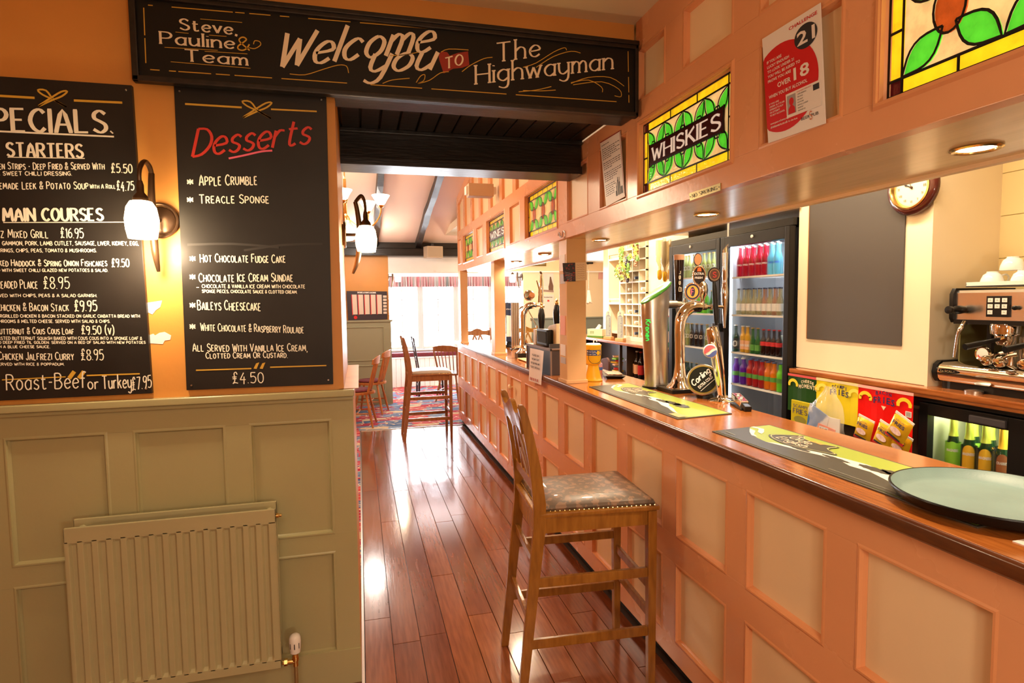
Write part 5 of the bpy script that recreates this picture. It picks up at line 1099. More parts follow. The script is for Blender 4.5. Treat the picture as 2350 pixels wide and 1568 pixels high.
L_ORA = liquid('orange_squash', (0.85, 0.22, 0.01), 0.35, 0.05); L_LIM = liquid('lime_squash', (0.20, 0.75, 0.04), 0.35, 0.05); L_PALE = liquid('pale_green_juice', (0.55, 0.58, 0.18), 0.5)
C_W = mat('white_cap', (0.8, 0.78, 0.72), 0.4); C_K = mat('navy_cap', (0.03, 0.04, 0.08), 0.35); C_G = mat('gold_cap', (0.75, 0.5, 0.15), 0.3, metal=0.8); C_R = mat('red_cap', (0.6, 0.03, 0.02), 0.35)
LB_W = mat('white_label', (0.78, 0.74, 0.68), 0.5); LB_P = mat('peach_label', (0.80, 0.42, 0.22), 0.5); LB_R = mat('red_label', (0.60, 0.03, 0.03), 0.5); LB_G = mat('green_label', (0.10, 0.30, 0.05), 0.5); LB_K = mat('black_label', (0.015, 0.02, 0.02), 0.4); LB_GN = mat('bright_green_label', (0.30, 0.68, 0.05), 0.45); LB_Y = mat('amber_label', (0.85, 0.48, 0.03), 0.45)

# ------------------------------------------------------------------ upright two door cooler
M_CABBLK = mat('black_cooler_cabinet', (0.010, 0.009, 0.0085), 0.3, spec=0.3); M_COOL = mat('black_cooler_door', (0.010, 0.0085, 0.008), 0.38, spec=0.25); M_CABIN = mat('cooler_lining', (0.42, 0.44, 0.47), 0.35)
t = thing('bottle_cooler', 'tall black two door bottle cooler with lit shelves', 'fridge', (2.55, 3.07, 0))
def fz(mb, x0, x1, y0, y1, z0, z1): return mb.box(x0-2.55, x1-2.55, y0-3.07, y1-3.07, z0, z1)
zt = 2.09
q = MB()
for a in ((2.60, 3.05, 3.07, 3.095, 0, zt), (2.60, 3.05, 4.495, 4.52, 0, zt), (3.03, 3.05, 3.07, 4.52, 0, zt), (2.60, 3.05, 3.07, 4.52, 0, 0.30), (2.60, 3.05, 3.07, 4.52, 2.03, zt), (2.57, 2.60, 3.07, 4.52, 2.045, zt), (2.60, 3.03, 3.78, 3.80, 0.30, 2.03)): fz(q, *a)
q.build('cabinet', M_CABBLK, t)
q = MB()
for a in ((3.015, 3.03, 3.095, 3.78, 0.3, 2.03), (3.015, 3.03, 3.80, 4.495, 0.3, 2.03), (2.605, 3.015, 3.095, 3.10, 0.3, 2.03), (2.605, 3.015, 4.49, 4.495, 0.3, 2.03), (2.605, 3.015, 3.775, 3.78, 0.3, 2.03), (2.605, 3.015, 3.80, 3.805, 0.3, 2.03)): fz(q, *a)
q.build('lining', M_CABIN, t)
M_LED = mat('lit_strip', (1, 1, 1), 0.3, emit=(0.88, 0.95, 1.0), estr=16.0)
SH = [(1.754, 1.485, 1.215, 0.985), (1.775, 1.485, 1.215, 0.95)]
for d, (y0, y1) in enumerate(((3.095, 3.775), (3.805, 4.49))):
    for z in SH[d]+(0.72,):
        q = fz(MB(), 2.615, 2.622, y0, y1, z-0.012, z); n = 14
        for k in range(n): yy = y0+(y1-y0)*(k+0.5)/n; fz(q, 2.622, 3.0, yy-0.002, yy+0.002, z-0.006, z-0.001)
        for xx in (2.75, 2.88): fz(q, xx, xx+0.004, y0, y1, z-0.008, z-0.004)
        q.build('wire_shelf', M_WHITEP, t)['kind'] = 'stuff'
    fz(MB(), 2.63, 2.67, y0+0.05, y1-0.05, 2.012, 2.028).build('light_strip', M_LED, t)
    fz(MB(), 2.612, 2.620, y1-0.03, y1-0.012, 0.8, 1.98).build('light_strip', mat('lit_side_strip', (1, 1, 1), 0.3, emit=(0.80, 0.92, 1.0), estr=5.0), t)
    light('AREA', 'cooler_light', (2.68, (y0+y1)/2, 2.005), 6, (0.88, 0.95, 1.0), 0.05, (0, 0, 0), 0.6)
    light('AREA', 'cooler_light', (2.625, (y0+y1)/2, 1.30), 2.5, (0.9, 0.95, 1.0), 0.03, (0, rd(-90), 0), 0.55) if False else None
    yd0, yd1 = (3.075, 3.785) if d == 0 else (3.795, 4.515)
    p = fz(fz(fz(fz(MB(), 2.55, 2.595, yd0, yd0+0.045, 0.12, 2.04), 2.55, 2.595, yd1-0.055, yd1, 0.12, 2.04), 2.55, 2.595, yd0+0.045, yd1-0.055, 1.965, 2.04), 2.55, 2.595, yd0+0.045, yd1-0.055, 0.12, 0.20).build('door', M_COOL, t, bev=0.004)
    fz(MB(), 2.568, 2.574, yd0+0.045, yd1-0.055, 0.20, 1.965).build('glass', M_GLASS, p)
    yh = yd1-0.01 if d == 0 else yd0+0.02
    fz(MB(), 2.525, 2.552, yh-0.02, yh+0.03, 1.36, 1.42).build('handle', M_CABBLK, p, bev=0.004)
    MB().lathe([(0.011, 0), (0.011, -0.006), (0.004, -0.008)], (0, (yd0+yd1)/2+(0.03 if d else 0)-3.07, 2.012), 12, 'x').build('lock', M_WHITEP, p, smooth=True)
def shelf_row(door, sidx, row, X, items):
    nm = ['top', 'second', 'third', 'fourth'][sidx]; z = SH[door][sidx]
    cnt = 0; prev = 99
    for pxx, kind, desc, args in items:
        P = onX(pxx, 700, X) if X else None
        y = P.y
        lo, hi = ((3.10, 3.77), (3.81, 4.485))[door]; rr = args['r']
        if y-rr < lo or y+rr > hi: y = min(max(y, lo+rr+0.002), hi-rr-0.002)
        y = min(y, prev-rr)
        if y < lo+rr: continue
        prev = y-rr-0.001
        lab = '%s, %s shelf, %s cooler door, %s row, %s from left' % (desc, nm, ('right', 'left')[door], row, ORD[cnt])
        cnt += 1
        bottle(kind, lab, (X, y, z+0.0005), 'bottles on the %s shelf behind the %s cooler door' % (nm, ('right', 'left')[door]), rz=rd(40), **args)
A_RED = dict(h=0.215, r=0.0235, rn=0.010, sh=0.105, neck=0.155, mbody=L_RED, mcap=C_W, mlab=None, lz=(0.25, 0.55), word='WKD', wcol=M_PAPER, wh=0.5)
A_BLU = dict(A_RED, mbody=L_BLUE, word='WKD', wcol=mat('blue_print', (0.05, 0.1, 0.6), 0.4))
A_CL = dict(h=0.185, r=0.0175, rn=0.008, sh=0.085, neck=0.125, mbody=L_CLR, mcap=C_K, mlab=LB_W, lz=(0.15, 0.42), word=None)
A_AM = dict(A_CL, mbody=L_AMB)
A_DK = dict(h=0.195, r=0.025, rn=0.010, sh=0.10, neck=0.14, mbody=L_DKG, mcap=C_W, mlab=LB_K, lz=(0.1, 0.5), ring=M_PAPER)
A_55 = dict(h=0.190, r=0.019, rn=0.011, sh=0.115, neck=0.14, mbody=L_YEL, mcap=C_W, mlab=LB_P, lz=(0.12, 0.45), word='55', wh=0.8)
A_GR = dict(h=0.180, r=0.020, rn=0.009, sh=0.07, neck=0.125, mbody=L_GRN, mcap=C_G, mlab=LB_G, lz=(0.12, 0.35))
A_CO = dict(h=0.175, r=0.021, rn=0.009, sh=0.09, neck=0.125, mbody=L_COLA, mcap=C_R, mlab=LB_R, lz=(0.36, 0.52))
A_SQ = lambda m_: dict(h=0.188, r=0.0255, rn=0.013, sh=0.115, neck=0.145, mbody=m_, mcap=mat('blue_sport_cap', (0.10, 0.14, 0.30), 0.4) if m_ is not L_PUR else C_W, mlab=LB_G, lz=(0.30, 0.46))
A_J = lambda m_: dict(h=0.185, r=0.0195, rn=0.010, sh=0.10, neck=0.14, mbody=m_, mcap=C_G, mlab=None, lz=(0.25, 0.6), ring=M_PAPER)
reds = 'red bottle with white lettering'; blues = 'pale blue bottle with blue lettering'
for row, X, off in (('front', 2.655, 0), ('back', 2.725, 5)):
    shelf_row(0, 0, row, X, [(p+off, 'red', reds, A_RED) for p in (1697, 1711, 1725, 1740, 1754)]+[(p+off, 'blue', blues, A_BLU) for p in (1768, 1782)])
    shelf_row(0, 1, row, X, [(p+off*0.7, 'cl' if i not in (5, 7) else 'am', 'clear bottle with white label' if i not in (5, 7) else 'pinkish bottle with white label', A_CL if i not in (5, 7) else A_AM) for i, p in enumerate((1695, 1707, 1718, 1730, 1742, 1754, 1766, 1778, 1789))])
shelf_row(0, 2, 'front', 2.655, [(1690, 'dk', 'dark bottle with white ring', A_DK), (1706, 'f5', 'orange bottle marked 55', A_55), (1717, 'f5', 'orange bottle marked 55', A_55), (1729, 'gr', 'green bottle', A_GR), (1741, 'gr', 'green bottle', A_GR), (1754, 'co', 'cola bottle', A_CO), (1766, 'co', 'cola bottle', A_CO), (1778, 'co', 'cola bottle', A_CO), (1790, 'co', 'cola bottle', A_CO)])
shelf_row(0, 3, 'front', 2.66, [(1692, 'pu', 'purple squash bottle', A_SQ(L_PUR)), (1708, 'pu', 'purple squash bottle', A_SQ(L_PUR)), (1724, 'rj', 'red squash bottle', A_SQ(L_REDJ)), (1738, 'rj', 'red squash bottle', A_SQ(L_REDJ)), (1752, 'rj', 'red squash bottle', A_SQ(L_REDJ)), (1766, 'oj', 'orange squash bottle', A_SQ(L_ORA)), (1780, 'oj', 'orange squash bottle', A_SQ(L_ORA)), (1795, 'li', 'lime squash bottle', A_SQ(L_LIM))])
shelf_row(0, 3, 'back', 2.73, [(1700, 'pu', 'purple squash bottle', A_SQ(L_PUR)), (1730, 'rj', 'red squash bottle', A_SQ(L_REDJ)), (1745, 'rj', 'red squash bottle', A_SQ(L_REDJ)), (1760, 'oj', 'orange squash bottle', A_SQ(L_ORA)), (1775, 'oj', 'orange squash bottle', A_SQ(L_ORA))])
shelf_row(1, 0, 'front', 2.66, [(p, 'pl', 'pale yellow bottle', A_J(L_PALE)) for p in (1560, 1571, 1582, 1593, 1604, 1615, 1626, 1637)])
shelf_row(1, 1, 'front', 2.66, [(1560, 'cl', 'clear bottle with white label', A_CL), (1575, 'cl', 'clear bottle with white label', A_CL), (1592, 'gr', 'green bottle', A_GR), (1606, 'li', 'lime bottle', A_SQ(L_LIM)), (1620, 'li', 'lime bottle', A_SQ(L_LIM)), (1634, 'gr', 'green bottle', A_GR)])
shelf_row(1, 2, 'front', 2.66, [(1556, 'pl', 'pale yellow bottle with white ring', A_J(L_PALE)), (1567, 'pl', 'pale yellow bottle with white ring', A_J(L_PALE)), (1578, 'pl', 'pale yellow bottle with white ring', A_J(L_PALE)), (1589, 'jd', 'dark bottle with white ring', A_J(L_BRN)), (1600, 'jd', 'dark bottle with white ring', A_J(L_BRN)), (1611, 'jd', 'dark bottle with white ring', A_J(L_BRN)), (1624, 'pl', 'pale yellow bottle with white ring', A_J(L_PALE)), (1637, 'pl', 'pale yellow bottle with white ring', A_J(L_PALE))])
A_SM = dict(h=0.125, r=0.0185, rn=0.009, sh=0.06, neck=0.09, mbody=L_DKG, mcap=C_G, mlab=LB_K, lz=(0.15, 0.4))
shelf_row(1, 3, 'front', 2.66, [(p, 'sm', 'small dark mixer bottle', A_SM) for p in (1556, 1567, 1578, 1589, 1600, 1611, 1622, 1633)])
t = thing('drinks_can_pack', 'shrink wrapped pack of pale blue drinks cans behind the cola bottles', 'can pack', (2.74, 3.15, 1.2155))
for i in range(4):
    for j in range(2): MB().lathe([(0.024, 0), (0.027, 0.004), (0.027, 0.125), (0.022, 0.135)], (0.055*j, 0.03+0.058*i, 0), 12).build('can', mat('pale_blue_can', (0.45, 0.62, 0.70), 0.3, metal=0.4), t, smooth=True)

# wall hooks and strap over the cooler
t = thing('strap', 'short perforated strap hanging from the bulkhead over the cooler', 'strap', (2.572, onX(1672, 520, 2.572).y, 2.30)); 
MB().box(-0.004, 0.0, -0.008, 0.008, -0.30, -0.12).build('strip', M_WHITEP, t); MB().lathe([(0.012, 0.008), (0.012, -0.01), (0.006, -0.02)], (0, 0, -0.13), 8, 'x').build('hook', M_DBRONZE, t)
# ------------------------------------------------------------------ blank blackboard and clock
P1, P2 = onX(1857, 470, 2.59), onX(2066, 790, 2.59)
t = thing('blank_blackboard', 'large blank wiped blackboard on the pale wall beside the cooler', 'blackboard', (2.60, P1.y, 1.355))
MB().box(-0.006, 0, P2.y-P1.y, 0, 0, 0.90).build('board', M_BLANKB, t, bev=0.001)
q = MB(); q.box(-0.0075, -0.0, 0.0, 0.004, 0, 0.90); q.build('worn_edge', mat('worn_wood_edge', (0.35, 0.14, 0.04), 0.6), t)
cy_, cz_ = onX(2083, 430, 2.55).y, onX(2083, 430, 2.55).z
t = thing('wall_clock', 'round wall clock with brass bezel and dark wooden rim', 'clock', (2.598, cy_, cz_))
MB().lathe([(0.118, 0.0), (0.130, -0.006), (0.132, -0.020), (0.124, -0.034), (0.108, -0.040), (0.102, -0.036)], n=44, ax='x', caps=False).build('wooden_rim', mat('mahogany', (0.09, 0.018, 0.012), 0.15, coat=0.5), t, smooth=True)
MB().lathe([(0.104, -0.034), (0.104, -0.042), (0.096, -0.044), (0.088, -0.034), (0.086, -0.026)], n=44, ax='x', caps=False).build('bezel', M_BRASS, t, smooth=True)
MB().lathe([(0.090, -0.020), (0.090, -0.024), (0.0005, -0.024)], n=36, ax='x').build('dial', mat('clock_dial', (0.82, 0.72, 0.50), 0.4), t)
mc = lambda u, v, d: (-0.0246+d, -u, v)
q = MB()
for i, s in enumerate(('XII', 'I', 'II', 'III', 'IV', 'V', 'VI', 'VII', 'VIII', 'IX', 'X', 'XI')):
    a = 2*pi*i/12; font(q, s, 0.068*sin(a), 0.068*cos(a)-0.006, 0.013, mc, width=0.004+0.0032*len(s), d=-0.0008, align='C', bold=0.01)
for i in range(60):
    a = 2*pi*i/60; ribbon(q, [(0.079*sin(a), 0.079*cos(a)), (0.082*sin(a), 0.082*cos(a))], mc, 0.001)
q.build('numerals', mat('dial_print', (0.15, 0.10, 0.05), 0.5), t)
for nm, a, l, w_ in (('hour_hand', rd(-63), 0.045, 0.005), ('minute_hand', rd(-20), 0.066, 0.0035)):
    q = MB(); ribbon(q, [(-0.01*sin(a), -0.01*cos(a)), (l*sin(a), l*cos(a))], mc, w_, -0.003); q.poly(ellipse(l*0.72*sin(a), l*0.72*cos(a), 0.006, 0.006, 12), mc, -0.003); q.build(nm, M_INK, t)
MB().lathe([(0.006, -0.024), (0.006, -0.030), (0.001, -0.031)], n=14, ax='x').build('hub', M_DBRONZE, t, smooth=True)

# ------------------------------------------------------------------ hanging snack cards and packets
def xcard(label, px0, px1, ytop, zbot, X, m_, words, ribc, wcol, stripe=LB_W, name='snack_card'):
    a = onX(px0, ytop, X); b_ = onX(px1, ytop+0.138*(px1-px0), X); w_ = a.y-b_.y; z1 = a.z; h_ = z1-zbot
    t = thing(name, label, 'snack card', (X, a.y, zbot), group='snack cards hanging from the back counter')
    mm = lambda u, v, d: (d, -u, v); n = 8
    q = MB(); vs = []
    for i in range(n+1):
        u = w_*i/n
        for v in (0, h_): vs.append(mm(u, v, 0.004*sin(i*1.3)-0.004))
    q.add(vs, [(2*i, 2*i+1, 2*i+3, 2*i+2) for i in range(n)]); q.build('card', m_, t, solid=0.0015)
    D = -0.0085
    MB().prism([(0, h_-0.014), (w_, h_-0.014), (w_, h_), (0, h_)], mm, D, D+0.001).build('header_strip', stripe, t)
    for cx_ in (0.15*w_, 0.85*w_):
        q = MB()
        cz = h_-0.055
        pts = [(cx_+0.034*cos(a_), cz-0.012+0.030*sin(a_)) for a_ in [rd(x_) for x_ in range(20, 161, 20)]]
        ribbon(q, pts, mm, 0.018, D)
        for e in (pts[0], pts[-1]): q.poly([(e[0]-0.008, e[1]-0.016), (e[0]+0.008, e[1]-0.016), (e[0]+0.010, e[1]+0.003), (e[0]-0.010, e[1]+0.003)], mm, D)
        q.build('ribbon_emblem', ribc, t)
    q = MB()
    for s, u0, v0, hh, ww in words:
        k = len(s)
        for i, ch in enumerate(s):
            uu = u0*w_+ww*w_*(i+0.5)/k; arc = 0.010*(1-((i+0.5)/k*2-1)**2)
            font(q, ch, uu, h_-v0+arc, hh, mm, width=ww*w_/k*(0.78 if ch != 'I' else 0.25), d=D-0.0006, align='C', bold=0.02)
    q.build('lettering', wcol, t)
    return t, mm, w_, h_, D
Y_RIB = mat('yellow_ribbon_print', (0.90, 0.58, 0.03), 0.4); W_LT = mat('cream_lettering_print', (0.80, 0.66, 0.45), 0.4); N_LT = mat('navy_lettering_print', (0.03, 0.03, 0.12), 0.4)
GLOSS = dict(bump=0.2, bscale=14)
xcard('dark green snack card hanging nearest the cooler', 1811, 1900, 856, 0.92, 2.518, mat('green_snack_card', (0.015, 0.06, 0.012), 0.3, **GLOSS), [('CHEESE', .36, .050, .017, .34), ('MOMENTS', .30, .082, .024, .50)], Y_RIB, W_LT, mat('red_stripe', (0.6, 0.08, 0.08), 0.4))
xcard('yellow snack card hanging in the middle', 1876, 1982, 866, 0.92, 2.505, mat('yellow_snack_card', (0.80, 0.62, 0.02), 0.3, **GLOSS), [('SCAMPI', .36, .050, .020, .34), ('FRIES', .32, .085, .030, .42)], mat('yellow_ribbon_pale', (0.85, 0.70, 0.10), 0.4), N_LT, mat('pale_stripe', (0.75, 0.6, 0.35), 0.4))
t, mm, w_, h_, D = xcard('red snack card reading BACON FRIES', 1972, 2100, 882, 0.80, 2.498, mat('red_snack_card', (0.72, 0.008, 0.006), 0.3, **GLOSS), [('BACON', .34, .040, .018, .30), ('FRIES', .30, .083, .032, .40)], Y_RIB, N_LT, mat('pink_stripe', (0.75, 0.42, 0.36), 0.4))
MB().prism([(w_*0.88, h_-0.118), (w_*0.98, h_-0.118), (w_*0.98, h_-0.090), (w_*0.88, h_-0.090)], mm, D-0.001, D).build('price_label', LB_W, t)
q = MB()
for k in range(7): q.poly([(w_*(0.895+k*0.011), h_-0.115), (w_*(0.900+k*0.011), h_-0.115), (w_*(0.900+k*0.011), h_-0.093), (w_*(0.895+k*0.011), h_-0.093)], mm, D-0.0014)
q.build('bar_lines', M_INK, t)['kind'] = 'stuff'
MB().prism([(w_*0.5-0.014, h_-0.088), (w_*0.5, h_-0.108), (w_*0.5+0.014, h_-0.088)], mm, D-0.001, D).build('shield', W_LT, t)
def packet(label, px, py, X, w_, h_, rot, m_, word, band=None):
    P = onX(px, py, X); t = thing('snack_packet', label, 'snack packet', P, group='snack packets in front of the red card')
    c, s = cos(rot), sin(rot); mm = lambda u, v, d: (d, -(u*c-v*s), u*s+v*c)
    q = MB(); vs = []; nu, nv = 8, 8
    for sd in (1, -1):
        for j in range(nv+1):
            for i in range(nu+1):
                u = (i/nu-0.5)*w_; v = (j/nv-0.5)*h_; p = max(0, (1-(2*i/nu-1)**2))**0.5*max(0, (1-(2*j/nv-1)**2))**0.6
                vs.append(mm(u, v, -sd*(0.016*p)-0.001*sin(i*2+j*3)))
    N_ = (nu+1)*(nv+1)
    q.add(vs, [(b0+j*(nu+1)+i, b0+j*(nu+1)+i+1, b0+(j+1)*(nu+1)+i+1, b0+(j+1)*(nu+1)+i) for b0 in (0, N_) for j in range(nv) for i in range(nu)]); q.build('foil_bag', m_, t, smooth=True)
    for v in (-h_/2, h_/2): MB().prism([(-w_/2, v-0.006), (w_/2, v-0.006), (w_/2, v+0.006), (-w_/2, v+0.006)], mm, -0.002, 0.002).build('crimped_end', LB_W if v > 0 else LB_R, t)
    q = MB(); font(q, word, -w_*0.32, h_*0.12, 0.018, mm, width=w_*0.64, d=-0.0172, bold=0.02); font(q, 'BACON', -w_*0.22, h_*0.30, 0.010, mm, width=w_*0.44, d=-0.0165); q.build('lettering', N_LT, t)
    MB().poly(ellipse(0, -h_*0.10, w_*0.30, h_*0.13, 16), mm, -0.0178).build('printed_picture', mat('pinkish_print', (0.70, 0.42, 0.45), 0.4, col2=(0.9, 0.7, 0.6), vscale=60), t)
    q = MB(); q.prism([(-w_*0.36, -h_*0.42), (w_*0.36, -h_*0.42), (w_*0.36, -h_*0.36), (-w_*0.36, -h_*0.36)], mm, -0.0125, -0.0115); q.build('dark_band', M_INK, t)
    return t
M_PK = mat('yellow_foil_packet', (0.88, 0.50, 0.02), 0.22, metal=0.25, bump=0.4, bscale=25)
packet('yellow snack packet at the left foot of the red card', 1983, 985, 2.462, 0.10, 0.115, rd(-14), M_PK, 'FRIES')
packet('yellow snack packet in the middle of the pile', 2030, 1000, 2.445, 0.10, 0.115, rd(-20), M_PK, 'FRIES')
packet('yellow snack packet on top of the pile at right', 2064, 984, 2.405, 0.105, 0.12, rd(-26), M_PK, 'FRIES')
packet('yellow snack packet lowest in the pile at right', 2066, 1022, 2.452, 0.10, 0.11, rd(-18), M_PK, 'FRIES')
t = thing('snack_packet', 'yellow green packet reading SCAMPI FRIES on the green card', 'snack packet', onX(1840, 950, 2.49), group='snack packets in front of the red card'); mm = lambda u, v, d: (d, -u, v)
MB().prism([(-0.075, -0.06), (0.075, -0.06), (0.075, 0.075), (-0.075, 0.075)], mm, -0.012, 0.0).build('foil_bag', mat('olive_foil_packet', (0.62, 0.50, 0.02), 0.25, metal=0.2, bump=0.3, bscale=20), t, bev=0.005)
q = MB(); write(q, 'SCAMPI', -0.055, 0.035, 0.017, mm, 0.003, width=0.11, nib=0.4, d=-0.013); write(q, 'FRIES', -0.055, 0.0, 0.026, mm, 0.005, width=0.11, nib=0.4, serif=True, d=-0.013); q.build('lettering', N_LT, t)
MB().poly(ellipse(0, -0.035, 0.05, 0.022, 16), mm, -0.0125).build('printed_picture', mat('olive_print', (0.25, 0.22, 0.03), 0.5), t)
# clear bag with BIG D pack
t = thing('clear_bag', 'crumpled clear plastic bag holding a blue and orange nuts pack marked BIG', 'bag', onX(1890, 966, 2.455)); mm = lambda u, v, d: (d, -u, v)
rr = random.Random(11)
q = MB(); vs = []; nu, nv = 12, 12
for j in range(nv+1):
    for i in range(nu+1):
        v = -0.10+0.30*j/nv; wd = 0.13*(1 if v < 0.06 else max(0.22, 1-(v-0.06)/0.16)); u = (i/nu-0.5)*2*wd+0.02+(0.03 if v > 0.06 else 0)*(v-0.06)*8
        vs.append(mm(u, v, -0.028*max(0, 1-(2*i/nu-1)**2)+rr.uniform(-0.008, 0.008)-0.004))
q.add(vs, [(j*(nu+1)+i, j*(nu+1)+i+1, (j+1)*(nu+1)+i+1, (j+1)*(nu+1)+i) for j in range(nv) for i in range(nu)]); q.build('clear_film', mat('clear_film', (0.95, 0.92, 0.88), 0.08, alpha=0.28, spec=0.9, coat=0.6), t, smooth=True)
MB().prism([(-0.12, -0.09), (0.02, -0.09), (0.05, 0.03), (-0.09, 0.085)], mm, -0.012, -0.006).build('blue_pack', mat('blue_white_pack', (0.70, 0.66, 0.68), 0.3, col2=(0.05, 0.16, 0.42), vscale=5, thr=(0.48, 0.55)), t)
MB().prism([(-0.035, -0.12), (0.09, -0.12), (0.10, -0.03), (-0.02, -0.015)], mm, -0.018, -0.013).build('orange_pack', mat('orange_pack', (0.80, 0.12, 0.02), 0.3), t)
q = MB(); font(q, 'BIG', -0.005, -0.055, 0.020, mm, width=0.055, d=-0.021, bold=0.03); q.build('lettering', N_LT, t)
q = MB(); q.poly([(-0.012, -0.06), (0.055, -0.064), (0.055, -0.030), (-0.012, -0.028)], mm, -0.0195); font(q, 'D', 0.0, -0.12, 0.052, mm, width=0.06, d=-0.0196, bold=0.05); q.build('white_print', M_PAPER, t)
MB().prism([(0.05, -0.10), (0.12, -0.10), (0.12, 0.03), (0.03, 0.03)], mm, -0.008, -0.003).build('white_packet', M_PAPER, t)

# ------------------------------------------------------------------ under counter cooler with cider bottles
t = thing('undercounter_cooler', 'black undercounter cooler with a lit glass door below the coffee machine', 'fridge', (2.56, 2.195, 0.27)); Wc = 0.98
def uz(mb, x0, x1, y0, y1, z0, z1): return mb.box(x0-2.56, x1-2.56, y0-2.195, y1-2.195, z0-0.27, z1-0.27)
q = MB()
for a in ((2.60, 3.0, 2.165, 2.195, 0.27, 1.12), (2.60, 3.0, 1.215, 1.24, 0.27, 1.12), (2.60, 3.0, 1.24, 2.165, 1.09, 1.12), (2.60, 3.0, 1.24, 2.165, 0.27, 0.35), (2.98, 3.0, 1.24, 2.165, 0.35, 1.09)): uz(q, *a)
q.build('cabinet', M_CABBLK, t)
uz(MB(), 2.555, 2.60, 1.215, 2.195, 1.108, 1.125).build('top_trim', M_CABBLK, t, bev=0.004)
p = uz(uz(uz(uz(MB(), 2.56, 2.60, 2.148, 2.192, 0.30, 1.10), 2.56, 2.60, 1.70, 1.795, 0.30, 1.10), 2.56, 2.60, 1.795, 2.148, 1.045, 1.10), 2.56, 2.60, 1.795, 2.148, 0.30, 0.38).build('door', M_CABBLK, t, bev=0.003)
uz(MB(), 2.575, 2.580, 1.795, 2.148, 0.38, 1.045).build('glass', M_GLASS, p)
uz(MB(), 2.548, 2.562, 1.80, 1.95, 1.052, 1.085).build('handle', M_DARKPL, p, bev=0.006)
p = uz(MB(), 2.56, 2.60, 1.22, 1.69, 0.30, 1.10).build('door', M_CABBLK, t, bev=0.003)
q = MB(); [uz(q, *a) for a in ((2.965, 2.98, 1.24, 2.165, 0.35, 1.09), (2.605, 2.965, 2.155, 2.165, 0.35, 1.09), (2.605, 2.98, 1.70, 1.71, 0.35, 1.09))]; q.build('lining', mat('green_grey_lining', (0.35, 0.38, 0.22), 0.4), t)
uz(MB(), 2.61, 2.97, 1.71, 2.155, 0.745, 0.755).build('shelf', M_WHITEP, t)
uz(MB(), 2.63, 2.65, 1.75, 2.13, 1.075, 1.085).build('light_strip', M_LED, t)
light('AREA', 'cooler_light', (2.66, 1.95, 1.07), 3.2, (1.0, 0.95, 0.7), 0.04, (0, 0, 0), 0.38)
A_MG = dict(h=0.30, r=0.030, rn=0.0135, sh=0.125, neck=0.22, mbody=L_DKG, mcap=C_G, mlab=LB_K, lz=(0.20, 0.56), word='MAGNERS', wcol=M_PAPER, wh=0.42, foil=mat('green_gold_foil', (0.62, 0.75, 0.10), 0.3, metal=0.4))
for i, (px_, kind, lab, al) in enumerate(((2187, 'mg1', 'dark cider bottle with bright green label, leftmost in undercounter cooler', LB_GN), (2224, 'mg2', 'dark cider bottle with amber label beside the green labelled one', LB_Y), (2262, 'mg3', 'dark cider bottle with amber label, nearer the brown labelled bottle', LB_Y), (2302, 'cr', 'dark bottle with brown oval label at the right of undercounter cooler', mat('brown_oval_label', (0.40, 0.14, 0.05), 0.5)))):
    P = onX(px_, 1030, 2.655); a = dict(A_MG, arc=al)
    if kind == 'mg1': a['mlab'] = LB_GN
    if kind == 'cr': a.update(h=0.29, r=0.027, word="CRABBIE'S", foil=LB_Y, neck=0.20, sh=0.15)
    bottle(kind, lab, (2.655, P.y, 0.7555), 'cider bottles in the undercounter cooler', rz=rd(33), **a)
    if i < 3: bottle(kind, lab.split(' beside')[0].split(', ')[0]+', back row, %s from left' % ORD[i], (2.74, P.y-0.03, 0.7555), 'cider bottles in the undercounter cooler', rz=rd(22), **a)

# ------------------------------------------------------------------ coffee machine
t = thing('coffee_machine', 'polished steel espresso coffee machine on the back counter', 'coffee machine', (2.62, 2.17, CB)); x0 = 0
def cz2(mb, x0, x1, u0, u1, z0, z1): return mb.box(x0, x1, -u1, -u0, z0, z1)
def hull(mb, prof, u0, u1): return mb.loft([[(x, -u, z) for x, z in prof] for u in (u0, u1)])
Lm = 0.80
hull(MB(), [(0.0, 0.035), (-0.012, 0.05), (-0.018, 0.075), (-0.010, 0.105), (0.01, 0.120), (0.40, 0.125), (0.40, 0.035)], 0.022, Lm).build('drip_tray_body', M_CHROME, t, smooth=True)
hull(MB(), [(0.0, 0.030), (-0.016, 0.05), (-0.022, 0.075), (-0.014, 0.110), (0.01, 0.126), (0.41, 0.130), (0.41, 0.030)], 0.0, 0.022).build('base_end_cap', M_CABBLK, t, smooth=True)
cz2(MB(), 0.01, 0.39, 0.03, Lm, 0.0, 0.04).build('plinth', M_CABBLK, t)
MB().lathe([(0.02, 0), (0.02, 0.035)], (0.02, -0.05, 0), 12).build('foot', M_CABBLK, t); MB().lathe([(0.035, 0.0), (0.035, 0.012), (0.02, 0.016)], (-0.02, -0.20, 0), 16).build('foot', M_STEEL, t, smooth=True)
hull(MB(), [(0.03, 0.315), (0.028, 0.440), (0.04, 0.452), (0.38, 0.455), (0.38, 0.315)], 0.062, Lm).build('upper_housing', mat('mirror_steel_panel', (0.76, 0.73, 0.70), 0.24, metal=1.0, rvar=0.05), t, smooth=True)
hull(MB(), [(0.028, 0.306), (0.016, 0.325), (0.014, 0.435), (0.03, 0.462), (0.39, 0.462), (0.39, 0.306)], 0.045, 0.063).build('upper_end_cap', M_CABBLK, t, smooth=True)
cz2(MB(), 0.022, 0.03, 0.062, Lm, 0.300, 0.320).build('lower_trim', M_CABBLK, t)
cz2(MB(), 0.36, 0.375, 0.03, Lm, 0.12, 0.32).build('back_splash', mat('pale_splash_panel', (0.62, 0.56, 0.40), 0.2), t)
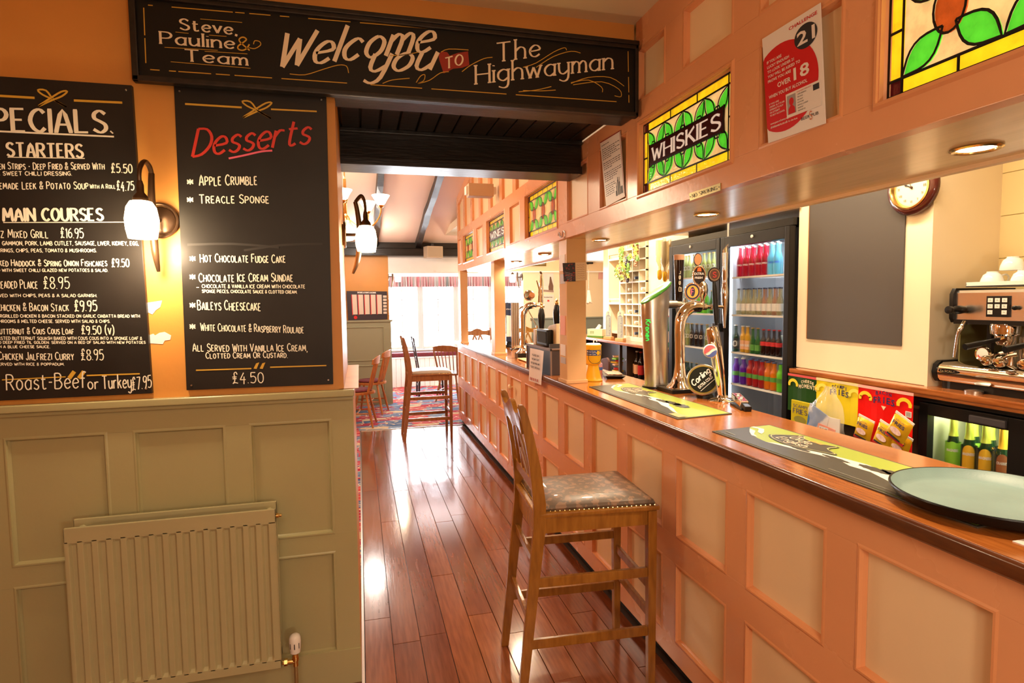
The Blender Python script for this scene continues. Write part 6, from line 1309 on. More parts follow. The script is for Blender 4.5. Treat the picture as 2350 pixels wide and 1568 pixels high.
cz2(MB(), 0.10, 0.36, 0.03, 0.036, 0.12, 0.33).build('side_panel', mat('olive_side_panel', (0.28, 0.25, 0.10), 0.25), t)
cz2(MB(), 0.08, 0.10, 0.17, 0.19, 0.12, 0.31).build('corner_post', M_CABBLK, t)
kp = cz2(MB(), 0.022, 0.030, 0.205, 0.300, 0.335, 0.425).build('keypad', M_CABBLK, t, bev=0.002)
kk = 0
for r_ in range(3):
    for c_ in range(3):
        if r_ == 2 and c_ == 1: continue
        cz2(MB(), 0.0205, 0.0225, 0.212+c_*0.029, 0.233+c_*0.029, 0.398-r_*0.026, 0.416-r_*0.026).build('button', M_WHITEP, kp, bev=0.001)
q = MB()
for r_ in range(3):
    for c_ in range(3):
        if r_ == 2 and c_ == 1: continue
        u = 0.2225+c_*0.029; v = 0.407-r_*0.026; ribbon(q, [(u-0.004, v), (u, v+0.002), (u+0.004, v-0.001)], lambda a, b_, d: (0.0203+d, -a, b_), 0.0015, -0.0004)
q.build('button_marks', M_INK, kp)
MB().lathe([(0.016, 0.03), (0.020, 0.0), (0.019, -0.02), (0.014, -0.026), (0.013, -0.045), (0.017, -0.050), (0.017, -0.065), (0.002, -0.068)], (0, -0.105, 0.365), 16, 'x').build('steam_knob', M_CABBLK, t, smooth=True)
MB().lathe([(0.008, 0.03), (0.010, 0.015), (0.006, 0.006), (0.001, 0.004)], (0, -0.325, 0.375), 14, 'x').build('black_knob', M_CABBLK, t, smooth=True)
MB().tube([(0.02, -0.115, 0.31), (0.0, -0.118, 0.285), (-0.01, -0.11, 0.25), (-0.012, -0.10, 0.15)], [0.010, 0.011, 0.007, 0.006], 10).build('steam_wand', M_CHROME, t, smooth=True)
for gi, u in enumerate((0.26, 0.42)):
    MB().lathe([(0.052, 0.305), (0.054, 0.295), (0.052, 0.262), (0.044, 0.255), (0.002, 0.254)], (0.06, -u, 0), 24).build('group_head', M_CHROME, t, smooth=True)
    pf = MB().lathe([(0.036, 0.262), (0.036, 0.235), (0.028, 0.215), (0.002, 0.213)], (0.06, -u, 0), 20).build('portafilter', M_CHROME, t, smooth=True)
    MB().tube([(0.03, -u, 0.24), (-0.02, -u+0.005, 0.232), (-0.07, -u+0.012, 0.222), (-0.13, -u+0.022, 0.21)], [0.008, 0.009, 0.013, 0.014], 10).build('handle', M_CABBLK, pf, smooth=True)
    MB().tube([(0.06, -u-0.01, 0.215), (0.06, -u-0.018, 0.20), (0.06, -u-0.018, 0.185)], 0.007, 8).build('spout', M_CHROME, pf, smooth=True)
    MB().lathe([(0.022, 0.12), (0.022, 0.25)], (0.14, -u-0.03, 0), 14).lathe([(0.02, 0.12), (0.02, 0.25)], (0.14, -u+0.03, 0), 14).build('chrome_column', M_CHROME, t, smooth=True)
MB().lathe([(0.026, 0.0), (0.030, -0.004), (0.030, -0.010), (0.024, -0.012), (0.001, -0.0105)], (0.01, -0.215, 0.175), 20, 'x').build('pressure_gauge', M_WHITEP, t, smooth=True)
MB().lathe([(0.030, 0.002), (0.0335, -0.005), (0.031, -0.014), (0.026, -0.013)], (0.01, -0.215, 0.175), 24, 'x', caps=False).build('gauge_rim', M_CHROME, t, smooth=True)
q = MB(); ribbon(q, [(0.215+0.018*cos(a), 0.175+0.018*sin(a)) for a in [rd(x_) for x_ in range(200, 341, 20)]], lambda u, v, d: (-0.003+d, -u, v), 0.005); q.build('gauge_mark', LB_R, t)
for i, (u, x_) in enumerate(((0.24, -0.03), (0.31, -0.055), (0.40, -0.045))):
    MB().lathe([(0.015, 0.02), (0.024, 0.0), (0.022, -0.02), (0.014, -0.03), (0.001, -0.032)], (x_+0.03, -u, 0.150), 16, 'x').tube([(x_+0.02, -u, 0.155), (x_+0.03, -u-0.03, 0.178), (x_+0.04, -u-0.055, 0.186)], [0.008, 0.007, 0.008], 8).build('tap_fitting', M_CHROME, t, smooth=True)
q = MB(); pp = [(0.060+0.048*cos(a)*1.0, 0.084+0.011*sin(a)) for a in [2*pi*i/20 for i in range(20)]]; ml2 = lambda u, v, d: (-0.0195+d, -u-0.02, v); q.poly(pp, ml2, -0.0015); q.build('name_badge', M_CABBLK, t)
q = MB(); font(q, 'La SCALA', 0.025, 0.079, 0.010, ml2, width=0.07, d=-0.0025, bold=0.02); q.build('badge_lettering', M_CHROME, t)
t = thing('packet', 'yellow packet standing behind the coffee machine groups', 'packet', (2.94, 1.96, CB+0.128)); MB().box(-0.012, 0.012, -0.035, 0.045, 0, 0.17).build('sleeve', mat('yellow_packet', (0.85, 0.60, 0.03), 0.4), t, bev=0.004); MB().box(-0.0135, -0.012, -0.035, 0.045, 0.055, 0.085).build('band', mat('blue_grey_print', (0.2, 0.25, 0.35), 0.4), t)
t2 = []
M_CUP = mat('white_china', (0.88, 0.86, 0.82), 0.12, coat=0.3)
zc2 = CB+0.466
tg = thing('cup_tray', 'white cup tray on top of the coffee machine', 'tray', (2.80, 1.72, zc2)); MB().box(-0.13, 0.14, -0.32, 0.36, 0, 0.006).box(-0.13, -0.126, -0.32, 0.36, 0, 0.022).box(-0.13, 0.14, 0.356, 0.36, 0, 0.022).build('tray_shell', M_WHITEP, tg, bev=0.001)
for i, (yy, xx, st, lab) in enumerate(((2.02, 2.745, 0, 'upturned white cup at the left end of the coffee machine'), (1.895, 2.75, 0, 'upturned white cup next to the leftmost one'), (1.955, 2.77, 1, 'white cup stacked on the two leftmost cups'), (1.80, 2.77, 0, 'upturned white cup at the right edge of the photo'), (1.83, 2.76, 1, 'white cup stacked above the rightmost cups'))):
    z = zc2+0.008+st*0.062
    c = thing('coffee_cup', lab, 'cup', (xx, yy, z), rd(40 if i else -30), 'white cups on the coffee machine')
    MB().lathe([(0.044, 0), (0.046, 0.004), (0.043, 0.022), (0.034, 0.045), (0.022, 0.054), (0.021, 0.060), (0.018, 0.060), (0.001, 0.056)], n=24, caps=False).build('cup_body', M_CUP, c, smooth=True)
    MB().tube([(0.036, 0, 0.042), (0.052, 0, 0.046), (0.062, 0, 0.034), (0.058, 0, 0.018), (0.043, 0, 0.012)], 0.004, 8).build('handle', M_CUP, c, smooth=True)
# ------------------------------------------------------------------ bar mats
def bar_mat(label, c0, c1, c2, c3):
    """c0 far-front, c1 far-rear, c2 near-rear, c3 near-front corners (pixels) on the counter top"""
    Q = [onZ(*p, CT+0.003) for p in (c0, c1, c2, c3)]; o = Q[0].copy(); o.z = CT
    t = thing('bar_mat', label, 'bar mat', o, group='rubber bar mats on the counter')
    Lh = ((Q[3]-Q[0]).length+(Q[2]-Q[1]).length)/2
    def mm(u, v, d):           # u 0..1 along the counter towards the viewer, v 0..1 from customer edge to staff edge
        p = Q[0].lerp(Q[3], u).lerp(Q[1].lerp(Q[2], u), v)-o; return (p.x, p.y, 0.0035-d)
    MB().prism([(0, 0), (1, 0), (1, 1), (0, 1)], mm, -0.0005, 0.0035).build('mat', mat('mat_border', (0.06, 0.045, 0.03), 0.5), t, bev=0.0006, seg=1)
    MB().prism([(0.008, 0.03), (0.992, 0.03), (0.992, 0.97), (0.008, 0.97)], mm, -0.0010, 0.0).build('green_field', mat('mat_green', (0.32, 0.40, 0.05), 0.3), t)
    W_ = MB(); K = MB(); G_ = MB()
    hill = [(0.008, 0.03), (0.70, 0.03), (0.992, 0.03), (0.992, 0.16), (0.86, 0.20), (0.78, 0.30), (0.70, 0.33), (0.62, 0.42), (0.55, 0.40), (0.50, 0.46), (0.42, 0.42), (0.36, 0.36), (0.30, 0.33), (0.22, 0.27), (0.16, 0.30), (0.10, 0.38), (0.05, 0.52), (0.008, 0.62)]
    K.poly(hill, mm, -0.0020)
    for c, r_, h in (((0.475, 0.50), 0.055, 0.035), ((0.61, 0.56), 0.06, 0.06), ((0.685, 0.62), 0.07, 0.08), ((0.76, 0.62), 0.06, 0.10), ((0.34, 0.44), 0.045, 0.04)):
        K.poly([(c[0]+r_*cos(a)*(1+0.07*sin(a*9)), c[1]-0.02+h*sin(a)*(1+0.15*sin(a*11))) for a in [2*pi*i/36 for i in range(36)]], mm, -0.0022)
    cliff = [(0.22, 0.27), (0.30, 0.33), (0.36, 0.36), (0.42, 0.42), (0.50, 0.46), (0.55, 0.40), (0.62, 0.42), (0.70, 0.33), (0.78, 0.30), (0.86, 0.22), (0.90, 0.22), (0.86, 0.27), (0.80, 0.36), (0.73, 0.42), (0.69, 0.52), (0.63, 0.56), (0.56, 0.62), (0.48, 0.58), (0.42, 0.54), (0.36, 0.48), (0.30, 0.42), (0.24, 0.34)]
    W_.poly(cliff, mm, -0.0014)
    for pts in ([(0.0082, 0.70), (0.06, 0.72), (0.10, 0.60), (0.12, 0.50), (0.09, 0.52), (0.05, 0.66), (0.0082, 0.64)], [(0.03, 0.56), (0.07, 0.54), (0.11, 0.40), (0.15, 0.34), (0.12, 0.33), (0.07, 0.44)]): W_.poly(pts, mm, -0.0024)
    W_.build('white_cliffs', mat('mat_white', (0.78, 0.72, 0.62), 0.35), t); 
    sh = [(0.14, 0.62), (0.20, 0.93), (0.24, 0.84), (0.30, 0.80), (0.38, 0.90), (0.385, 0.72), (0.45, 0.60), (0.385, 0.50), (0.30, 0.40), (0.22, 0.42), (0.16, 0.50)]
    sh = catmull(sh+[sh[0]], 4); K.build('dark_hills', mat('mat_charcoal', (0.045, 0.040, 0.028), 0.35), t)
    MB().poly(sh[:-1], mm, -0.0026).build('shield', mat('mat_shield', (0.055, 0.048, 0.032), 0.35), t)
    q = MB(); ribbon(q, [(0.14+(p[0]-0.14)*0.93+0.01, 0.66+(p[1]-0.66)*0.90) for p in sh], mm, 0.006, -0.0029); q.build('shield_line', mat('mat_pale_line', (0.5, 0.48, 0.2), 0.4), t)
    q = MB(); LW = Lh; VW = (Q[1]-Q[0]).length; m3 = lambda u, v, d: mm(0.205+u/LW, 0.5+v/VW, d)
    write(q, 'Olde', 0.0, 0.050, 0.036, m3, 0.0055, width=0.105, nib=0.4, slant=0.1, rise=-0.10, d=-0.0032)
    write(q, 'English', -0.018, 0.008, 0.036, m3, 0.0052, width=0.150, nib=0.4, slant=0.1, rise=-0.10, d=-0.0032); write(q, 'Ye', 0.0, 0.092, 0.014, m3, 0.003, width=0.022, d=-0.0032)
    q.build('lettering', mat('mat_letter', (0.85, 0.62, 0.45), 0.4), t)
    q = MB(); q.poly([(0.27, 0.80), (0.29, 0.86), (0.30, 0.82), (0.31, 0.87), (0.32, 0.82), (0.335, 0.85), (0.33, 0.78)], mm, -0.0032); q.build('crown', mat('mat_orange', (0.7, 0.3, 0.05), 0.4), t)
    q = MB(); ribbon(q, [(0.03, 0.14), (0.10, 0.12)], mm, 0.014, -0.0032); ribbon(q, [(0.55, 0.10), (0.78, 0.10)], mm, 0.008, -0.0032); q.build('small_print', mat('mat_grey_print', (0.25, 0.24, 0.18), 0.5), t)
    if True:
        MB().poly([(0.90, 0.05), (0.985, 0.05), (0.985, 0.22), (0.90, 0.20)], mm, -0.0032).build('corner_panel', mat('mat_tan', (0.55, 0.35, 0.15), 0.4), t)
    return t
bar_mat('green and charcoal rubber bar mat lying in front of the beer taps', (1352, 887.5), (1443.8, 879.8), (1680, 949.4), (1555, 962))
P0, P3 = onZ(1634, 990, CT), onZ(2244, 1211, CT); P1_ = onZ(1766, 975.5, CT)
def pix(P):
    v = P-CAMP; return (CX+FPX*v.dot(_r)/v.dot(_f), CY-FPX*v.dot(_u)/v.dot(_f))
bar_mat('green and charcoal rubber bar mat running under the round tray', (1634, 990), (1766, 975.5), pix(P3+(P1_-P0)), (2244, 1211))
# ------------------------------------------------------------------ tray and card
tc_ = Vector((1.478, 1.066, CT+0.0085))
t = thing('round_tray', 'large round grey green non-slip tray at the right end of the bar', 'tray', tc_)
MB().lathe([(0.001, 0.004), (0.176, 0.004), (0.190, 0.008), (0.2085, 0.0295), (0.213, 0.0305), (0.214, 0.0275), (0.197, 0.003), (0.187, 0.0), (0.001, 0.0)], n=72, caps=False).build('tray_shell', M_CABBLK, t, smooth=True)
MB().lathe([(0.0005, 0.0046), (0.1755, 0.0046), (0.1892, 0.0086), (0.2080, 0.0302)], n=72, caps=False).build('non_slip_lining', mat('grey_green_rubber', (0.19, 0.29, 0.275), 0.42, var=0.14, vscale=7, bump=0.1, bscale=200), t, smooth=True)
t.rotation_euler = (0, 0, 0)
P = onZ(2348, 1240, CT)
t = thing('paper_card', 'white card with a dark blob at the edge of the counter', 'card', (P.x+0.0, P.y-0.06, CT)); MB().box(-0.03, 0.03, -0.05, 0.06, 0, 0.002).build('card', M_PAPER, t); MB().lathe([(0.012, 0.002), (0.012, 0.006), (0.001, 0.007)], (0.0, 0.02, 0), 12).build('coin', mat('dark_coin', (0.2, 0.14, 0.06), 0.3, metal=0.8), t, smooth=True)

# ------------------------------------------------------------------ drink taps
def tapbase(px, py): P = onZ(px, py, CT); return Vector((P.x, P.y, CT))
# tall steel cooler tower with a green slanted top
t = thing('steel_tap_tower', 'tall brushed steel beer tower with a slanted green top', 'beer tap', (1.672, 3.10, CT), 0); STEEL_TOWER = t
def ovr(cx_, z, a, b_, n=28, tilt=0.0): return [(cx_+a*cos(2*pi*i/n), b_*sin(2*pi*i/n), z+tilt*cos(2*pi*i/n)) for i in range(n)]
MB().loft([ovr(0, 0.0, 0.085, 0.07), ovr(0, 0.012, 0.085, 0.07)]).build('base_plate', M_CABBLK, t, smooth=True)
MB().loft([ovr(0, 0.012, 0.074, 0.058), ovr(0, 0.024, 0.074, 0.058)]).build('collar', M_STEEL, t, smooth=True)
MB().loft([ovr(0.0, 0.024, 0.070, 0.054), ovr(-0.004, 0.15, 0.072, 0.054), ovr(-0.010, 0.32, 0.078, 0.056), ovr(-0.013, 0.42, 0.083, 0.058), ovr(-0.010, 0.50, 0.088, 0.060, tilt=0.03), ovr(-0.005, 0.545, 0.092, 0.060, tilt=0.058)]).build('tower_body', M_STEEL, t, smooth=True)
MB().loft([ovr(-0.005, 0.547, 0.092, 0.060, tilt=0.060), ovr(-0.005, 0.556, 0.094, 0.062, tilt=0.062), ovr(-0.005, 0.562, 0.086, 0.055, tilt=0.058)]).build('green_top', mat('green_tower_top', (0.06, 0.26, 0.03), 0.2, coat=0.5), t, smooth=True)
q = MB(); write(q, 'Kronen', 0.0, 0.0, 0.024, lambda u, v, d: (-0.075-0.0012*(u/0.14)*6+v*0.75*0+0.0, -0.034-v*0.7+0.0, 0.40-u*0.85) if True else None, 0.006, width=0.14)
q.v = [(-(0.0885)*math.sqrt(max(0, 1-(y/0.063)**2))-0.013, y-0.0, z) for x, y, z in q.v]; q.build('green_lettering', mat('neon_green_print', (0.05, 0.75, 0.10), 0.4, emit=(0.05, 0.9, 0.15), estr=0.3), t)
MB().lathe([(0.024, 0.06), (0.024, 0.125), (0.020, 0.128), (0.018, 0.155), (0.010, 0.160), (0.010, 0.20)], (0, 0, 0.485), 18, 'x').build('side_arm', M_STEEL, t, smooth=True)
MB().lathe([(0.012, 0), (0.016, -0.02), (0.013, -0.05), (0.008, -0.09)], (0.18, 0, 0.485), 12).tube([(0.18, 0, 0.48), (0.18, 0, 0.52)], 0.008, 8).build('spout', M_CHROME, t, smooth=True)
# black pint badge behind, mounted on the tower arm
a_ = tapbase(1546, 893)
# chrome swan neck with clustered badges
B0 = Vector((1.745, 2.93, CT)); t = thing('swan_neck_tap', 'polished chrome swan neck beer font with round badges beside the steel tower', 'beer tap', B0, rd(0)); F = lambda x, y, z: Vector((x, y, z))
MB().box(-0.115, 0.075, -0.085, 0.085, 0, 0.022).build('drip_tray', M_CABBLK, t, bev=0.005)
MB().lathe([(0.075, 0.022), (0.072, 0.030), (0.050, 0.050), (0.036, 0.085), (0.030, 0.13), (0.028, 0.16)], (-0.02, 0, 0), 28).build('flared_base', M_CHROME, t, smooth=True)
MB().tube([(-0.02, 0, 0.15), (-0.022, 0, 0.28), (-0.022, 0, 0.36), (-0.012, 0, 0.415), (0.02, 0, 0.455), (0.06, -0.004, 0.472), (0.10, -0.010, 0.470)], [0.028, 0.028, 0.029, 0.032, 0.034, 0.034, 0.030], 20).build('neck', M_CHROME, t, smooth=True)
MB().lathe([(0.001, 0.05), (0.014, 0.046), (0.026, 0.03), (0.030, 0.0), (0.026, -0.03), (0.014, -0.045), (0.012, -0.075), (0.016, -0.09)], (0.105, -0.02, 0.565), 20).build('chrome_orb', M_CHROME, t, smooth=True)
MB().tube([(0.09, -0.01, 0.47), (0.16, -0.02, 0.470), (0.235, -0.03, 0.468)], [0.014, 0.010, 0.010], 12).lathe([(0.018, 0.11), (0.018, 0.13)], (0, -0.015, 0.47), 14, 'x').lathe([(0.016, 0.16), (0.016, 0.175)], (0, -0.02, 0.47), 14, 'x').build('cross_arm', M_CHROME, t, smooth=True)
yawc = rd(-22)
def badge(label, c, a, b_, face, rim, thick=0.016, tilt=0.0):
    R_ = Matrix.Rotation(yawc, 3, 'Z')
    M_ = lambda x, y, z: tuple(R_ @ Vector((x, y, z*cos(tilt)-y*0)) )
    k = b_/a
    p = MB().lathe([(a*0.96, thick/2), (a, thick/4), (a, -thick/4), (a*0.94, -thick/2), (0.001, -thick/2)], n=32, ax='y', M=lambda x, y, z: tuple(R_ @ Vector((x, y, z*k)))).build('badge', rim, t, smooth=True); p.location = c
    mmb = lambda u, v, d: tuple(R_ @ Vector((u, -thick/2-0.0006+d, v)))
    MB().poly(ellipse(0, 0, a*0.86, b_*0.86, 32), mmb, 0).build('badge_face', face, p)
    return p, mmb
NAVY = mat('navy_enamel', (0.015, 0.015, 0.05), 0.2); GOLDE = mat('gold_enamel', (0.65, 0.38, 0.05), 0.25)
p, mb_ = badge('', (0.035, -0.03, 0.555), 0.044, 0.050, NAVY, M_CHROME)
MB().poly(ellipse(0, 0, 0.030, 0.034, 28), mb_, -0.0006).build('gold_ring', GOLDE, p); MB().poly(ellipse(0, 0, 0.013, 0.026, 24), mb_, -0.0012).build('navy_oval', NAVY, p)
q = MB(); write(q, 'F', -0.007, -0.014, 0.028, mb_, 0.005, width=0.014, serif=True, d=-0.0018); q.build('initial', mat('pink_enamel', (0.75, 0.12, 0.2), 0.3), p)
p, mb_ = badge('', (0.088, -0.01, 0.645), 0.036, 0.056, mat('black_enamel', (0.015, 0.008, 0.008), 0.2), M_CHROME)
q = MB(); font(q, 'EXTRA', -0.028, 0.003, 0.013, mb_, width=0.054, d=-0.0008, bold=0.03); font(q, 'FRESH', -0.024, -0.018, 0.011, mb_, width=0.042, d=-0.0008, bold=0.03); q.build('lettering', M_PAPER, p)
q = MB(); q.poly([(-0.012, 0.022), (0.012, 0.022), (0.010, 0.040), (0, 0.046), (-0.010, 0.040)], mb_, -0.0008); q.build('crest', mat('orange_enamel', (0.75, 0.16, 0.03), 0.3), p)
p, mb_ = badge('', (0.098, 0.02, 0.735), 0.023, 0.036, mat('peach_enamel', (0.7, 0.35, 0.15), 0.3), NAVY)
p, mb_ = badge('', (0.170, -0.03, 0.648), 0.036, 0.042, mat('dark_red_enamel', (0.10, 0.035, 0.02), 0.3), M_CABBLK)
q = MB(); ribbon(q, ellipse(0, 0, 0.026, 0.030, 24)+[(0.026, 0)], mb_, 0.003, -0.0008); q.build('ring', mat('bronze_enamel', (0.35, 0.25, 0.12), 0.3), p)
q = MB(); write(q, 'S', -0.008, -0.014, 0.028, mb_, 0.005, d=-0.001); q.build('crest', mat('red_enamel', (0.5, 0.03, 0.03), 0.3), p)
MB().tube([(0.17, -0.03, 0.61), (0.172, -0.034, 0.56), (0.174, -0.040, 0.48), (0.176, -0.045, 0.40), (0.177, -0.046, 0.365)], [0.009, 0.014, 0.015, 0.012, 0.004], 12).build('lever_handle', M_CABBLK, t, smooth=True)
MB().lathe([(0.006, -0.20), (0.010, -0.14), (0.014, -0.09), (0.018, -0.04), (0.020, 0.0), (0.016, 0.04), (0.014, 0.07), (0.016, 0.09), (0.015, 0.15), (0.017, 0.22)], (0.240, -0.03, 0.55), 18).build('tall_spout_handle', M_CHROME, t, smooth=True)
q = MB(); q.loft([[(0.240+0.017*cos(a)*k, -0.03+0.006*sin(a), 0.77+h+0.02*cos(a)*k2) for a in [2*pi*i/16 for i in range(16)]] for k, h, k2 in ((1, 0, 0), (1.1, 0.03, 1))]); q.build('blade_tip', M_CHROME, t, smooth=True)
TW = STEEL_TOWER; o_ = onY(1558, 640, 3.16)-Vector((0, 0, 0.135))-TW.location
sh_ = lambda x, y, z: (x+o_.x, y+o_.y, z+o_.z)
p = MB().lathe([(0.020, 0), (0.022, 0.01), (0.026, 0.14), (0.030, 0.245)], n=20, M=sh_).build('pint_badge', mat('stout_black', (0.015, 0.006, 0.005), 0.15), TW, smooth=True); MB().lathe([(0.030, 0.245), (0.032, 0.275), (0.029, 0.277)], n=20, M=sh_).build('cream_head', mat('rosy_head', (0.65, 0.35, 0.22), 0.4), p, smooth=True)
MB().tube([sh_(0, 0, -0.10), sh_(0, 0, 0.0)], 0.007, 8).tube([sh_(0, 0, -0.10), (0.125, 0, 0.485)], 0.007, 8).build('support_rod', M_CHROME, p, smooth=True)
q = MB(); write(q, 'Beer', 0, 0, 0.018, lambda u, v, d: sh_(-0.008+v-0.008, -0.0275, 0.06+u), 0.003, width=0.12); q.build('lettering', M_CHALK, p)

# leaning chrome cola tap
Bp = tapbase(1657, 920); t = thing('leaning_tap', 'leaning chrome tap with a red, white and blue round emblem', 'drinks tap', Bp)
MB().lathe([(0.068, 0), (0.069, 0.004), (0.055, 0.012), (0.030, 0.018), (0.024, 0.03)], n=36).build('round_base', M_CHROME, t, smooth=True)
tp = onY(1634, 752, Bp.y-0.01)-Bp
rings = []
for i, (f_, a, b_) in enumerate(((0.05, 0.020, 0.022), (0.2, 0.022, 0.024), (0.4, 0.026, 0.026), (0.6, 0.030, 0.028), (0.8, 0.033, 0.030), (0.93, 0.032, 0.028), (1.0, 0.027, 0.022))):
    z = tp.z*f_; x = tp.x*(f_**1.25); rings.append([(x+a*cos(2*pi*k/24), tp.y*f_+b_*sin(2*pi*k/24), z+0.01*cos(2*pi*k/24)*f_) for k in range(24)])
MB().loft(rings).build('tap_body', M_CHROME, t, smooth=True)
cp = onY(1630, 806, Bp.y-0.045)-Bp; R_ = Matrix.Rotation(rd(-26), 3, 'Z') @ Matrix.Rotation(rd(-10), 3, 'Y')
me_ = lambda u, v, d: tuple(R_ @ Vector((u, d, v))+cp)
p = MB().lathe([(0.032, 0.02), (0.034, 0.006), (0.028, -0.002), (0.001, -0.003)], n=28, ax='y', M=lambda x, y, z: tuple(R_ @ Vector((x, y, z))+cp)).build('emblem_disc', M_WHITEP, t, smooth=True)
top = [(0.030*cos(a), 0.030*sin(a)) for a in [rd(x_) for x_ in range(20, 201, 10)]]+[(-0.018, -0.004), (-0.006, 0.0), (0.008, 0.010), (0.020, 0.014)]
bot = [(0.030*cos(a), 0.030*sin(a)) for a in [rd(x_) for x_ in range(200, 361, 10)]]+[(0.022, 0.0), (0.008, -0.006), (-0.006, -0.016), (-0.018, -0.018)]
MB().poly(top, me_, -0.0042).build('red_wave', mat('emblem_red', (0.70, 0.01, 0.015), 0.2), p); MB().poly(bot, me_, -0.0042).build('blue_wave', mat('emblem_blue', (0.01, 0.04, 0.30), 0.2), p)
# tilted drum shaped tap
Bq = tapbase(1640, 903); Bq = Vector((1.735, 2.70, CT)); t = thing('drum_tap', 'tilted drum shaped tap with a black face and gold ring', 'drinks tap', Bq)
MB().lathe([(0.045, 0), (0.045, 0.014), (0.038, 0.020)], n=8).build('stand', M_CABBLK, t)
Rq = Matrix.Rotation(rd(-20), 3, 'Z') @ Matrix.Rotation(rd(-42), 3, 'Y') @ Matrix.Rotation(rd(-28), 3, 'X'); cq = Vector((0.0, 0.01, 0.085))
Mq = lambda x, y, z: tuple(Rq @ Vector((x, y, z))+cq); k_ = MB().lathe([(0.066, 0.045), (0.074, 0.035), (0.080, -0.02), (0.083, -0.032), (0.079, -0.036), (0.001, -0.034)], n=40, ax='y', M=Mq).build('drum', M_STEEL, t, smooth=True)
mq = lambda u, v, d: Mq(u, -0.0365+d, v)
MB().poly(ellipse(0, 0, 0.076, 0.076, 40), mq, 0).build('gold_ring', mat('dull_gold_ring', (0.45, 0.35, 0.08), 0.25, metal=0.6), k_); MB().poly(ellipse(0, 0, 0.069, 0.069, 40), mq, -0.0008).build('black_face', mat('black_glass_face', (0.012, 0.015, 0.012), 0.15), k_)
q = MB(); write(q, 'Carling', -0.058, 0.004, 0.030, mq, 0.0055, width=0.112, slant=.3, d=-0.0016); font(q, 'EXTRA COLD', -0.045, -0.026, 0.016, mq, width=0.09, d=-0.0016, bold=0.02); ribbon(q, [(-0.05, -0.038), (0.05, -0.038)], mq, 0.002, -0.0016); q.build('lettering', M_PAPER, k_)
MB().box(-0.02, 0.02, 0.0, 0.02, 0.0, 0.06).build('bracket', M_CABBLK, t)
# dispensing gun resting at the rear edge
P = onZ(1725, 930, CT+0.035); t = thing('dispensing_gun', 'chrome soft drink dispensing gun resting on the rear edge of the counter', 'dispensing gun', (1.735, 2.40, CT), rd(-18))
MB().box(-0.028, 0.022, -0.085, 0.075, 0, 0.012).build('holder', M_CABBLK, t, bev=0.004)
Rg = Matrix.Rotation(rd(9), 3, 'X'); Mg = lambda x, y, z: tuple(Rg @ Vector((x, y, z))+Vector((0, 0, 0.032)))
MB().box(-0.022, 0.018, -0.06, 0.072, -0.012, 0.016, Mg).build('gun_body', M_CHROME, t, bev=0.004); MB().box(-0.018, 0.014, -0.115, -0.06, -0.014, 0.010, Mg).build('grip', M_CABBLK, t, bev=0.005)
q = MB()
for k in range(4): q.lathe([(0.0065, 0), (0.0065, 0.004), (0.001, 0.005)], Mg(-0.002+(k % 2)*0.009-0.006, -0.03+k*0.024, 0.016), 10)
q.build('push_buttons', M_WHITEP, t, smooth=True)
MB().box(-0.0226, -0.0215, 0.02, 0.065, -0.006, 0.012, Mg).build('label_strip', mat('pale_blue_print', (0.5, 0.62, 0.7), 0.3), t)

# ------------------------------------------------------------------ charity box, card tray, till box
P = onZ(1356, 874, CT); t = thing('charity_box', 'yellow plastic charity collecting box beside the nearest post', 'charity box', (P.x+0.016, P.y+0.0, CT), rd(0)); M_YB = mat('yellow_plastic', (0.85, 0.50, 0.02), 0.35)
MB().lathe([(0.058, 0), (0.060, 0.006), (0.054, 0.012), (0.048, 0.03), (0.036, 0.085), (0.034, 0.10), (0.044, 0.108), (0.048, 0.115)], n=32).build('flared_foot', M_YB, t, smooth=True)
MB().lathe([(0.048, 0.112), (0.050, 0.118), (0.052, 0.222), (0.054, 0.226), (0.053, 0.232), (0.020, 0.236)], n=32).build('collecting_drum', M_YB, t, smooth=True)
MB().lathe([(0.050, 0.230), (0.044, 0.240), (0.001, 0.242)], n=28).build('white_lid', M_WHITEP, t, smooth=True)
mk_ = lambda u, v, d: ((0.0522-d)*sin(u/0.052-0.3), -(0.0522-d)*cos(u/0.052-0.3), v)
q = MB(); q.add([mk_(-0.05+0.1*i/12, z, -0.0006) for i in range(13) for z in (0.165, 0.200)], [(2*i, 2*i+1, 2*i+3, 2*i+2) for i in range(12)]); q.build('blue_label', mat('charity_blue', (0.02, 0.06, 0.25), 0.4), t)
q = MB(); font(q, 'Marie Curie', -0.046, 0.185, 0.010, mk_, width=0.058, d=-0.0014, bold=0.01); font(q, 'Cancer Care', -0.046, 0.170, 0.010, mk_, width=0.058, d=-0.0014, bold=0.01); q.build('lettering', M_PAPER, t)
q = MB(); q.poly([(0.030+0.014*cos(a)*(1+0.25*cos(a*6)), 0.182+0.014*sin(a)*(1+0.25*cos(a*6))) for a in [2*pi*i/36 for i in range(36)]], mk_, -0.0014); q.build('daffodil_mark', M_YB, t)
MB().tube([mk_(-0.03, 0.205, -0.003), mk_(-0.032, 0.17, -0.004), mk_(-0.03, 0.14, -0.006), mk_(-0.01, 0.118, -0.008), mk_(0.02, 0.118, -0.008), mk_(0.045, 0.135, -0.006), mk_(0.055, 0.17, -0.004)], 0.0016, 6).build('black_cord', M_CABBLK, t, smooth=True)
MB().tube([(0, -0.01, 0.24), (0.0, -0.012, 0.258), (0.015, -0.008, 0.262), (0.026, 0, 0.25)], 0.0035, 6).build('seal_loop', M_WHITEP, t, smooth=True)
P = onZ(1415, 864, CT); t = thing('card_tray', 'shallow black tray holding a folded price card', 'tray', (P.x-0.04, P.y-0.02, CT), rd(-14))
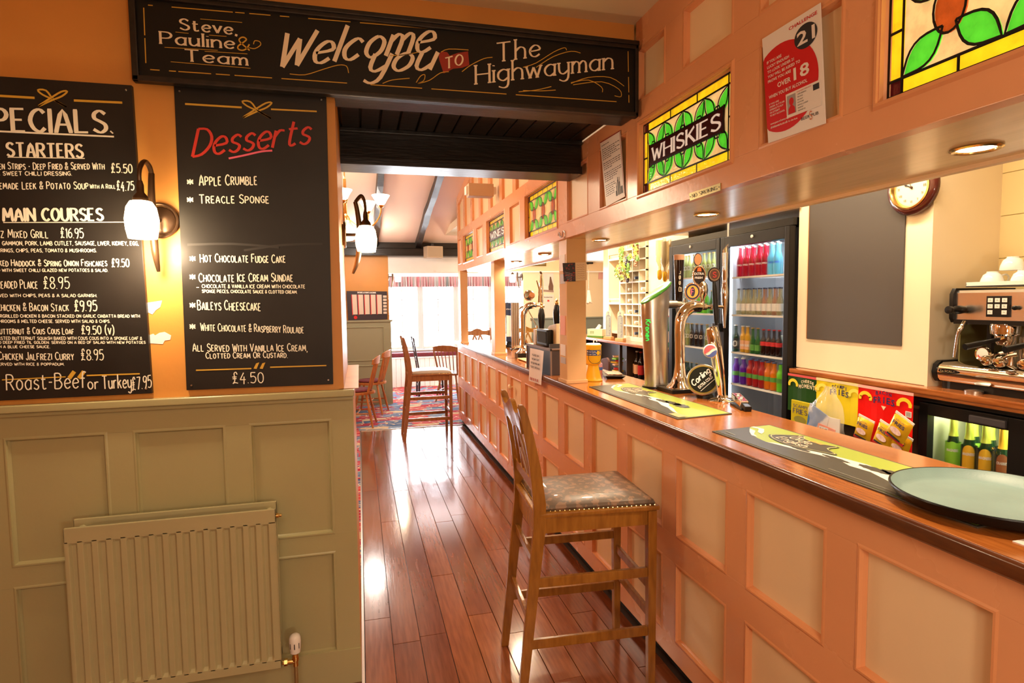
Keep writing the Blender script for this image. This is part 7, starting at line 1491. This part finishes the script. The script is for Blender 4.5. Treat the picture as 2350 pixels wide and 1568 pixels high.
MB().loft([[(-0.05, -0.09, 0), (0.05, -0.09, 0), (0.05, 0.09, 0), (-0.05, 0.09, 0)], [(-0.068, -0.12, 0.022), (0.068, -0.12, 0.018), (0.068, 0.12, 0.026), (-0.068, 0.12, 0.030)]]).build('tray_body', M_CABBLK, t, bev=0.004)
MB().box(-0.045, 0.05, -0.09, 0.07, 0.022, 0.030).build('price_card', mat('tan_price_card', (0.55, 0.33, 0.2), 0.5, col2=(0.2, 0.12, 0.08), vscale=60), t, bev=0.001)
MB().box(-0.05, -0.01, 0.10, 0.16, 0.010, 0.014).build('white_slip', M_PAPER, t)
# dark box with pinned notice, cash till on top
xb0 = 1.262
t = thing('till_stand', 'dark grey box on the counter with a white notice pinned to its side', 'till stand', (xb0, 3.82, CT))
MB().box(0, 0.115, 0.0, 0.60, 0, 0.180).build('box', mat('dark_grey_box', (0.045, 0.035, 0.04), 0.45), t, bev=0.002)
MB().box(-0.004, 0.006, -0.004, 0.604, 0.168, 0.186).box(-0.004, 0.006, -0.004, 0.012, 0, 0.186).box(-0.004, 0.006, 0.588, 0.604, 0, 0.186).box(0.006, 0.119, -0.004, 0.604, 0.176, 0.186).build('lipped_edge', mat('grey_wood_edge', (0.20, 0.14, 0.12), 0.45), t, bev=0.002)
t, mm, _ = paper('notice', 'white typed notice hanging over the counter edge from the grey box', 'notice', [(1214, 874), (1242, 884), (1248, 806), (1217, 799)], v=1.214)
q = MB(); q.add([mm(u, v, -0.001-0.02*(1-v)*0+0.004*sin(u*3)) for v in (0, 0.5, 1) for u in (0, 0.33, 0.66, 1)], [(4*j+i, 4*j+i+1, 4*j+i+5, 4*j+i+4) for j in range(2) for i in range(3)]); q.build('sheet', M_PAPER, t, solid=0.001)
q = MB()
for i, s in enumerate(('PLEASE ASK', 'THE BAR STAFF', 'FOR OUR MENU AND', 'TODAYS SPECIALS')): font(q, s, 0.5, 0.80-i*0.12, 0.035, mm, width=0.5+0.08*i, d=-0.008, align='C') if False else write(q, s, 0.5-(0.25+0.04*i), 0.80-i*0.12, 0.05, mm, 0.012, width=0.5+0.08*i, d=-0.0068)
q.build('typed_lines', M_INK, t)
q = MB(); [q.poly([(u, 0.06), (u+0.07, 0.06), (u+0.07, 0.14), (u, 0.14)], mm, -0.0068) for u in (0.15, 0.28, 0.42, 0.55, 0.72)]; q.build('colour_marks', mat('red_marks', (0.5, 0.08, 0.05), 0.5), t)['kind'] = 'stuff'
t = thing('cash_till', 'beige cash till with a dark customer display on the grey box', 'till', (1.275, 3.86, CT+0.1865)); M_TILL = mat('beige_till', (0.60, 0.48, 0.30), 0.4)
MB().prism([(0, 0), (0.36, 0), (0.36, 0.03), (0.16, 0.15), (0.0, 0.17)], lambda u, v, d: (0.04+d, u, v), 0, 0.055).build('body', M_TILL, t, bev=0.004)
MB().box(0.0, 0.10, 0.36, 0.42, 0, 0.115).build('side_block', M_TILL, t, bev=0.003)
MB().box(-0.010, 0.035, 0.06, 0.30, 0.012, 0.125).build('display_head', M_CABBLK, t, bev=0.005); MB().box(-0.012, -0.010, 0.075, 0.285, 0.03, 0.11).build('display_glass', mat('dark_blue_glass', (0.01, 0.02, 0.05), 0.08), t)
MB().box(-0.012, 0.09, -0.012, 0.0, 0.0, 0.03).build('printer_slot', M_DARKPL, t)

# ------------------------------------------------------------------ farther taps and pumps
def Y5(px, py, Y): return onY(px, py, Y)
P = Y5(1203, 800, 5.12); t = thing('swan_neck_tap', 'chrome swan neck tap with a round badge beyond the grey box', 'beer tap', (P.x, 5.14, CT))
MB().box(-0.07, 0.07, -0.06, 0.06, 0, 0.045).build('base_block', M_CABBLK, t, bev=0.004)
MB().lathe([(0.065, 0.045), (0.050, 0.06), (0.032, 0.085), (0.026, 0.12)], n=24).build('flared_base', M_CHROME, t, smooth=True)
MB().tube([(0, 0, 0.11), (0, 0, 0.30), (0.004, 0, 0.40), (0.030, 0, 0.455), (0.075, 0, 0.475), (0.12, 0, 0.47)], [0.024, 0.024, 0.027, 0.031, 0.031, 0.026], 16).build('neck', M_CHROME, t, smooth=True)
MB().tube([(0.10, 0, 0.47), (0.20, 0, 0.465)], 0.012, 10).build('cross_arm', M_CHROME, t, smooth=True)
MB().lathe([(0.046, 0.02), (0.050, 0.0), (0.044, -0.02), (0.001, -0.024)], (0.055, 0, 0.565), 26, 'y').build('badge', M_CHROME, t, smooth=True)
MB().lathe([(0.020, -0.03), (0.030, -0.025), (0.020, -0.045), (0.001, -0.045)], (0.075, 0, 0.565), 20, 'y').build('badge_face', mat('bronze_face', (0.4, 0.16, 0.06), 0.3), t, smooth=True)
MB().tube([(0.15, 0, 0.50), (0.155, 0, 0.62), (0.13, 0, 0.70)], [0.010, 0.008, 0.005], 8).build('lever', M_CHROME, t, smooth=True); MB().tube([(0.03, -0.02, 0.455), (0.11, -0.03, 0.30)], 0.004, 6).build('thin_pipe', M_CHROME, t, smooth=True)
MB().tube([(-0.13, -0.02, 0.07), (-0.08, 0, 0.10), (0, 0, 0.105)], [0.008, 0.012, 0.010], 8).build('side_lever', M_CHROME, t, smooth=True)
def hand_pump(label, px, py, Y, zh=0.0, clip=None):
    P = Y5(px, py, Y); t = thing('hand_pump', label, 'hand pump', (P.x, Y, CT), group='black hand pumps')
    MB().lathe([(0.030, 0), (0.030, 0.012), (0.018, 0.02), (0.022, 0.05), (0.014, 0.075), (0.018, 0.10), (0.012, 0.13+zh)], n=18).build('brass_base', M_BRASS, t, smooth=True)
    MB().lathe([(0.018, 0.13+zh), (0.022, 0.15+zh), (0.017, 0.17+zh), (0.020, 0.24+zh), (0.028, 0.31+zh), (0.030, 0.36+zh), (0.022, 0.41+zh), (0.012, 0.425+zh)], n=18).build('black_handle', M_CABBLK, t, smooth=True)
    MB().lathe([(0.013, 0.423+zh), (0.016, 0.435+zh), (0.009, 0.447+zh), (0.012, 0.46+zh), (0.001, 0.472+zh)], n=14).build('brass_finial', M_BRASS, t, smooth=True)
    if clip:
        p = MB().prism(ellipse(0, 0, 0.045, 0.060, 24), lambda u, v, d: (u, -0.035+d, v+0.13+zh), 0, 0.006).build('pump_clip', M_PAPER, t)
        MB().poly(ellipse(0, 0, 0.038, 0.052, 24), lambda u, v, d: (u, -0.0362, v+0.13+zh), 0).build('clip_print', mat('navy_clip', (0.02, 0.03, 0.12), 0.3), p)
        q = MB(); q.poly([(-0.04, -0.008), (0.04, -0.004), (0.04, 0.016), (-0.04, 0.010)], lambda u, v, d: (u, -0.0372, v+0.13+zh), 0); q.build('clip_band', LB_R, p)
    return t
hand_pump('black hand pump with brass base left of the cash till', 1243, 770, 4.75, 0.03)
hand_pump('black hand pump with an oval blue clip beside the post', 1278, 770, 4.55, 0.06, True)
hand_pump('black hand pump half hidden by the nearest post', 1293, 770, 4.35, 0.06)
P = Y5(1243, 690, 5.6); t = thing('chrome_spout', 'tall thin chrome spout rising behind the black hand pump', 'drinks tap', (P.x, 5.6, CT))
MB().lathe([(0.03, 0), (0.03, 0.01), (0.012, 0.02), (0.012, 0.40), (0.020, 0.42), (0.014, 0.47), (0.020, 0.52), (0.022, 0.66), (0.015, 0.78)], n=16).build('column', M_CHROME, t, smooth=True)
MB().tube([(0, 0, 0.78), (-0.012, -0.01, 0.80), (-0.02, -0.02, 0.80)], [0.012, 0.010, 0.006], 8).build('curved_tip', M_DBRONZE, t, smooth=True)
P = Y5(1168, 760, 6.4); t = thing('dark_tap_tower', 'dark blue lozenge shaped tap tower with a white panel at the far end', 'beer tap', (P.x, 6.4, CT), rd(-10))
MB().prism([(-0.035, 0.06), (0.05, 0.06), (0.062, 0.10), (0.055, 0.50), (-0.04, 0.50)], lambda u, v, d: (u, d, v), -0.03, 0.03).build('tower_body', mat('navy_gloss', (0.02, 0.03, 0.07), 0.15), t, bev=0.012, seg=3)
MB().prism([(-0.030, 0.12), (0.025, 0.12), (0.040, 0.35), (-0.030, 0.36)], lambda u, v, d: (u, d, v), -0.034, -0.030).build('white_panel', M_WHITEP, t); MB().lathe([(0.05, 0), (0.05, 0.015), (0.03, 0.03), (0.025, 0.07)], n=20).build('base', M_CABBLK, t, smooth=True)
MB().tube([(0.04, -0.03, 0.42), (0.11, -0.05, 0.43), (0.16, -0.05, 0.46)], [0.02, 0.014, 0.008], 10).build('tap_lever', M_CHROME, t, smooth=True)
q = MB(); font(q, 'EXTRA COLD', -0.03, 0.42, 0.014, lambda u, v, d: (u, -0.0335+d, v), width=0.07); q.build('lettering', M_PAPER, t)
for i, (px_, h_) in enumerate(((1182, 0.52), (1187, 0.50))):
    pass
P = Y5(1190, 745, 6.0); t = thing('fluted_column', 'pale fluted steel tap column behind the far swan neck tap', 'beer tap', (P.x-0.02, 6.1, CT))
q = MB(); [q.tube([(0.022*k, 0, 0), (0.022*k, 0, 0.50)], 0.0125, 10) for k in range(-1, 3)]; q.build('column', M_STEEL, t, smooth=True); MB().box(-0.045, 0.075, -0.03, 0.03, 0, 0.012).build('base', M_CABBLK, t)
a, b_, c, d_ = [onZ(*p, CT) for p in ((1122, 806), (1205, 800), (1215, 830), (1187, 832))]
t = thing('slatted_board', 'pale wooden slatted board lying on the far part of the counter', 'board', (1.34, 4.72, CT)); x = 0
for k in range(6): MB().box(x, x+0.034, -0.30, 0.28, 0.006, 0.014).build('slat', mat('pale_beech', (0.72, 0.45, 0.20), 0.4), t, bev=0.002, seg=1); x += 0.038
MB().box(0, 0.224, -0.28, -0.25, 0, 0.006).box(0, 0.224, 0.25, 0.28, 0, 0.006).build('cross_batten', mat('pale_beech', (0.7, 0.4, 0.2)), t)
t = thing('small_can', 'small printed tin beside the charity box', 'tin', onZ(1382, 872, CT)+Vector((0.0, 0.04, 0))); MB().lathe([(0.016, 0), (0.018, 0.004), (0.018, 0.10), (0.015, 0.106), (0.001, 0.106)], n=16).build('tin_body', mat('blue_red_tin', (0.30, 0.25, 0.35), 0.35, col2=(0.5, 0.15, 0.1), vscale=20), t, smooth=True); MB().lathe([(0.0185, 0.06), (0.0185, 0.08)], n=16, caps=False).build('label', mat('blue_tin_label', (0.05, 0.12, 0.4), 0.4), t)

# ------------------------------------------------------------------ wine rack, grapes, shelves
M_RACK = mat('white_rack_paint', (0.85, 0.76, 0.60), 0.35)
XR = 2.715; yr1, yr0 = 5.84, 5.255; nc = 4; cw = (yr1-yr0)/nc; rh = 0.1125; nr = 10; DR = 0.23
t = thing('wine_rack', 'tall white pigeonhole wine rack on the back counter', 'wine rack', (XR, yr1, CB)); RB = lambda u0, u1, d0, d1, z0, z1: MB().box(d0, d1, -u1, -u0, z0, z1)
Wr = yr1-yr0
RB(0, Wr, 0.0, DR, 0.0, 0.045).build('plinth', M_RACK, t, bev=0.002); RB(0, Wr, DR, DR+0.01, 0.0, 0.045+nr*rh).build('back_board', mat('tan_rack_back', (0.62, 0.42, 0.22), 0.5), t)
for i in range(nc+1): RB(max(0, cw*i-0.0065), min(Wr, cw*i+0.0065), 0.0, DR, 0.045, 0.045+nr*rh).build('upright', M_RACK, t)
for j in range(1, nr+1): RB(0, Wr, -0.002, DR, 0.045+rh*j-0.007, 0.045+rh*j+0.007).build('shelf', M_RACK, t)
wine = [(2, 0, C_K), (3, 1, mat('maroon_foil', (0.15, 0.02, 0.04), 0.3)), (2, 1, C_W), (2, 2, C_K), (1, 2, C_W), (1, 3, C_W), (1, 4, C_W), (3, 4, C_W), (2, 5, C_K), (0, 5, C_W), (3, 0, C_W)]
for k, (i, j, cm2) in enumerate(wine):
    w_t = thing('wine_bottle', 'dark wine bottle lying in the rack, column %s from left, row %s from bottom' % (ORD[i], ORD[j]), 'wine bottle', (XR, yr1-cw*(i+0.5)-0.01, CB+0.045+rh*j+0.0075+0.033), group='wine bottles lying in the rack')
    MB().lathe([(0.001, 0.225), (0.030, 0.225), (0.032, 0.21), (0.032, 0.10), (0.013, 0.06), (0.012, 0.0)], n=14, ax='x').build('glass_body', L_DKG, w_t, smooth=True); MB().lathe([(0.0145, 0.035), (0.0145, -0.012), (0.001, -0.013)], n=12, ax='x').build('capsule', cm2, w_t, smooth=True)
G_GRP = mat('grape_dark', (0.03, 0.015, 0.03), 0.25); G_GRN2 = mat('grape_green', (0.40, 0.42, 0.05), 0.3); G_ROS = mat('grape_rose', (0.42, 0.22, 0.12), 0.3); G_LEAF = mat('vine_leaf', (0.12, 0.24, 0.03), 0.5)
def grapes(label, px0, py0, py1, m_, n_, wd, Xg=2.68, seed=0):
    a, b_ = onX(px0, py0, Xg), onX(px0, py1, Xg); t = thing('grape_bunch', label, 'artificial grapes', a, group='artificial grapes hung on the rack'); r2 = random.Random(seed); q = MB(); H_ = a.z-b_.z
    for i in range(n_):
        f_ = r2.random(); w_ = wd*(1-f_*0.75)*sin(min(1, f_*6+0.25)*pi/2); an = r2.uniform(0, 2*pi); rr2 = w_*math.sqrt(r2.random()); R0 = 0.0105
        q.lathe([(0.001, -R0), (R0*0.7, -R0*0.7), (R0, 0), (R0*0.7, R0*0.7), (0.001, R0)], (-0.012+rr2*sin(an)*0.4, rr2*cos(an)*1.7, -f_*H_), 7, caps=False)
    tag(q.build('berries', m_, t, smooth=True), kind='stuff')
    MB().tube([(0.01, 0.0, 0.02), (-0.008, 0.004, -H_*0.5), (-0.01, 0, -H_*0.9)], 0.002, 5).build('stem', G_LEAF, t)
    for i in range(8):
        f_ = r2.random()*0.85; ly = r2.choice((-1, 1))*wd*(0.8+r2.random()*1.1); lz = -f_*H_; s_ = 0.028
        MB().add([(-0.035-0.006*sin(3*a2), ly+1.4*s_*cos(a2)*(1+0.3*cos(5*a2)), lz+s_*sin(a2)*(1+0.3*cos(5*a2))) for a2 in [2*pi*k/15 for k in range(15)]], [tuple(range(15))]).build('leaf', (G_LEAF, G_GRN2)[i % 2], t)
grapes('green artificial grapes trailing down the left side of the wine rack', 1428, 562, 640, G_GRN2, 110, 0.040, seed=1)
grapes('black artificial grapes hanging in the middle of the wine rack', 1443, 585, 647, G_GRP, 110, 0.036, Xg=2.655, seed=2)
grapes('rosy artificial grapes hanging at the upper right of the rack', 1461, 553, 612, G_ROS, 100, 0.045, seed=3)
grapes('short rosy bunch of artificial grapes at the left of the rack', 1428, 612, 646, G_ROS, 50, 0.045, Xg=2.63, seed=4)
t = thing('wall_shelves', 'white open shelves left of the wine rack', 'shelves', (XR, 6.15, CB)); SB_ = lambda u0, u1, d0, d1, z0, z1: MB().box(d0, d1, -u1, -u0, z0, z1)
for u0 in (0, 0.29): SB_(u0, u0+0.012, 0, 0.25, 0, 1.15).build('side_board', M_RACK, t)
SB_(0.012, 0.29, 0.24, 0.25, 0, 1.15).build('back_board', mat('tan_rack_back', (0.62, 0.42, 0.22)), t)
for z in (0.06, 0.38, 0.86): SB_(0.012, 0.29, 0, 0.24, z, z+0.022).build('shelf', M_RACK, t)
for z in (0.40, 0.88): SB_(0.012, 0.29, 0.0, 0.006, z+0.035, z+0.041).build('gallery_rail', M_BRASS, t); SB_(0.02, 0.026, 0.0, 0.006, z, z+0.041).build('rail_post', M_BRASS, t)
# menu paddles, tissue box
for k, (px_, lab) in enumerate(((1391, 'wooden arched menu paddle nearer the tissue box'), (1418, 'wooden arched menu paddle nearer the wine rack'))):
    P = onZ(px_, 774, CB); X_ = 2.60; P = onX(px_+2, 772, X_)
    t = thing('menu_paddle', lab, 'menu paddle', (X_+0.02, P.y, CB), rd(-62), 'arched menu paddles'); pr = [(-0.038, 0), (0.038, 0), (0.038, 0.255)]+[(0.038*cos(rd(a)), 0.255+0.045*sin(rd(a))) for a in range(15, 180, 15)]+[(-0.038, 0.255)]
    MB().box(-0.05, 0.05, -0.03, 0.03, 0, 0.032).build('foot_block', mat('blond_wood', (0.66, 0.42, 0.20), 0.4), t, bev=0.005); MB().prism(pr, lambda u, v, d: (u, d, v+0.015), -0.005, 0.005).build('paddle_board', mat('grey_paddle_edge', (0.75, 0.66, 0.50), 0.5), t)
    q = MB(); q.poly([(-0.033, 0.008), (0.033, 0.008), (0.033, 0.235), (0.0, 0.262), (-0.033, 0.235)], lambda u, v, d: (u, -0.0058, v+0.015), 0); q.poly(ellipse(0, 0.275, 0.012, 0.010, 12), lambda u, v, d: (u, -0.0058, v+0.015), 0); q.build('menu_sheet', mat('slate_menu_sheet', (0.30, 0.33, 0.36), 0.5), t)
    q = MB(); r3 = random.Random(k)
    for i in range(14):
        y_ = 0.225-i*0.0145; q.poly([(-0.025, y_), (r3.uniform(0.0, 0.026), y_), (r3.uniform(0.0, 0.026), y_+0.005), (-0.025, y_+0.005)], lambda u, v, d: (u, -0.0064, v+0.015), 0)
    q.build('chalk_lines', M_CHALKW, t)
P = onX(1366, 768, 2.64); t = thing('tissue_box', 'cream and green paper tissue box on the back counter', 'tissue box', (2.67, P.y, CB), rd(-62)); MB().box(-0.11, 0.11, -0.055, 0.055, 0, 0.095).build('carton', mat('cream_carton', (0.82, 0.74, 0.52), 0.5), t, bev=0.002); MB().box(-0.111, 0.111, -0.056, 0.056, 0, 0.018).build('green_band', LB_G, t)
MB().prism([(-0.03, 0.0), (0.03, 0.0), (0.05, 0.04), (0.02, 0.055), (-0.01, 0.02)], lambda u, v, d: (u, d, v+0.094), -0.01, 0.01).build('tissue', M_PAPER, t)
q = MB(); [ribbon(q, [(-0.06+0.02*k, 0.04), (-0.055+0.02*k, 0.07), (-0.065+0.02*k, 0.062)], lambda u, v, d: (u, -0.0562, v), 0.006) for k in range(3)]; q.build('leaf_print', LB_G, t)
# optics and bottles on the pale wall
def spirit(kind, label, loc, group, mb_, mc_, lab, h=0.28, r=0.036, up=True, rz=0):
    return bottle(kind, label, loc, group, h, r, 0.013, h*0.58, h*0.74, mb_, mc_, lab, (0.15, 0.5), rz=rz)
P = onX(1514, 600, 2.69); t = thing('optic', 'upturned spirit bottle in an optic on the pale wall', 'optic', (2.69, P.y, 1.78)); MB().lathe([(0.034, 0.36), (0.036, 0.35), (0.036, 0.17), (0.014, 0.12), (0.013, 0.08)], n=18).build('upturned_bottle', mat('clear_spirit', (0.9, 0.8, 0.55), 0.08, trans=0.7, ior=1.3), t, smooth=True); MB().lathe([(0.016, 0.09), (0.022, 0.075), (0.022, 0.02), (0.010, 0.0)], n=14).build('dispenser', mat('amber_optic', (0.8, 0.45, 0.03), 0.15, trans=0.4), t, smooth=True); MB().box(0.034, 0.05, -0.012, 0.012, 0.02, 0.38).build('bracket', M_CHROME, t)
P = onX(1526, 600, 2.69); t = copy_tree(t); t.location = (2.69, P.y, 1.76); t['label'] = 'upturned spirit bottle in the optic nearest the cooler'; t['group'] = 'optics on the pale wall'
for i, (px_, mb_, mc_, lb_) in enumerate(((1521, L_YEL, C_W, LB_Y), (1534, L_GRN, C_R, LB_W))):
    P = onX(px_-2, 720, 2.68); spirit('sp%d' % i, '%s spirit bottle standing on the back counter beside the cooler' % ('amber', 'green')[i], (2.68, P.y, CB+0.001), 'spirit bottles on the back counter', mb_, mc_, lb_)
zs_ = CB-0.355+0.0005
for i, (px_, mb_, mc_, lb_, d_) in enumerate(((1442, L_BRN, C_K, LB_K, 'dark bottle with a black label'), (1452, L_BRN, C_K, LB_P, 'dark bottle with a peach label'), (1462, L_BRN, C_W, LB_P, 'brown bottle with a peach label and pale cap'), (1471, L_BRN, C_R, LB_R, 'dark bottle with a red label'))):
    P = onX(px_, 840, 2.68); spirit('us%d' % i, '%s on the shelf below the wine rack' % d_, (2.68, P.y, zs_), 'bottles below the wine rack', mb_, mc_, lb_, h=0.27, r=0.031)
P = onX(1418, 840, 2.68); t = thing('crisp_packets', 'heap of bright crisp packets on the shelf below the counter', 'crisp packets', (2.68, P.y, zs_)); r4 = random.Random(9)
for i in range(9):
    MB().box(-0.05, 0.05, -0.04, 0.04, -0.008, 0.008, lambda x, y, z, i=i: (x*cos(i)+y*sin(i)*0.5+r4.uniform(-.002, .002), -x*sin(i)*0.5+y+0.03*sin(i*2.1), z+0.02+i*0.022)).build('packet', (LB_Y, LB_R, LB_GN, LB_P)[i % 4], t, bev=0.004)
P = onX(1404, 845, 2.35); t = thing('stool_back', 'brown rounded low chair back behind the counter', 'chair', (2.25, P.y, 0))
Mz = lambda u, v, d: (d, -u, v)
MB().prism([(-0.17, 0.86), (-0.17, 1.0)]+[(0.17-0.06+0.06*cos(rd(a)), 1.0-0.0+0.06*sin(rd(a))) for a in (80, 60, 40, 20, 0)]+[(0.17, 0.86)], Mz, -0.01, 0.01).build('backrest', mat('brown_leatherette', (0.10, 0.035, 0.025), 0.5), t, bev=0.004)
MB().tube([(0, 0, 0.88), (0.03, 0, 0.55), (0.12, 0, 0.50)], 0.012, 8).build('back_support', M_DARKPL, t, smooth=True); MB().lathe([(0.16, 0.50), (0.17, 0.52), (0.16, 0.56), (0.001, 0.565)], (0.20, 0, 0), 22).build('seat', mat('brown_leatherette', (0.1, 0.03, 0.02)), t, smooth=True); MB().tube([(0.2, 0, 0.03), (0.2, 0, 0.5)], 0.02, 10).lathe([(0.2, 0), (0.2, 0.02), (0.03, 0.05)], (0.2, 0, 0), 20).build('pedestal', M_CHROME, t, smooth=True)
# ------------------------------------------------------------------ far wall papers and pictures
def flat(name, label, cat, pts, Y, m_, extra=None):
    t, mm, s = paper(name, label, cat, pts, 'Y', Y); MB().prism([(0, 0), (1, 0), (1, 1), (0, 1)], mm, 0, 0.003).build('sheet', m_, t)
    if extra: extra(t, mm)
    return t
def ex(t, mm):
    q = MB(); [q.poly([(0.08, 0.9-i*0.07), (0.5, 0.9-i*0.07), (0.5, 0.915-i*0.07), (0.08, 0.915-i*0.07)], mm, -0.002) for i in range(9)]; q.build('date_lines', mat('pale_grey_print', (0.5, 0.45, 0.45), 0.5), t)['kind'] = 'stuff'
    q = MB(); q.poly([(0.55, 0.12), (0.95, 0.12), (0.97, 0.35), (0.88, 0.55), (0.80, 0.80), (0.70, 0.82), (0.64, 0.50), (0.55, 0.30)], mm, -0.002); q.build('picture_figure', mat('brown_print', (0.16, 0.08, 0.05), 0.5), t)
    q = MB(); q.prism([(0.1, 0.02), (0.98, 0.02), (0.98, 0.12), (0.1, 0.12)], mm, -0.002, -0.001); q.build('dark_strip', mat('grey_brown_print', (0.3, 0.2, 0.16), 0.5), t)
flat('calendar', 'paper calendar with a dark picture on the end wall', 'calendar', [(1245, 670), (1271, 672), (1270, 627), (1241, 627)], 9.49, mat('pink_white_paper', (0.80, 0.66, 0.60), 0.5), ex)
def ex2(t, mm):
    q = MB(); write(q, 'THE HIGHWAYMAN', 0.1, 0.88, 0.035, mm, 0.012, width=0.75, d=-0.002); q.build('heading', M_INK, t)
    q = MB(); q.poly([(0.4, 0.74), (0.6, 0.74), (0.58, 0.80), (0.42, 0.80)], mm, -0.002); q.build('red_mark', LB_R, t)
flat('notice', 'long pale notice below the calendar on the end wall', 'notice', [(1247, 738), (1272, 739), (1271, 676), (1245, 676)], 9.49, mat('pink_white_paper', (0.8, 0.66, 0.6)), ex2)
t = thing('picture_frame', 'gold framed picture hung high on the tan header, partly hidden', 'picture', onY(1232, 611, 9.455)); MB().box(-0.16, 0.16, -0.02, 0.0, 0, 0.025).box(-0.16, 0.16, -0.02, 0.0, 0.225, 0.25).box(-0.16, -0.135, -0.02, 0, 0.025, 0.225).box(0.135, 0.16, -0.02, 0, 0.025, 0.225).build('gilt_frame', M_BRASS, t, bev=0.003); MB().box(-0.135, 0.135, -0.008, -0.004, 0.025, 0.225).build('print', mat('dark_landscape', (0.12, 0.12, 0.10), 0.4, col2=(0.6, 0.55, 0.4), vscale=9), t)
t = thing('picture_frame', 'brown framed mirror on the end wall beyond the nearest post', 'picture', onY(1397, 705, 9.49)); MB().box(-0.05, -0.02, -0.02, 0, 0, 0.56).box(0.14, 0.17, -0.02, 0, 0, 0.56).box(-0.02, 0.14, -0.02, 0, 0, 0.03).box(-0.02, 0.14, -0.02, 0, 0.53, 0.56).build('frame', mat('brown_frame', (0.25, 0.07, 0.02), 0.3), t, bev=0.003); MB().box(-0.02, 0.14, -0.008, -0.004, 0.03, 0.53).build('mirror_glass', M_CHROME, t)
flat('pink_notice', 'small pink notice on the end wall under the header', 'notice', [(1373, 641), (1388, 641), (1388, 624), (1374, 624)], 9.49, mat('pink_paper', (0.75, 0.40, 0.36), 0.5))
# frosted fanlight in the tan header
P0, P1 = onY(1347, 598, 9.45), onY(1390, 545, 9.45)
t = thing('window_5', 'small bright fanlight window in the tan header beyond the post', 'window', (P0.x, 9.455, P0.z), kind='structure'); w_, h_ = P1.x-P0.x, P1.z-P0.z
MB().box(-0.03, 0, -0.02, 0.005, -0.03, h_+0.03).box(w_, w_+0.03, -0.02, 0.005, -0.03, h_+0.03).box(0, w_, -0.02, 0.005, -0.03, 0).box(0, w_, -0.02, 0.005, h_, h_+0.03).build('frame', M_WHITE, t, bev=0.003); MB().box(0, w_, -0.006, 0.0, 0, h_).build('pane', mat('glowing_frosted_pane', (0.9, 0.95, 0.95), 0.3, emit=(0.92, 1.0, 0.98), estr=1.6), t)  # pane glows by itself in place of daylight
P = onY(1362, 603, 9.2); t = thing('wall_fan_lamp', 'dark adjustable picture lamp below the fanlight', 'lamp', (P.x, 9.455, P.z)); MB().box(-0.10, 0.06, -0.10, -0.04, -0.01, 0.02).build('lamp_head', M_CABBLK, t, bev=0.005); MB().tube([(0, -0.05, 0.0), (0, 0, -0.01)], 0.008, 8).build('arm', M_CABBLK, t)
P = onY(1352, 640, 8.9); t = thing('hanging_cloth', 'white cloth hanging beside the nearest post in the servery', 'cloth', (onY(1351, 690, 6.9).x, 6.9, 1.56)); t.scale = (0.55, 1, 0.36); q = MB(); vs = []
for j in range(9):
    for i in range(9): u = i/8-0.5; f_ = j/8; vs.append((u*(0.05+0.10*f_)+0.02*f_, 0.012*sin(i*1.8)*f_, 0.46*(1-f_)-0.02*sin(i)*f_))
q.add(vs, [(9*j+i, 9*j+i+1, 9*j+i+10, 9*j+i+9) for j in range(8) for i in range(8)]); q.build('towel', M_PAPER, t, smooth=True, solid=0.003)
MB().tube([(0, 0, 0.45), (0, 0, 0.56), (0.0, 0.0, 1.17)], 0.004, 6).build('hanging_hook', M_STEEL, t)
